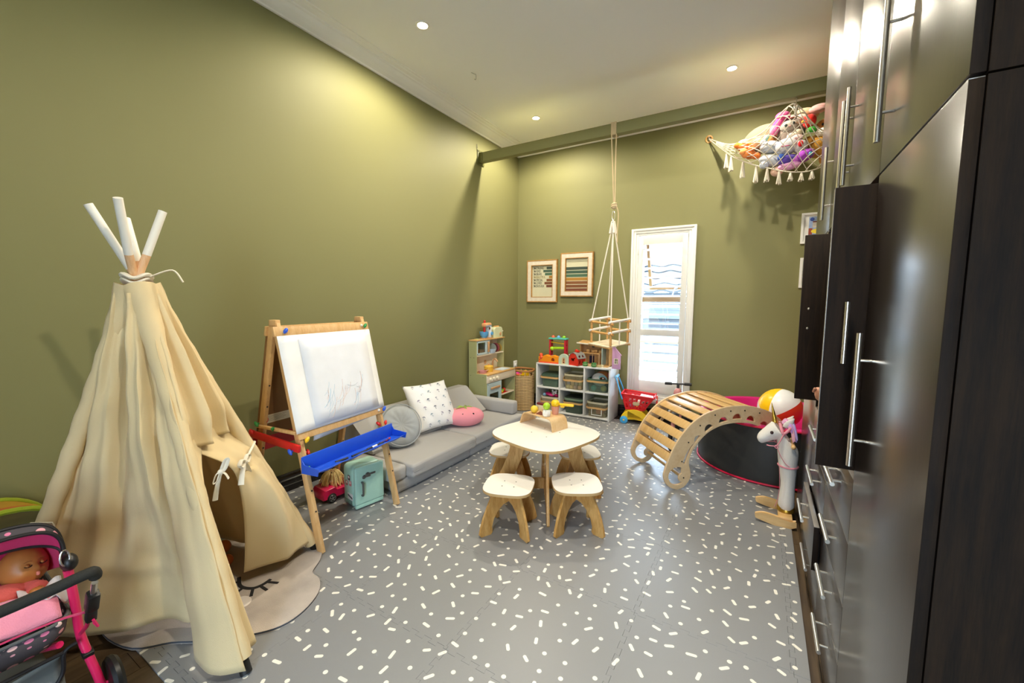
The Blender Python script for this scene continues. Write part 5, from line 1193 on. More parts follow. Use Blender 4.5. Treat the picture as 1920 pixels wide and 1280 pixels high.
plate('body', [(-.15, 0), (.14, 0), (.14, .095), (.10, .085), (.05, .10), (0, .085), (-.05, .10), (-.085, .085), (-.105, .065), (-.15, .07)], [[(.02, .02)]+arc(.047, .045, .027, 180, 0, 10)+[(.074, .02)]], .07, mat('amber_orange', '#ee9117', .4), cr, RX, .004)
for p, r in (((-.135, 0, .095), .024), ((-.118, -.02, .065), .026), ((-.135, -.02, .04), .02)): G().ell(p, r, 14, 10).build('head', mat('coral_red', '#e4572f', .4), cr)
G().b2(-.15, .14, -.041, -.036, 0, .018, .001).build('base_edge', mat('coral_red', '#e4572f', .4), cr)
ra = thing('rainbow_arch', 'pale mint wooden toy arch with natural inner arch on the shelf', 'toy', (-2.078, 4.70, ZS+.0008))
plate('outer_arch', [(-.064, 0)]+arc(0, .065, .064, 180, 0, 16)+[(.064, 0)], [[(-.027, .004)]+arc(0, .065, .027, 180, 0, 12)+[(.027, .004)]], .035, mat('pale_mint', '#bccbb4', .55), ra, RX, .003)
plate('inner_arch', [(-.024, .005)]+arc(0, .065, .024, 180, 0, 12)+[(.024, .005)], [[(-.014, .014)]+arc(0, .065, .012, 180, 0, 8)+[(.014, .014)]], .03, m_birch, ra, RX, .002)
G().b2(-.013, .013, -.012, .012, .035, .044, .002).build('bar', m_ply, ra); G().b2(-.024, .024, -.012, .012, .004, .016, .002).build('bar', m_birch, ra)
bn = thing('toy_barn', 'red wooden toy barn with grey roof and animal cut-outs on the shelf', 'toy', (-1.922, 4.742, ZS+.0008), math.radians(-20))
fo = [(-.072, 0), (.072, 0), (.072, .088), (.045, .135), (0, .152), (-.045, .135), (-.072, .088)]
cow = [(-.035, .05), (-.03, .04), (-.024, .052), (.004, .052), (.008, .04), (.014, .053), (.017, .075), (.03, .085), (.032, .098), (.024, .102), (.012, .09), (-.02, .086), (-.034, .092), (-.04, .075)]
plate('front_wall', fo, [cow], .008, mat('barn_red', '#d9301c', .45), bn, Matrix.Translation((0, -.065, 0)) @ RX, .001)
plate('back_wall', fo, [], .008, mat('barn_red', '#d9301c', .45), bn, Matrix.Translation((0, .065, 0)) @ RX, .001)
for s in (-1, 1):
    plate('side_wall', [(-.06, .004), (.06, .004), (.06, .088), (-.06, .088)], [[(-.045, .02), (-.02, .025), (-.015, .06), (-.035, .065)], [(.01, .02), (.035, .02), (.04, .05), (.02, .07)]], .007, mat('barn_red_dark', '#b52a1c', .45), bn, Matrix.Translation((s*.068, 0, 0)) @ Matrix.Rotation(PI/2, 4, 'Z') @ RX)
    for (xa, za), (xb, zb) in (((.079, .086), (.046, .139)), ((.046, .139), (0, .158))):
        a, b = Vector((s*xa, 0, za)), Vector((s*xb, 0, zb)); M = basis((a+b)/2, (0, 1, 0), (b-a)); w = (b-a).length
        plate('roof_panel', rrect(.15, w+.004, .002, 2), [[(-.05, -.016), (-.02, -.018), (-.015, .014), (-.045, .01)], [(.012, -.016), (.045, -.014), (.04, .012), (.02, .016)]] if za < .1 else [], .006, mat('barn_roof', '#8d8c88', .5), bn, M)
G().box((0, 0, .168), (.045, .05, .022), .006).build('cupola', mat('barn_red', '#d9301c', .45), bn); G().ell((-.01, .0, .184), (.022, .016, .008), 12, 8).build('handle_knob', mat('barn_red', '#d9301c', .45), bn)
for i, (x, y, z, r, c, lb) in enumerate(((-2.035, 4.79, ZS+.045, .035, '#d9d3bd', 'small cream figure behind the red barn'),)):
    tag(G().lathe([(.0001, 0), (.024, 0), (.026, .05), (.015, .09), (.02, .115), (.0001, .13)], 18, Matrix.Translation((x, y, ZS))).build('toy_figure', mat('fig_'+c[1:], c, .5)), lb, 'toy')
dh = thing('dollhouse', 'open wooden dollhouse with pink gable door on the shelf', 'dollhouse', (-1.735, 4.86, ZS))
m_dw = wood('dollhouse_wood', '#b98b4e', '#d9b178', 6, (4, 4, .8), .5)
G().b2(-.19, .20, .10, .112, 0, .255).build('back_wall', m_dw, dh, smooth=0); G().b2(-.20, -.19, .0, .112, 0, .28).build('side_wall', m_dw, dh, smooth=0); G().b2(.195, .205, -.06, .112, 0, .25).build('side_wall', m_dw, dh, smooth=0)
G().b2(-.085, .205, -.13, .112, .0008, .008).build('floor_board', m_dw, dh, smooth=0)
G().box((0, .035, .268), (.42, .16, .008), .001, rot=(.12, .06, 0)).build('roof', m_dw, dh); g = G(); g.box((0, -.075, .258), (.43, .008, .016), .001, rot=(0, .06, 0)); g.build('roof_edge', mat('cream_paint', '#e4dcc6', .5), dh)
G().b2(-.16, .07, -.04, .10, .142, .149).build('mezzanine', m_dw, dh, smooth=0)
for x in (-.02, .065): G().cyl((x, -.035, .008), (x, -.035, .145), .004, n=8).build('post', m_birch, dh)
G().b2(.10, .108, -.05, .10, .008, .25).build('partition', mat('aqua_paint', '#a9c4bd', .6), dh, smooth=0)
G().b2(-.105, -.045, .09, .099, .008, .10).build('doorway', mat('dark_purple', '#2e2140', .7), dh, smooth=0)
for x, y in ((-.10, .03), (-.04, .05), (.0, .03), (.05, .05)): G().b2(x-.02, x+.02, y-.015, y+.02, .149, .185, .003).build('furniture', m_dw, dh)
for x, z in ((-.06, .215), (.05, .21)): G().box((x, .097, z), (.03, .004, .022), 0).build('wall_picture', mat('dark_print', '#4b4a3c', .7), dh)
pg = thing('dollhouse_gable', 'lilac pink gable door of the dollhouse, swung open beside it', 'dollhouse', (-1.42, 4.70, ZS), math.radians(-6))
plate('panel', [(-.05, 0), (.05, 0), (.05, .155), (.062, .162), (-.012, .245), (-.05, .285)], [[(-.02, .06), (.018, .06), (.018, .115), (-.02, .115)]], .008, mat('lilac_paint', '#cf9fc8', .55), pg, RX, .001)
g = G(); frame_rect(g, -.026, .024, .053, .122, .007, -.007, .004, 0); g.b2(-.002, .0, -.005, .003, .06, .115); g.b2(-.02, .018, -.005, .003, .087, .09); g.build('window_frame', mat('cream_paint', '#e4dcc6', .5), pg, smooth=0)
G().box((-.022, -.003, .272), (.045, .012, .03), .004).build('chimney_trim', mat('white_dotted', '#ece8ea', .5), pg)
for k in range(5): G().ell((-.038+.009*k, -.0095, .268+.008*(k % 2)), (.003, .0012, .003), 8, 5).build('dot', mat('grey_dot', '#54504f', .6), pg)
for i, (x, y) in enumerate(((-1.805, 4.715), (-1.69, 4.70))):
    t = thing('toy_pot', ['left green painted toy pot in front of the dollhouse', 'right green painted toy pot in front of the dollhouse'][i], 'toy', (x, y, ZS))
    G().lathe([(.0001, 0), (.024, 0), (.032, .015), (.03, .045), (.027, .05), (.024, .046), (.0001, .04)], 20).build('pot', mat('bottle_green', '#3f7a38', .4), t); G().tube([(.031*math.cos(a), .031*math.sin(a), .026) for a in [2*PI*k/20 for k in range(20)]], .003, 6, closed=True).build('stripe', mat('pale_green', '#a9c58f', .5), t)
for i, (x, y, c) in enumerate(((-1.745, 4.72, '#d6b98a'), (-1.63, 4.71, '#c9b27c'), (-1.60, 4.735, '#d9cba0'))):
    tag(G().box((x, y, ZS+.014), (.035, .025, .028), .005, rot=(0, 0, .5*i)).build('doll_furniture', mat('furn_'+c[1:], c, .55)), ['tan doll chair between the two green pots', 'small sand coloured doll stool right of the green pots', 'pale doll table nearest the pink gable door'][i], 'toy')
# ---------------------------------------------------------------- woven toy basket in the corner
m_wov = mat('woven_seagrass', '#c2a474', .8, var=.22, vscale=30, bump=.5, bscale=150)
wb = thing('woven_basket', 'tall woven seagrass basket of toys in the corner', 'basket', (-2.655, 4.69, .001))
prev = 0
cm = G().tube([(.142*math.cos(a), .142*math.sin(a), 0) for a in [2*PI*k/36 for k in range(36)]], .0098, 8, closed=True).mesh('coil', 60)
for k in range(22): link('coil', cm, m_wov, wb, loc=(0, 0, .012+k*.0205))
G().lathe([(.0001, .003), (.136, .003), (.136, .46), (.132, .46), (.132, .01), (.0001, .01)], 36).build('lining', mat('basket_dark', '#6f5632', .8), wb)
G().tube([(.146*math.cos(a), .146*math.sin(a), .515+.004*math.sin(3*a)) for a in [2*PI*k/36 for k in range(36)]], .014, 10, closed=True).build('rim', mat('rust_rim', '#a5713d', .7, bump=.4, bscale=90), wb)
for k in range(14): a = 2*PI*k/14; G().tube([(.142*math.cos(a), .142*math.sin(a), .45), (.145*math.cos(a+.05), .145*math.sin(a+.05), .515)], .006, 6).build('upright', m_wov, wb)
hat = thing('toy_hat', 'yellow toy hard hat on the right of the woven basket', 'toy', (-2.60, 4.655, .46)); G().ell((0, 0, .015), (.05, .05, .045)).build('crown', m_yel, hat); G().lathe([(.04, .0), (.07, -.006), (.072, -.002), (.04, .008)], 28).build('brim', m_yel, hat)
for i, (dx, dy, dz, r, c, lb) in enumerate(((-.07, -.05, .465, .045, '#c81f8f', 'magenta toy at the left of the woven basket'), (-.03, -.07, .445, .04, '#e4622a', 'orange toy bag in the woven basket'), (.01, -.03, .43, .045, '#ee6d9c', 'pink toy in the middle of the woven basket'), (.04, -.09, .42, .035, '#a3c6e2', 'pale blue toy low in the woven basket'), (-.02, .05, .43, .06, '#b03d7d', 'plum toy at the back of the woven basket'), (.0, .0, .39, .09, '#b6567e', 'rose toy filling the bottom of the woven basket'))):
    tag(G().ell((-2.655+dx, 4.69+dy, dz), (r*1.1, r*.8, r*.6), 14, 9, rot=(.3*i, .2, .8*i)).build('toy_piece', mat('bask_'+c[1:], c, .5, bump=.5, bscale=50)), lb, 'toy')
# ---------------------------------------------------------------- toy kitchen
m_kg = mat('kitchen_sage', '#a8a978', .5); m_kc = mat('kitchen_cream', '#e0d2bb', .5); m_kb = mat('kitchen_pale_blue', '#b9cdd0', .45)
m_kw = wood('kitchen_worktop', '#c19458', '#d4ab70', 6, (3, .8, 3), .45); m_hole = mat('dark_hole', '#222222', .6); m_wd = wood('toy_wood', '#b98a5c', '#d0a478', 9, (3, 3, .8), .5)
kt_ = thing('toy_kitchen', 'sage green wooden play kitchen with oven and microwave by the left wall', 'toy kitchen', (-2.80, 4.19, 0))
def K(x0, x1, y0, y1, z0, z1, b=0): return G().b2(x0+2.80, x1+2.80, y0-4.19, y1-4.19, z0, z1, b)
KV = lambda x, y, z: Vector((x+2.80, y-4.19, z))
for ya in (3.87, 4.502): K(-2.925, -2.675, ya, ya+.014, .001, .565).build('side_panel', m_kg, kt_, smooth=0)
for ya in (3.872, 4.462): K(-2.925, -2.818, ya, ya+.013, .565, .945).build('hutch_side', m_kg, kt_, smooth=0)
for x, z in ((-2.90, .75), (-2.85, .75), (-2.90, .54), (-2.72, .53)): G().cyl(KV(x, 3.8705, z), KV(x, 3.8685, z), .004, n=8).build('screw', m_hole, kt_)
K(-2.925, -2.915, 3.884, 4.502, .02, .945).build('back_panel', m_kc, kt_, smooth=0)
K(-2.915, -2.665, 3.884, 4.502, .548, .563, .002).build('worktop', m_kw, kt_); K(-2.915, -2.68, 3.884, 4.502, .03, .045).build('base_shelf', m_kg, kt_, smooth=0)
cp = K(-2.685, -2.670, 3.872, 4.516, .462, .548, .002).build('control_panel', m_kc, kt_)
for y in (3.945, 4.015, 4.085):
    k_ = G().cyl(KV(-2.67, y, .505), KV(-2.65, y, .505), .019, .017, n=20).build('knob', mat('cream_knob', '#e9e0c8', .5), cp); G().box(KV(-2.645, y, .505), (.012, .008, .032), .003).build('knob_grip', mat('cream_knob', '#e9e0c8', .5), k_)
    G().ell(KV(-2.6695, y, .535), (.001, .003, .003), 8, 5).build('dot', m_hole, cp)
od = plate('oven_door', [(3.885, .06), (4.185, .06), (4.185, .455), (3.885, .455)], [[(3.935, .10), (4.125, .10), (4.125, .33), (3.935, .33)]], .012, m_kb, kt_, Matrix.Translation(KV(-2.676, 0, 0)) @ Matrix.Rotation(PI/2, 4, 'Z') @ RX)
G().box(KV(-2.655, 4.035, .395), (.014, .19, .026), .004).build('handle', m_wd, od)
for y in (3.96, 4.11): G().cyl(KV(-2.67, y, .395), KV(-2.66, y, .395), .006, n=8).build('handle_post', m_wd, od)
K(-2.679, -2.677, 3.935, 4.125, .10, .33).build('oven_window', glass('oven_glass', '#dfe6e6', .06), od, smooth=0)
G().ell(KV(-2.668, 3.895, .445), (.003, .006, .006), 8, 6).build('hinge_pin', m_hole, od)
K(-2.91, -2.685, 3.885, 4.185, .215, .227).build('oven_rack', m_kc, kt_, smooth=0); K(-2.915, -2.68, 4.185, 4.197, .045, .462).build('partition', m_kg, kt_, smooth=0)
K(-2.91, -2.68, 4.197, 4.502, .265, .279).build('shelf', m_kc, kt_, smooth=0)
K(-2.925, -2.808, 3.866, 4.482, .945, .957, .002).build('top_board', m_kw, kt_); K(-2.915, -2.818, 3.885, 4.462, .762, .774).build('hutch_shelf', m_kc, kt_, smooth=0)
mw = plate('microwave_door', [(3.886, .778), (4.15, .778), (4.15, .942), (3.886, .942)], [[(3.905, .80), (4.06, .80), (4.06, .92), (3.905, .92)]], .01, m_kb, kt_, Matrix.Translation(KV(-2.822, 0, 0)) @ Matrix.Rotation(PI/2, 4, 'Z') @ RX)
G().box(KV(-2.803, 4.105, .862), (.016, .03, .125), .004).build('handle', m_wd, mw); K(-2.826, -2.824, 3.905, 4.06, .80, .92).build('microwave_window', glass('oven_glass', '#dfe6e6', .06), mw, smooth=0)
for z in (.79, .93): G().ell(KV(-2.815, 3.893, z), (.003, .005, .005), 8, 6).build('hinge_pin', m_hole, mw)
K(-2.91, -2.83, 4.15, 4.16, .775, .945).build('microwave_side', m_kc, kt_, smooth=0)
K(-2.88, -2.86, 3.93, 4.0, .776, .83, .004).build('toy_pack', mat('rust_pack', '#a5703c', .6), kt_)
sk2 = G(); P_o = rr3(.13, .20, .02, 0); P_i = rr3(.11, .18, .015, 0); 
sk2.loft([[p+Vector((0, 0, .0005)) for p in P_o], [p+Vector((0, 0, .006)) for p in P_o], [p+Vector((0, 0, .006)) for p in P_i], [p*.9+Vector((0, 0, .0012)) for p in P_i]]); o = sk2.build('sink', mat('sink_blue_grey', '#c3d0da', .4), kt_); o.location = KV(-2.76, 4.345, .563)
g = G(); g.tube(smooth_path([KV(-2.86, 4.28, .565), KV(-2.86, 4.28, .65), KV(-2.85, 4.285, .685), KV(-2.825, 4.29, .69), KV(-2.80, 4.295, .66)], 6), .011, 12); g.build('tap', m_wd, kt_)
G().cyl(KV(-2.86, 4.245, .565), KV(-2.86, 4.245, .585), .013, n=14).build('tap_knob', mat('plum_knob', '#6d3a44', .5), kt_)
G().cyl(KV(-2.915, 4.19, .66), KV(-2.91, 4.19, .66), .024, n=18).build('hob_disc', m_wd, kt_)
def at_k(x, y, z): return (x, y, z)
pa = thing('toy_pan', 'dusty pink toy frying pan on the left of the toy hob', 'toy pan', (-2.79, 3.96, .5635)); G().lathe([(.0001, 0), (.045, 0), (.052, .028), (.049, .028), (.043, .004), (.0001, .004)], 26).build('body', mat('dusty_pink', '#c08383', .5), pa); G().tube([(.0, .05, .02), (.02, .09, .025)], .008, 8).build('handle', m_wd, pa)
po = thing('toy_pot', 'mustard yellow toy pot with lid on the toy kitchen worktop', 'toy pot', (-2.80, 4.10, .5635)); G().lathe([(.0001, 0), (.05, 0), (.056, .06), (.052, .062), (.0001, .062)], 28).build('body', mat('mustard', '#dcb23e', .45), po); G().lathe([(.057, .062), (.05, .07), (.015, .078), (.0001, .078)], 28).build('lid', mat('mustard', '#dcb23e', .45), po); G().ell((0, 0, .086), .011, 12, 8).build('lid_knob', m_wd, po)
for s in (-1, 1): G().tube([(0, s*.05, .045), (.012, s*.07, .045), (-.012, s*.07, .045), (0, s*.05, .045)], .005, 6).build('handle', mat('mustard', '#dcb23e', .45), po)
for i, (y, c) in enumerate(((3.905, '#6d3a30'), (3.945, '#b07d48'))):
    u = thing('toy_utensil', ['dark red toy spatula hanging at the back of the toy kitchen', 'wooden toy spatula hanging beside the dark red one'][i], 'utensil', (-2.905, y, .60)); G().cyl((0, 0, .04), (0, 0, .14), .006, n=8).build('handle', mat('ut_'+c[1:], c, .6), u); G().b2(-.005, .005, -.016, .016, .0, .05, .003).build('blade', mat('ut_'+c[1:], c, .6), u)
for i, (y, r, c, nm) in enumerate(((4.285, .058, '#a9b0a2', 'grey green'), (4.325, .058, '#6f2f36', 'maroon'), (4.355, .058, '#b9555a', 'rose red'), (4.385, .056, '#8a7a3a', 'olive'), (4.415, .054, '#c9a544', 'yellow'))):
    o = G().lathe([(.0001, -.003), (r*.7, -.003), (r, .004), (r*.96, .006), (r*.68, .001), (.0001, .001)], 26, Matrix.Rotation(PI/2+.15, 4, 'X')).build('toy_plate', mat('plate_'+c[1:], c, .5)); o.location = (-2.865, y, .774+r); tag(o, nm+' toy plate standing on the upper shelf of the toy kitchen', 'plate', 'toy plates on the kitchen shelf')
bs_ = tag(G().loft([[Vector((x, y, z)) for x, y in rrect(a, b, .008, 3)] for a, b, z in ((.05, .085, 0), (.06, .10, .045), (.054, .094, .045), (.046, .08, .005))]).build('toy_basin', mat('basin_blue', '#b3c4d6', .45)), 'pale blue toy basin on the upper shelf of the toy kitchen', 'basin'); bs_.location = (-2.835, 4.22, .7745)
for i, (y, x, z, r, c, lb) in enumerate(((4.30, -2.73, .301, .022, '#7db52e', 'green toy apple on the right shelf of the toy kitchen'), (4.26, -2.715, .297, .018, '#e6c52d', 'yellow toy lemon on the right shelf of the toy kitchen'), (4.35, -2.74, .303, .024, '#cf3a26', 'red toy tomato on the right shelf of the toy kitchen'), (4.0, -2.71, .239, .012, '#6f9a3a', 'green toy food inside the toy oven'))):
    tag(G().ell((x, y, z), r, 16, 10).build('toy_food', mat('food_'+c[1:], c, .4)), lb, 'toy food')
tag(G().b2(-2.75, -2.69, 4.24, 4.38, .2795, .283, .001).build('toy_tray', m_red), 'red toy tray under the play fruit in the toy kitchen', 'tray')
tag(G().lathe([(.0001, 0), (.025, 0), (.036, .06), (.033, .06), (.0001, .006)], 20, Matrix.Translation((-2.73, 4.25, .0455))).build('toy_bucket', m_yel), 'yellow toy bucket on the bottom shelf of the toy kitchen', 'bucket')
tag(G().ell((-2.73, 4.255, .135), (.03, .045, .03), 12, 8, rot=(.3, .2, .4)).build('toy_food', mat('orange_fish', '#e0752a', .5, bump=.5, bscale=60)), 'orange toy piece in the yellow bucket of the toy kitchen', 'toy food')
mxr = thing('toy_mixer', 'toy stand mixer with blue bowl and red beater on the toy kitchen', 'toy mixer', (-2.862, 4.135, .9575))
G().box((0, .06, .075), (.06, .05, .15), .012).build('stand', mat('mixer_white', '#e6ecf0', .4), mxr); G().box((0, .0, .006), (.075, .16, .012), .004).build('base', m_wd, mxr)
G().box((0, .015, .165), (.058, .15, .05), .016).build('head', wood('peach_wood', '#d99a63', '#e3b184', 6), mxr); G().box((0, .02, .155), (.060, .13, .02), .006).build('head_band', mat('slate_blue', '#8fa6b8', .5), mxr)
G().lathe([(.0001, .012), (.03, .012), (.052, .05), (.055, .085), (.051, .085), (.0001, .03)], 26, Matrix.Translation((0, -.04, 0))).build('bowl', mat('bowl_blue', '#5aa0d6', .4), mxr)
G().cyl((0, -.035, .06), (0, -.035, .145), .013, n=14).build('beater', m_red, mxr); g = G(); g.cyl((0, -.03, .188), (0, -.03, .205), .012, n=14); g.ell((0, -.03, .212), .014, 14, 8); g.build('top_knob', m_red, mxr)
G().cyl((.03, .03, .125), (.036, .03, .125), .016, n=16).build('dial', mat('dial_brown', '#5a3a28', .5), mxr); G().cyl((.03, .075, .06), (.044, .075, .06), .02, n=16).build('dial_blue', mat('bowl_blue', '#5aa0d6', .4), mxr)
ts = thing('toy_toaster', 'pale green toy toaster with wooden slice on the toy kitchen', 'toy toaster', (-2.865, 4.37, .9575))
plate('body', [(-.085, 0), (.085, 0), (.085, .09)]+arc(.05, .09, .035, 0, 90, 6)+arc(-.05, .09, .035, 90, 180, 6), [], .07, mat('toaster_green', '#cdd3ac', .5), ts, Matrix.Rotation(PI/2, 4, 'Z') @ RX, .006)
G().box((0, .0, .128), (.014, .11, .035), .006).build('toast', wood('toast_wood', '#c98b4e', '#dda766', 6), ts); G().cyl((.036, .035, .045), (.042, .035, .045), .02, n=16).build('dial', m_wd, ts); G().ell((.03, .10, .075), .007, 10, 6).build('lever_knob', m_polew, ts)
for i, (y, c) in enumerate(((3.93, '#d9cf7a'), (3.965, '#c9d0a0'))): tag(G().ell((-2.86, y, .962), (.03, .016, .005), 12, 6).build('toy_food', mat('slice_'+c[1:], c, .5)), ['yellow toy slice at the near end of the kitchen top', 'pale green toy slice next to the yellow one on the kitchen top'][i], 'toy food')
# ---------------------------------------------------------------- toddler swing
m_rope = mat('white_rope', '#ece5d6', .8, bump=.6, bscale=260); m_jute = mat('tan_rope', '#cdb892', .85, bump=.6, bscale=260); m_dowel = wood('swing_dowel', '#c08d4c', '#d6a868', 8, (3, 3, 3), .5); m_tubew = mat('white_tube', '#eeebe4', .5)
sw = thing('toddler_swing', 'wooden toddler swing seat with white ropes hanging from the beam', 'swing', (-1.335, 4.157, 0))
V = Vector
bx_, bz0, bz1 = .0, 3.037, 3.142
g = G()
for k in range(6):
    x = -.022+.009*k; g.tube([V((x, -.042, bz0-.004)), V((x, -.043, bz1+.004)), V((x, .043, bz1+.004)), V((x, .043, bz0-.004))], .0045, 6, closed=True)
g.build('beam_wrap', m_jute, sw)
kn = V((.012, 0, 2.36)); g = G(); g.tube(smooth_path([V((-.02, -.04, bz0)), V((-.008, -.02, 2.75)), kn+V((-.004, 0, .03)), kn]), .006, 8); g.tube(smooth_path([V((.026, -.03, bz0)), V((.018, -.01, 2.75)), kn+V((.006, 0, .03)), kn]), .006, 8); g.build('hanging_rope', m_jute, sw)
g = G(); g.ell(kn, (.028, .024, .035), 14, 10); g.tube([kn+V((.024*math.cos(a), .02*math.sin(a), -.02+.04*a/(4*PI))) for a in [4*PI*k/30 for k in range(31)]], .008, 8); g.tube(smooth_path([kn+V((.02, 0, 0)), kn+V((.045, .0, -.08)), kn+V((.04, 0, -.25)), kn+V((.042, 0, -.36))]), .005, 8); g.build('knot', m_jute, sw)
cb = V((.008, 0, 2.265)); g = G(); g.tube([cb+V((.014*math.cos(a), 0, .045*math.sin(a))) for a in [2*PI*k/24 for k in range(24)]], .004, 8, closed=True); g.tube([cb+V((0, .02*math.cos(a), -.06+.02*math.sin(a))) for a in [2*PI*k/20 for k in range(20)]], .004, 8, closed=True); g.build('carabiner', m_steel, sw)
tp_ = V((.008, 0, 2.19)); g = G()
for k in range(4): a = PI/2*k+.6; g.tube([tp_+V((.008*math.cos(a), .008*math.sin(a), .02)), tp_+V((.022*math.cos(a), .022*math.sin(a), -.05)), tp_+V((.03*math.cos(a), .03*math.sin(a), -.10))], [.012, .013, .012], 8)
g.build('rope_heads', m_rope, sw)
sa_ = math.radians(17.8); rv, fv = V((math.cos(sa_), math.sin(sa_), 0)), V((-math.sin(sa_), math.cos(sa_), 0))
cA, cB, cC, cD = rv*-.182+fv*.01, rv*.012-fv*.185, rv*.182+fv*.0, rv*-.022+fv*.185
for c in (cA, cB, cC, cD): c.z = .11*c.dot(fv)+.03*c.dot(rv)
zb, zm, zt_ = .985, 1.105, 1.218
for c in (cA, cB, cC, cD):
    G().tube([tp_+V((0, 0, -.08))+c*.1, c+V((0, 0, zt_))], .0065, 8).build('rope', m_rope, sw); G().cyl(c+V((0, 0, zb+.006)), c+V((0, 0, zt_-.01)), .012, n=12).build('post', m_dowel, sw)
for a, b in ((cA, cB), (cD, cC)):
    for z in (zm, zt_-.012): d = (b-a).normalized()*.03; G().cyl(a-d+V((0, 0, z)), b+d+V((0, 0, z)), .0125, n=12).build('rail', m_dowel, sw)
for a, b in ((cA, cD), (cB, cC)):
    for z in (zm+.016, zt_+.006): d = (b-a).normalized()*.03; G().cyl(a-d+V((0, 0, z)), b+d+V((0, 0, z)), .013, n=12).build('rail', m_tubew, sw, label='white sleeved rail')
    m_ = (a+b)/2; G().tube([m_+V((0, 0, zt_+.006)), m_+V((0, 0, zb))], .007, 8).build('crotch_rope', m_rope, sw)
e1 = (cB-cA).normalized(); e2 = (cD-cA).normalized(); cc = (cA+cB+cC+cD)/4; M = basis(cc+V((0, 0, zb-.004)), e1, e2)
for k in range(5): G().box((-.116+.058*k, 0, 0), (.055, .30, .012), .002, M=M).build('seat_board', wood('pale_seat', '#e0cfae', '#efe2c8', 5, (3, .6, 3), .5), sw)
for s in (-1, 1): G().box((0, s*.135, -.012), (.31, .022, .014), .002, M=M).build('seat_batten', m_dowel, sw)
# ---------------------------------------------------------------- pair of wooden framed prints
m_whitewash = wood('whitewashed_frame', '#cfc3ae', '#ddd2c0', 7, (2, 2, 2), .6); m_edgew = wood('raw_frame_edge', '#9a6f34', '#bb8c4a', 9, (3, 3, 3), .6)
m_paper = mat('print_cream', '#c9c5a6', .8)
def art(x0, x1, z0, z1, label, tilt=0):
    w, h = x1-x0, z1-z0; p = thing('framed_print', label, 'picture', ((x0+x1)/2, YB, (z0+z1)/2)); M = Matrix.Rotation(tilt, 4, 'Y') @ basis((0, -.001, 0), (1, 0, 0), (0, 0, 1))
    R = lambda a, b: [(-a/2, -b/2), (a/2, -b/2), (a/2, b/2), (-a/2, b/2)]
    T = lambda d: M @ Matrix.Translation((0, 0, d))
    plate('outer_edge', R(w, h), [R(w-.02, h-.02)[::-1]], .034, m_edgew, p, T(.017), .002); plate('frame', R(w-.012, h-.012), [R(w-.125, h-.125)[::-1]], .026, m_whitewash, p, T(.018), .003); plate('inner_edge', R(w-.125, h-.125), [R(w-.141, h-.141)[::-1]], .03, m_edgew, p, T(.016), .001)
    G().b2(-(w-.13)/2, (w-.13)/2, -(h-.13)/2, (h-.13)/2, .003, .006, M=M).build('paper', m_paper, p, smooth=0); return p, T(.0064), w-.141, h-.141
cols_ = ['#3d4a40', '#3f5847', '#47664e', '#a5762e', '#7d4f2a', '#74482a', '#6f3f2c']
p, T0, w, h = art(-2.792, -2.342, 1.402, 1.962, 'framed print of seven affirmations beginning I\'M STRONG, nearest the corner')
for k, (t, bl) in enumerate((('STRONG', .30), ('KIND', .46), ('BRAVE', .38), ('BEAUTIFUL', .18), ('SPECIAL', .30), ('LOVED', .40), ('ENOUGH', .31))):
    y = h/2-.036-.0400*k; ink = mat('ink_brown' if k == 3 else 'ink_dark', '#8a7a4a' if k == 3 else '#33352f', .8)
    text('lettering', "I'M "+t, .047, ink, p, T0 @ Matrix.Translation((-w/2+.016, y, 0)), .60, .0003, 'LEFT', .0006)
    G().b2(w/2-w*bl, w/2, y-.0165, y+.0165, 0, .0005, M=T0).build('stripe', mat('stripe_'+cols_[k][1:], cols_[k], .8), p, smooth=0)
p, T0, w, h = art(-2.292, -1.848, 1.476, 2.034, 'framed print of seven horizontal green and brown stripes, nearer the swing', .006)
for k in range(7): y = h/2-.128-.0455*k; G().b2(-w/2, w/2, y-.0188, y+.0188, 0, .0005, M=T0).build('stripe', mat('stripe_'+cols_[k][1:], cols_[k], .8), p, smooth=0)
# ---------------------------------------------------------------- toy hammock on the back wall
m_net = mat('cotton_cord', '#d3cab8', .85, bump=.4, bscale=300)
hm = thing('toy_hammock', 'white macrame net hammock with tassels full of soft toys', 'toy hammock', (0, 0, 0))
UE = smooth_path([V(p) for p in ((-.585, 5.03, 3.145), (-.40, 4.85, 3.00), (-.25, 4.58, 2.905), (-.09, 4.42, 2.90), (.02, 4.30, 2.965), (.12, 4.22, 3.02), (.19, 4.24, 2.97), (.29, 4.36, 2.87), (.42, 4.46, 2.82), (.62, 4.60, 2.92), (.90, 4.72, 3.12))], 4)
BE = smooth_path([V(p) for p in ((-.585, 5.03, 3.14), (-.42, 4.85, 2.94), (-.31, 4.66, 2.80), (-.15, 4.52, 2.67), (-.03, 4.46, 2.605), (.09, 4.43, 2.55), (.20, 4.43, 2.525), (.30, 4.45, 2.53), (.43, 4.52, 2.60), (.64, 4.65, 2.80), (.90, 4.72, 3.11))], 4)
NU = len(UE)
def NS_(i, v):
    a, b = UE[i], BE[i]; p = a.lerp(b, v); L = (a-b).length
    return p+V((0, -.24*L*math.sin(PI*v)**.8, 0))
ROWS = 7
g = G()
for d in (1, -1):
    for s in range(-ROWS*2, NU+ROWS*2, 3):
        pts = []
        for r in range(ROWS*2+1):
            i = s+d*r*1.0
            if 2 <= i <= NU-2: pts.append(NS_(int(round(i)), r/(ROWS*2)))
        if len(pts) > 2: g.tube(pts, .0033, 5)
stuff(g.build('net_mesh', m_net, hm, smooth=60))
G().tube(UE, .0055, 7).build('edge_cord', m_net, hm); G().tube(BE, .005, 7).build('edge_cord', m_net, hm)
for i in range(NU-1):
    pass
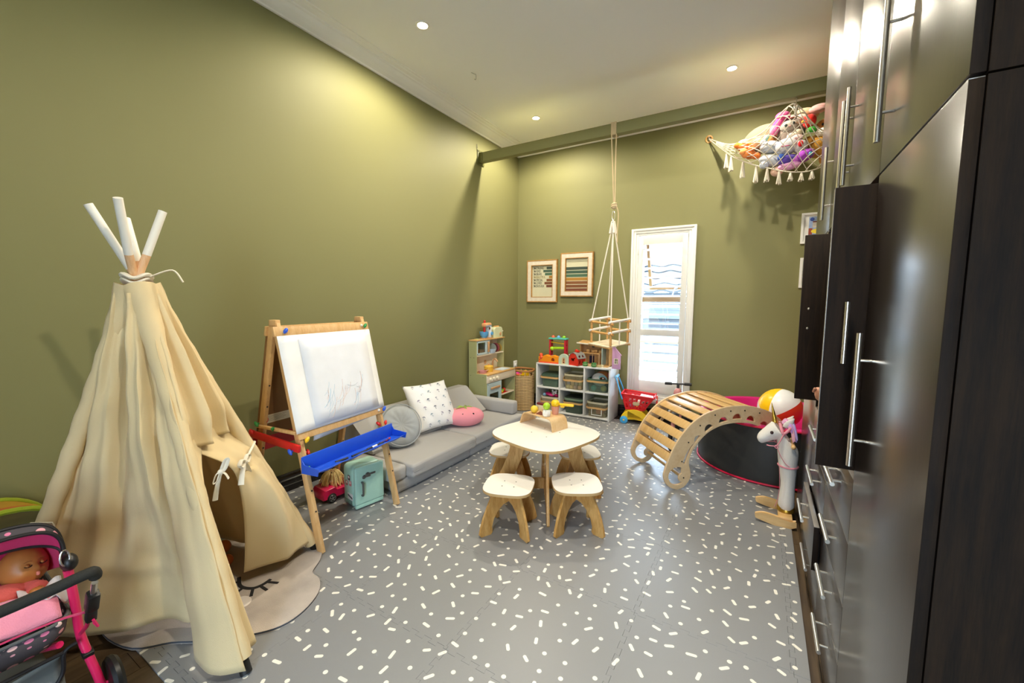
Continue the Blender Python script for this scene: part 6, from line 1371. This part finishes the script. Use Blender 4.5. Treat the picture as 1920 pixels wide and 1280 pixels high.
G().tube([V((-.585, 5.045, 3.145))+V((.03*math.cos(a), -.012*math.sin(a), .03*math.sin(a))) for a in [2*PI*k/24 for k in range(24)]], .0085, 8, closed=True).build('wooden_ring', m_dowel, hm)
G().tube([V((-.585, 5.055, 3.15)), V((-.585, 5.02, 3.15)), V((-.585, 5.02, 3.17))], .004, 6).build('wall_hook', m_steel, hm)
hp = V((.145, 4.158, 3.037)); g = G(); g.tube([hp+V((.0, .018*math.cos(a), -.028+.026*math.sin(a))) for a in [2*PI*k/20 for k in range(20)]], .0035, 7, closed=True); g.tube([hp+V((.014*math.cos(a), 0, -.064+.018*math.sin(a))) for a in [2*PI*k/20 for k in range(20)]], .0035, 7, closed=True); g.build('beam_hook', m_steel, hm)
G().tube([hp+V((0, 0, -.075)), hp+V((.0, .0, -.13)), V((.12, 4.22, 3.02))+V((.03, -.05, -.06))*0+V((.02, -.05, -.10))], [.010, .011, .008], 8).build('cord_loop', m_net, hm)
q0 = hp+V((-.005, .012, -.125))
for tgt in (UE[16], UE[22], UE[25], UE[29]): G().tube(smooth_path([q0, q0.lerp(tgt, .5)+V((0, -.012, .0)), tgt], 5), .004, 6).build('gather_cord', m_net, hm)
rnd = random.Random(9)
for i in (5, 7, 10, 13, 16, 19, 22, 25, 28, 31, 34):
    TL = .155 if i < 14 else .125 if i < 20 else .08; b = BE[i]; g = G(); g.ell(b+V((0, 0, -.018)), (.008, .008, .014), 8, 6)
    for k in range(9):
        a = 2*PI*k/9; e = .017+.005*rnd.random(); g.tube([b+V((.005*math.cos(a), .005*math.sin(a), -.01)), b+V((e*.55*math.cos(a), e*.55*math.sin(a), -TL*.5)), b+V((e*math.cos(a), e*math.sin(a), -TL+.015*rnd.random()))], [.004, .005, .0045], 5)
    g.build('tassel', m_net, hm)
def plush(name, label, c, r, col, rot=(0, 0, 0), extra=(), bump=.5):
    t = thing(name, label, 'plush toy', c, 0, 'soft toys in the net hammock'); G().ell((0, 0, 0), r, 22, 14, rot).build('body', cloth('plush_'+col[1:], col, .95, 0, bump, 180, .1), t, smooth=80)
    for (nm, p, rr, cc) in extra: G().ell(p, rr, 14, 9).build(nm, cloth('plush_'+cc[1:], cc, .95, 0, bump, 180, .1) if nm not in ('eye', 'nose') else mat('bead_'+cc[1:], cc, .25), t, smooth=80)
    return t
plush('plush_elephant', 'large cream plush toy with rounded back at the left of the hammock', (-.075, 4.70, 2.935), (.175, .13, .125), '#93876d', (0, -.25, 0), (('foot', (-.155, -.05, -.02), (.06, .04, .035), '#b3a78f'), ('seam_patch', (.02, -.075, -.06), (.12, .07, .06), '#857a62')))
plush('plush_bear', 'bright pink fluffy soft toy on top of the hammock pile', (.035, 4.52, 2.985), (.045, .045, .075), '#e5569c', (0, .35, 0), (('head', (.03, -.01, .055), (.06, .05, .042), '#e5569c'), ('paw', (-.03, -.01, -.05), (.035, .035, .045), '#ee7db2')), .9)
plush('plush_owl', 'grey fluffy soft toy with pale face and button eyes in the hammock', (.135, 4.55, 2.905), (.105, .085, .12), '#8a7b70', (0, 0, 0), (('face', (-.02, -.062, .035), (.07, .04, .05), '#b3a99e'), ('eye', (-.045, -.100, .035), (.011, .007, .012), '#3f4a44'), ('eye', (.01, -.102, .045), (.011, .007, .012), '#2c3230'), ('nose', (-.015, -.106, .022), (.008, .006, .006), '#d79a98'), ('paw', (.05, -.075, -.035), (.035, .025, .03), '#c9bca4'), ('paw', (.0, -.08, -.06), (.035, .025, .03), '#d5cbbb')), .9)
plush('plush_parrot', 'red soft toy with green tuft at the right of the hammock', (.262, 4.50, 2.955), (.048, .045, .058), '#d8281c', (0, .3, 0), (('tuft', (.02, -.01, -.075), (.035, .025, .03), '#3f9a35'), ('beak', (-.045, -.02, .0), (.016, .014, .012), '#e0a83a')))
plush('plush_dog', 'brown and white plush dog head at the right edge of the hammock', (.385, 4.56, 2.90), (.08, .07, .075), '#a5672c', (0, 0, 0), (('muzzle', (-.02, -.05, -.05), (.06, .045, .04), '#e9e2d8'), ('ear', (.02, -.05, .02), (.03, .03, .05), '#2b211b'), ('eye', (-.03, -.066, .01), (.010, .006, .011), '#15110f')))
plush('plush_lion', 'golden brown soft toy low at the right of the hammock', (.345, 4.56, 2.755), (.10, .085, .10), '#a97a2e', (0, 0, 0), (('paw', (-.075, -.05, .03), (.045, .035, .05), '#9c6c26'), ('leg', (.06, -.02, -.11), (.06, .05, .075), '#a5701f')))
plush('plush_rabbit', 'tan and pink long-eared plush rabbit on top of the hammock pile', (.24, 4.60, 3.055), (.095, .07, .05), '#d3b28c', (0, .15, 0), (('ear', (.10, -.02, .03), (.075, .03, .03), '#dca9a4'), ('ear', (.06, -.045, .0), (.085, .03, .028), '#e0b3ae'), ('body', (-.05, -.02, -.045), (.10, .06, .045), '#e3bfb4')))
plush('plush_pig', 'pale pink soft toy behind the grey fluffy one in the hammock', (.115, 4.63, 3.02), (.09, .07, .055), '#d9a99c', (0, -.3, 0), (('paw', (.08, -.06, -.01), (.04, .03, .03), '#e6c4b8'),))
plush('plush_crab', 'orange knobbly soft toy at the left end of the hammock', (-.235, 4.60, 2.865), (.06, .05, .04), '#e0813c', (0, .2, 0), (('claw', (-.05, -.02, .015), (.03, .025, .025), '#e37f35'), ('claw', (.045, -.03, -.01), (.035, .03, .028), '#d6712c')), .9)
plush('plush_octopus', 'second orange knobbly soft toy below the first at the left', (-.185, 4.55, 2.775), (.065, .055, .042), '#ea8a45', (0, .3, 0), (('arm', (.06, -.02, -.03), (.04, .03, .03), '#e57a38'), ('arm', (-.04, -.03, .02), (.035, .03, .03), '#f09a58'), ('arm', (.02, -.04, .03), (.03, .025, .025), '#e57a38')), .9)
plush('plush_duck', 'peach round soft toy with stripes beside the orange ones', (-.105, 4.53, 2.855), (.06, .05, .045), '#e2b488', (0, 0, 0), (('stripe', (.055, -.01, .02), (.03, .035, .035), '#8fb2a4'), ('stripe', (.08, -.01, .0), (.03, .03, .04), '#d08a3a')))
plush('plush_tiger', 'brown and black striped soft toy in the middle of the hammock', (.0, 4.60, 2.90), (.075, .06, .05), '#a86c3a', (0, -.3, 0), (('stripe', (-.02, -.045, .01), (.025, .02, .03), '#2c211c'), ('face', (.04, -.045, .02), (.035, .025, .03), '#d39a6a')))
plush('plush_cat', 'white soft toy with dark eyes left of the hammock centre', (-.015, 4.50, 2.79), (.085, .06, .055), '#b9bdc6', (0, .15, 0), (('eye', (-.03, -.056, .015), (.008, .005, .009), '#17171a'), ('ear', (-.06, -.01, .05), (.025, .02, .025), '#c4c4ca')))
plush('plush_lamb', 'white soft toy with stitched pink smile in the centre of the hammock', (.105, 4.47, 2.765), (.09, .06, .07), '#c0bfc4', (0, 0, 0), (('mouth', (-.01, -.058, -.01), (.035, .006, .005), '#b5567a'), ('ear', (.07, -.01, .06), (.05, .02, .025), '#e7c4c4')))
plush('plush_bunny', 'white soft toy with long foot at the bottom left of the hammock', (-.005, 4.50, 2.675), (.10, .06, .05), '#bcc0c8', (0, .25, 0), (('foot', (-.05, -.02, -.035), (.04, .035, .035), '#bcc2ce'),))
plush('plush_heart_bear', 'pale soft toy holding a red heart in the hammock', (.205, 4.48, 2.75), (.055, .05, .06), '#b8b4b6', (0, 0, 0), (('heart', (.0, -.052, .01), (.02, .012, .026), '#cf1f26'),))
plush('plush_unicorn', 'purple soft toy at the bottom right of the hammock', (.235, 4.47, 2.665), (.085, .055, .05), '#9a45b0', (0, -.4, 0), (('wing', (-.07, -.02, -.02), (.05, .03, .03), '#c065c8'), ('eye', (.045, -.055, -.005), (.016, .008, .018), '#2f7f8f')), .3)
plush('plush_fish', 'dark violet and blue sequinned soft toy low in the hammock', (.12, 4.45, 2.65), (.075, .04, .038), '#54409a', (0, -.2, 0), (('fin', (-.05, -.02, .02), (.03, .02, .03), '#3457a8'),), .3)
plush('plush_pony', 'pale pink soft toy at the very bottom of the hammock', (.135, 4.47, 2.600), (.09, .045, .035), '#dfa2cf', (0, -.1, 0), ())
plush('plush_doll', 'pinkish plush face peeking out beneath the hammock net', (.045, 4.50, 2.572), (.05, .045, .042), '#d9b39c', (0, 0, 0), (('bow', (.05, -.01, .01), (.02, .02, .018), '#b98a63'),))
# ---------------------------------------------------------------- doll's pram
m_hotf = cloth('hot_pink_fabric', '#dc3d78', .7, .25); m_bubble = cloth('bubblegum_fabric', '#ee7fb0', .7, .25); m_trim = mat('black_piping', '#141215', .6)
m_tubep = mat('pink_tube', '#e0245f', .3, coat=.3); m_foam = mat('black_foam', '#23231f', .85, bump=.4, bscale=200); m_blk2 = mat('black_plastic', '#161617', .4)
def polka():
    m = bpy.data.materials.new('polka_dot_fabric'); m.use_nodes = True; N = m.node_tree.nodes; L = m.node_tree.links; b = N['Principled BSDF']; b.inputs['Roughness'].default_value = .85
    tc = N.new('ShaderNodeTexCoord'); sc = N.new('ShaderNodeVectorMath'); sc.operation = 'MULTIPLY'; sc.inputs[1].default_value = (30, 30, 42); L.new(tc.outputs['Object'], sc.inputs[0])
    vo = N.new('ShaderNodeTexVoronoi'); vo.inputs['Scale'].default_value = 1; vo.inputs['Randomness'].default_value = 0.0; L.new(sc.outputs[0], vo.inputs['Vector'])
    lt = N.new('ShaderNodeMath'); lt.operation = 'LESS_THAN'; lt.inputs[1].default_value = .36; L.new(vo.outputs['Distance'], lt.inputs[0])
    hs = N.new('ShaderNodeValToRGB'); hs.color_ramp.elements[0].color = srgb('#f3c6c4'); hs.color_ramp.elements[1].color = srgb('#d8478f'); sp = N.new('ShaderNodeSeparateColor'); L.new(vo.outputs['Color'], sp.inputs[0]); L.new(sp.outputs[0], hs.inputs[0])
    mx = N.new('ShaderNodeMix'); mx.data_type = 'RGBA'; mx.inputs['A'].default_value = srgb('#4b464b'); L.new(lt.outputs[0], mx.inputs['Factor']); L.new(hs.outputs[0], mx.inputs['B']); L.new(mx.outputs['Result'], b.inputs['Base Color']); return m
m_polka = polka()
pr = thing('doll_pram', 'hot pink and grey polka dot doll pram with black handle', 'doll pram', (0, 0, 0))
YR, YL = .365, .0
hpts = [(-1.70, .372, .475), (-1.655, .372, .56), (-1.622, .368, .612), (-1.612, .345, .622), (-1.622, .28, .612), (-1.64, .18, .60), (-1.622, .08, .612), (-1.612, .02, .622), (-1.622, -.005, .612), (-1.655, -.008, .56), (-1.70, -.008, .475)]
P = smooth_path(hpts, 5); g = G(); g.tube(P[8:-8], .0155, 12); g.build('handle_grip', m_foam, pr)
for s, y in ((1, .372), (-1, -.008)):
    g = G(); g.tube([V((-1.648, y, .57)), V((-1.672, y, .525))], .008, 10); g.build('handle_tube', mat('chrome_tube', '#c8c4c0', .25, .95), pr)
    g = G(); g.box((-1.69, y, .495), (.035, .03, .075), .008, rot=(0, .5, 0)); g.box((-1.715, y, .445), (.025, .026, .06), .006, rot=(0, .4, 0)); g.build('folding_joint', m_blk2, pr)
    g = G(); g.tube(smooth_path([V((-1.90, y-.005*s, .525)), V((-1.905, y+.004*s, .40)), V((-1.925, y+.012*s, .28)), V((-1.91, y+.022*s, .205)), V((-1.895, y+.035*s, .13)), V((-1.89, y+.045*s, .07))], 5), .0125, 12); g.build('frame_tube', m_tubep, pr)
    g = G(); g.tube([V((-1.72, y, .44)), V((-1.80, y+.004*s, .36)), V((-1.922, y+.012*s, .275))], .006, 8); g.tube([V((-1.70, y, .43)), V((-1.705, y+.01*s, .40)), V((-1.72, y+.005*s, .41))], .004, 6); g.build('pink_strut', m_tubep, pr)
    G().box((-1.91, y+.022*s, .205), (.034, .03, .018), .005, rot=(0, .3, 0)).build('clamp', m_blk2, pr)
    G().ell((-1.905, y, .545), (.03, .022, .028), 14, 10).build('hood_hinge', m_blk2, pr)
    g = G(); g.tube([V((-1.885, y-.012, .55))+V((.0, .011*math.cos(a), .022+.026*math.sin(a))) for a in [2*PI*k/18 for k in range(18)]], .0028, 6, closed=True); g.build('snap_ring', mat('chrome_tube', '#c8c4c0', .25, .95), pr)
    w = G().lathe([(.0001, -.018), (.05, -.018), (.066, -.016), (.075, -.006), (.075, .006), (.066, .016), (.05, .018), (.045, .012), (.0001, .012)], 30, Matrix.Translation((-1.895, y+.078*s, .075)) @ Matrix.Rotation(-PI/2*s, 4, 'X')).build('wheel', m_blk2, pr, smooth=40)
    g = G(); g.cyl((-1.895, y+.092*s, .075), (-1.895, y+.099*s, .075), .022, n=18); g.build('hub', mat('grey_hub', '#55555a', .4), w)
G().cyl((-1.89, -.05, .075), (-1.89, .44, .075), .006, n=10).build('axle', m_tubep, pr)
for y in (.12, .24):
    w = G().lathe([(.0001, -.014), (.05, -.014), (.06, -.01), (.064, 0), (.06, .01), (.05, .014), (.0001, .014)], 26, Matrix.Translation((-2.40, y, .064)) @ Matrix.Rotation(PI/2, 4, 'X')).build('wheel', m_blk2, pr, smooth=40)
for y in (.12, .24): G().tube([V((-1.925, .18+(y-.18)*2.6, .27)), V((-2.2, y, .16)), V((-2.40, y, .064))], .011, 10).build('frame_tube', m_tubep, pr)
# carrycot
def cot(t, z): # t 0..1 closed loop of the cot outline at height z
    P = rrect(.56, .36-.02*(.45-z)*5, .06, 6); n = len(P); x, y = P[int(t*n) % n]; return V((x-2.155, y+.182, z))
NP = len(rrect(.56, .36, .06, 6))
def cot_ring(w, d, z, k=0): return [V((x-2.155, y+.182, z+k*(-(x)/.56)*.06)) for x, y in rrect(w, d, .06, 6)]
g = G(); g.loft([cot_ring(.50, .30, .285), cot_ring(.545, .345, .33, .4), cot_ring(.565, .362, .40, 1)], cap=False); g.build('carrycot', m_polka, pr, smooth=60, thick=.004)
g = G(); g.loft([cot_ring(.49, .29, .288), cot_ring(.02, .02, .288)], cap=False); g.build('cot_floor', mat('grey_fabric', '#5f6264', .9), pr)
g = G(); g.tube(cot_ring(.567, .364, .402, 1), .0055, 8, closed=True); g.build('rim_piping', mat('grey_fabric', '#5f6264', .9), pr)
n_d = 9
for k in range(n_d):
    y = .03+.30*k/(n_d-1); G().ell((-1.874, y, .392-.06*.5+.006), (.003, .008, .008), 10, 6).build('large_dot', mat('dot_pale', '#f2cfc8' if k % 3 else '#e58fc8', .7) if k % 3 else mat('dot_pink', '#e58fc8', .7), pr)
g = G(); g.grid(lambda u, v: V((lerp(-1.885, -2.03, v), lerp(.03, .34, u), .375+.03*math.sin(PI*u)+.045*math.sin(PI*v)+.012*math.sin(7*u+5*v))), 18, 14); g.build('blanket', cloth('blanket_pink', '#f39bb4', .95, 0, .5, 260, .08), pr, thick=.02, smooth=80)
g = G(); g.tube(smooth_path([V((-1.715, .365, .455)), V((-1.80, .30, .425)), V((-1.865, .16, .392)), V((-1.87, .02, .375))]), .008, 8, flat=.25); g.build('pink_strap', m_hotf, pr)
# under-basket
g = G(); g.grid(lambda u, v: V((-1.90-.03*math.sin(PI*v), lerp(.0, .34, u), lerp(.255, .09, v)-.02*math.sin(PI*u))), 14, 8); g.build('under_basket', mat('grey_mesh_fabric', '#6b7170', .85), pr, thick=.003, smooth=70)
g = G(); g.grid(lambda u, v: V((lerp(-1.90, -2.3, v), lerp(.0, .34, u), .095-.02*math.sin(PI*u))), 10, 8); g.build('under_basket', mat('grey_mesh_fabric', '#6b7170', .85), pr, thick=.003, smooth=70)
g = G(); g.tube(smooth_path([V((-1.898, .37, .265)), V((-1.90, .34, .25)), V((-1.91, .325, .16)), V((-1.905, .22, .085)), V((-1.90, .06, .07))]), .006, 8); g.tube([V((-1.90, .345, .252)), V((-1.90, .0, .252))], .006, 8); g.build('basket_piping', m_trim, pr)
# hood: fans round the hinge line, open towards the handle
HX, HZ = -1.985, .50
def hood(u, th, R=.215, top=1.0):
    a = u*PI; yy = .182+.197*math.copysign(abs(math.cos(a))**.55, math.cos(a)); r = R*abs(math.sin(a))**.42
    return V((HX+math.cos(th)*r, yy, HZ+math.sin(th)*r*.82))
rim = [hood(k/48, 1.75) for k in range(49)]
g = G(); g.grid(lambda u, v: hood(u, lerp(1.75, 2.25, v)), 41, 8); g.build('hood_front', m_bubble, pr, thick=.003, smooth=70)
g = G(); g.grid(lambda u, v: hood(u, lerp(2.25, 3.6, v)), 41, 14); g.build('hood_back', m_hotf, pr, thick=.003, smooth=70)
g = G(); g.grid(lambda u, v: hood(u, 1.75-.12*v, .215-.03*v), 41, 4); g.build('polka_band', m_polka, pr, thick=.003, smooth=70)
for th, R in ((1.75, .217), (1.63, .186), (2.25, .217)): g = G(); g.tube([hood(k/48, th, R) for k in range(49)], .006, 8); g.build('hood_piping', m_trim, pr)
def apron(u, v): 
    p = hood(u, 1.70, .185); q = hood(u, 1.95, .135); p = p.lerp(q, v); p.z -= .02*v*math.sin(PI*u)*(1+.8*math.cos(PI*u*2)); return p
g = G(); g.grid(apron, 37, 6); g.build('inner_valance', m_hotf, pr, thick=.002, smooth=70)
g = G(); g.tube([apron(k/48, 1) for k in range(49)], .0055, 8); g.build('valance_piping', m_trim, pr)
# ---------------------------------------------------------------- baby doll in the pram
def doll_head(par, M, s, skin_m, tone):
    g = G(); nu, nv = 40, 30
    def fn(u, v):
        a = 2*PI*u; b = PI*v; d = V((math.sin(b)*math.sin(a), -math.sin(b)*math.cos(a), math.cos(b)))  # faces -y
        r = 1.0; f = max(0, -d.y)
        r += .10*max(0, d.z)**2 - .03*max(0, -d.z)
        def bump(cx, cz, w, h): 
            nonlocal r
            r += h*math.exp(-((d.x-cx)**2+(d.z-cz)**2)/w**2)*(1 if d.y < 0 else 0)
        bump(0, -.20, .12, .17); bump(0, -.12, .09, .05)                 # nose
        bump(.42, -.38, .26, .10); bump(-.42, -.38, .26, .10)            # cheeks
        bump(.31, -.02, .17, -.07); bump(-.31, -.02, .17, -.07)          # eye sockets
        bump(0, -.52, .15, .06); bump(0, -.80, .22, .10)                 # lips, chin
        return M @ (V((d.x*.92, d.y*.95, d.z))*r*s)
    g.grid(fn, nu, nv, closeu=True); h = g.build('head', skin_m, par, smooth=80)
    for sx in (-1, 1):
        G().ell(M @ V((sx*.9*s, .1*s, -.12*s)), (.10*s, .16*s, .2*s), 12, 8).build('ear', skin_m, h)
        e = G(); e.ell(M @ V((sx*.30*s, -.83*s, -.02*s)), (.15*s, .10*s, .11*s), 14, 8); e.build('eyelid', skin_m, h)
        c = M @ V((sx*.30*s, -.93*s, -.05*s)); e = G(); e.tube([M @ V(((sx*.30+.15*math.cos(t))*s, -.915*s-.02*s*math.sin(t), (-.03-.07*math.sin(t))*s)) for t in [PI*k/8 for k in range(9)]], .022*s, 6); e.build('lashes', mat('lash_brown', '#2b1a12', .7), h)
        e = G(); e.tube([M @ V(((sx*.30+.18*math.cos(t))*s, -.93*s, (.12+.07*math.sin(t))*s)) for t in [.5+2.1*k/6 for k in range(7)]], .014*s, 5, flat=.5); e.build('eyebrow', mat('brow_brown', '#8a5a38', .8), h)
    e = G(); e.ell(M @ V((0, -.98*s, -.50*s)), (.16*s, .07*s, .045*s), 14, 8); e.ell(M @ V((0, -.96*s, -.57*s)), (.13*s, .07*s, .05*s), 14, 8); e.build('lips', mat('lip_pink', '#e08f80', .4), h)
    return h
m_dskin = mat('doll_vinyl', '#bd7a3c', .45, sss=.08)
bd = thing('baby_doll', 'bald baby doll in coral dress lying asleep in the doll pram', 'doll', (0, 0, 0))
hM = Matrix.Translation((-2.14, .308, .480)) @ Matrix.Rotation(math.radians(112), 4, 'Z') @ Matrix.Rotation(math.radians(-22), 4, 'X') @ Matrix.Rotation(math.radians(10), 4, 'Y')
doll_head(bd, hM, .065, m_dskin, '')
# one continuous skinned body
def skinned(name, joints, edges, radii, m, parent, sub=2):
    me = bpy.data.meshes.new(name); me.from_pydata([tuple(j) for j in joints], edges, []); o = bpy.data.objects.new(name, me); COL.objects.link(o); o.parent = parent; me.materials.append(m)
    md = o.modifiers.new('skin', 'SKIN'); 
    if not me.skin_vertices: me.attributes  # layer is made with the modifier
    for v, r in zip(me.skin_vertices[0].data, radii): v.radius = (r, r)
    me.skin_vertices[0].data[0].use_root = True; s = o.modifiers.new('smooth', 'SUBSURF'); s.levels = sub; s.render_levels = sub
    return o
hp0 = V((-2.15, .288, .462))
J_ = [V((-2.00, .20, .395)), V((-2.06, .22, .40)), V((-2.105, .245, .415)), V((-2.135, .275, .425)), V((-2.09, .30, .42)), V((-2.04, .325, .425)), V((-2.0, .30, .445)), V((-2.10, .18, .42)), V((-2.04, .13, .42)), V((-1.99, .15, .43)), V((-1.94, .22, .39)), V((-1.94, .16, .39))]
try:
    skinned('body', J_, [(0, 1), (1, 2), (2, 3), (2, 4), (4, 5), (5, 6), (2, 7), (7, 8), (8, 9), (0, 10), (0, 11)], [.045, .045, .04, .024, .02, .016, .014, .022, .017, .014, .022, .022], m_dskin, bd)
except Exception as e:
    print('skin failed', e); g = G(); g.tube([J_[0], J_[1], J_[2], J_[3]], [.045, .045, .04, .024], 12); g.build('body', m_dskin, bd, smooth=80)
g = G(); g.loft([sect(V((-2.118, .258, .420)), .034, .042, .2), sect(V((-2.085, .235, .412)), .046, .062, .1), sect(V((-2.04, .212, .402)), .05, .075), sect(V((-1.985, .195, .392)), .052, .088)]); g.build('dress', cloth('coral_dress', '#e2685f', .85, 0, .5, 120, .25), bd, smooth=80)
g = G(); g.tube(smooth_path([J_[2]+V((.01, 0, .0)), J_[4], J_[5]], 5), [.030]*10+[.024], 12); g.tube(smooth_path([J_[2]+V((.01, -.01, .0)), J_[7], J_[8]], 5), [.034]*10+[.026], 12); g.ell((-2.085, .235, .43), (.05, .075, .035)); g.build('sleeves', cloth('coral_dress', '#e2685f', .85, 0, .5, 120, .25), bd, smooth=80)
g = G(); g.ell((-2.03, .20, .445), (.04, .035, .012), 14, 8, (0, .1, .5)); g.build('dress_print', cloth('cream_print', '#cdbb9a', .85, 0, .5, 120, .3), bd)
ml = thing('muslin_cloth', 'crumpled white cloth tucked beside the baby doll in the pram', 'cloth', (-1.985, .325, .415))
g = G(); rnd = random.Random(12); g.grid(lambda u, v: V(((u-.5)*.12, (v-.5)*.10, .02*math.sin(9*u+2)*math.cos(7*v)+.012*math.sin(17*u*v+3)+.015)), 20, 18); g.build('cloth', cloth('muslin_white', '#ece8e6', .9, .2), ml, thick=.003, smooth=80)
# doll lying in the open niche, a foot sticking out past the doors
nd = thing('rag_doll', 'soft doll lying in the open cupboard with one bare foot sticking out', 'doll', (0, 0, 0))
fs_ = V((.268, 2.30, .985))
g = G(); g.loft([[fs_+V((x+dx*math.cos(a)*0, ry*math.cos(a), z+rz_*math.sin(a))) for a in [2*PI*k/20 for k in range(20)]] for x, dx, ry, rz_, z in ((-.045, 0, .008, .012, .012), (-.04, 0, .017, .026, .010), (-.022, 0, .020, .034, .004), (.0, 0, .018, .028, -.006), (.03, 0, .015, .019, -.014), (.10, 0, .019, .022, -.018), (.2, 0, .024, .027, -.022), (.27, 0, .04, .04, -.025), (.36, 0, .055, .045, -.03), (.42, 0, .04, .035, -.03), (.44, 0, .02, .02, -.03))]); g.build('body', mat('doll_skin_pink', '#c98f74', .5), nd, smooth=80)
g = G()
for k in range(5): g.ell(fs_+V((-.046, -.015+.0075*k, .030-.004*k)), (.007, .0045, .007), 8, 6)
g.build('toes', mat('doll_skin_pink', '#c98f74', .5), nd)
bkx = thing('toy_box', 'dark box in the open cupboard under the doll', 'box', (.40, 2.30, .887)); G().b2(-.12, .2, -.12, .12, 0, .055, .004).build('carton', mat('dark_card', '#1b1b1e', .6), bkx)

for o in (pr, bd, ml): o.location.y -= .022

pcx = G(); pcx.add([(0, 0, .001), (.035, .008, .001), (.04, .022, .004), (.012, .02, .007), (-.004, .012, .003)], [(0, 1, 2, 3, 4)])
o = pcx.build('paper_scrap', mat('scrap_white', '#e6e6e6', .6), thick=.0006, smooth=0); o.location = (-.51, 2.31, 0); tag(o, 'tiny crumpled white paper scrap lying on the foam mat', 'paper')
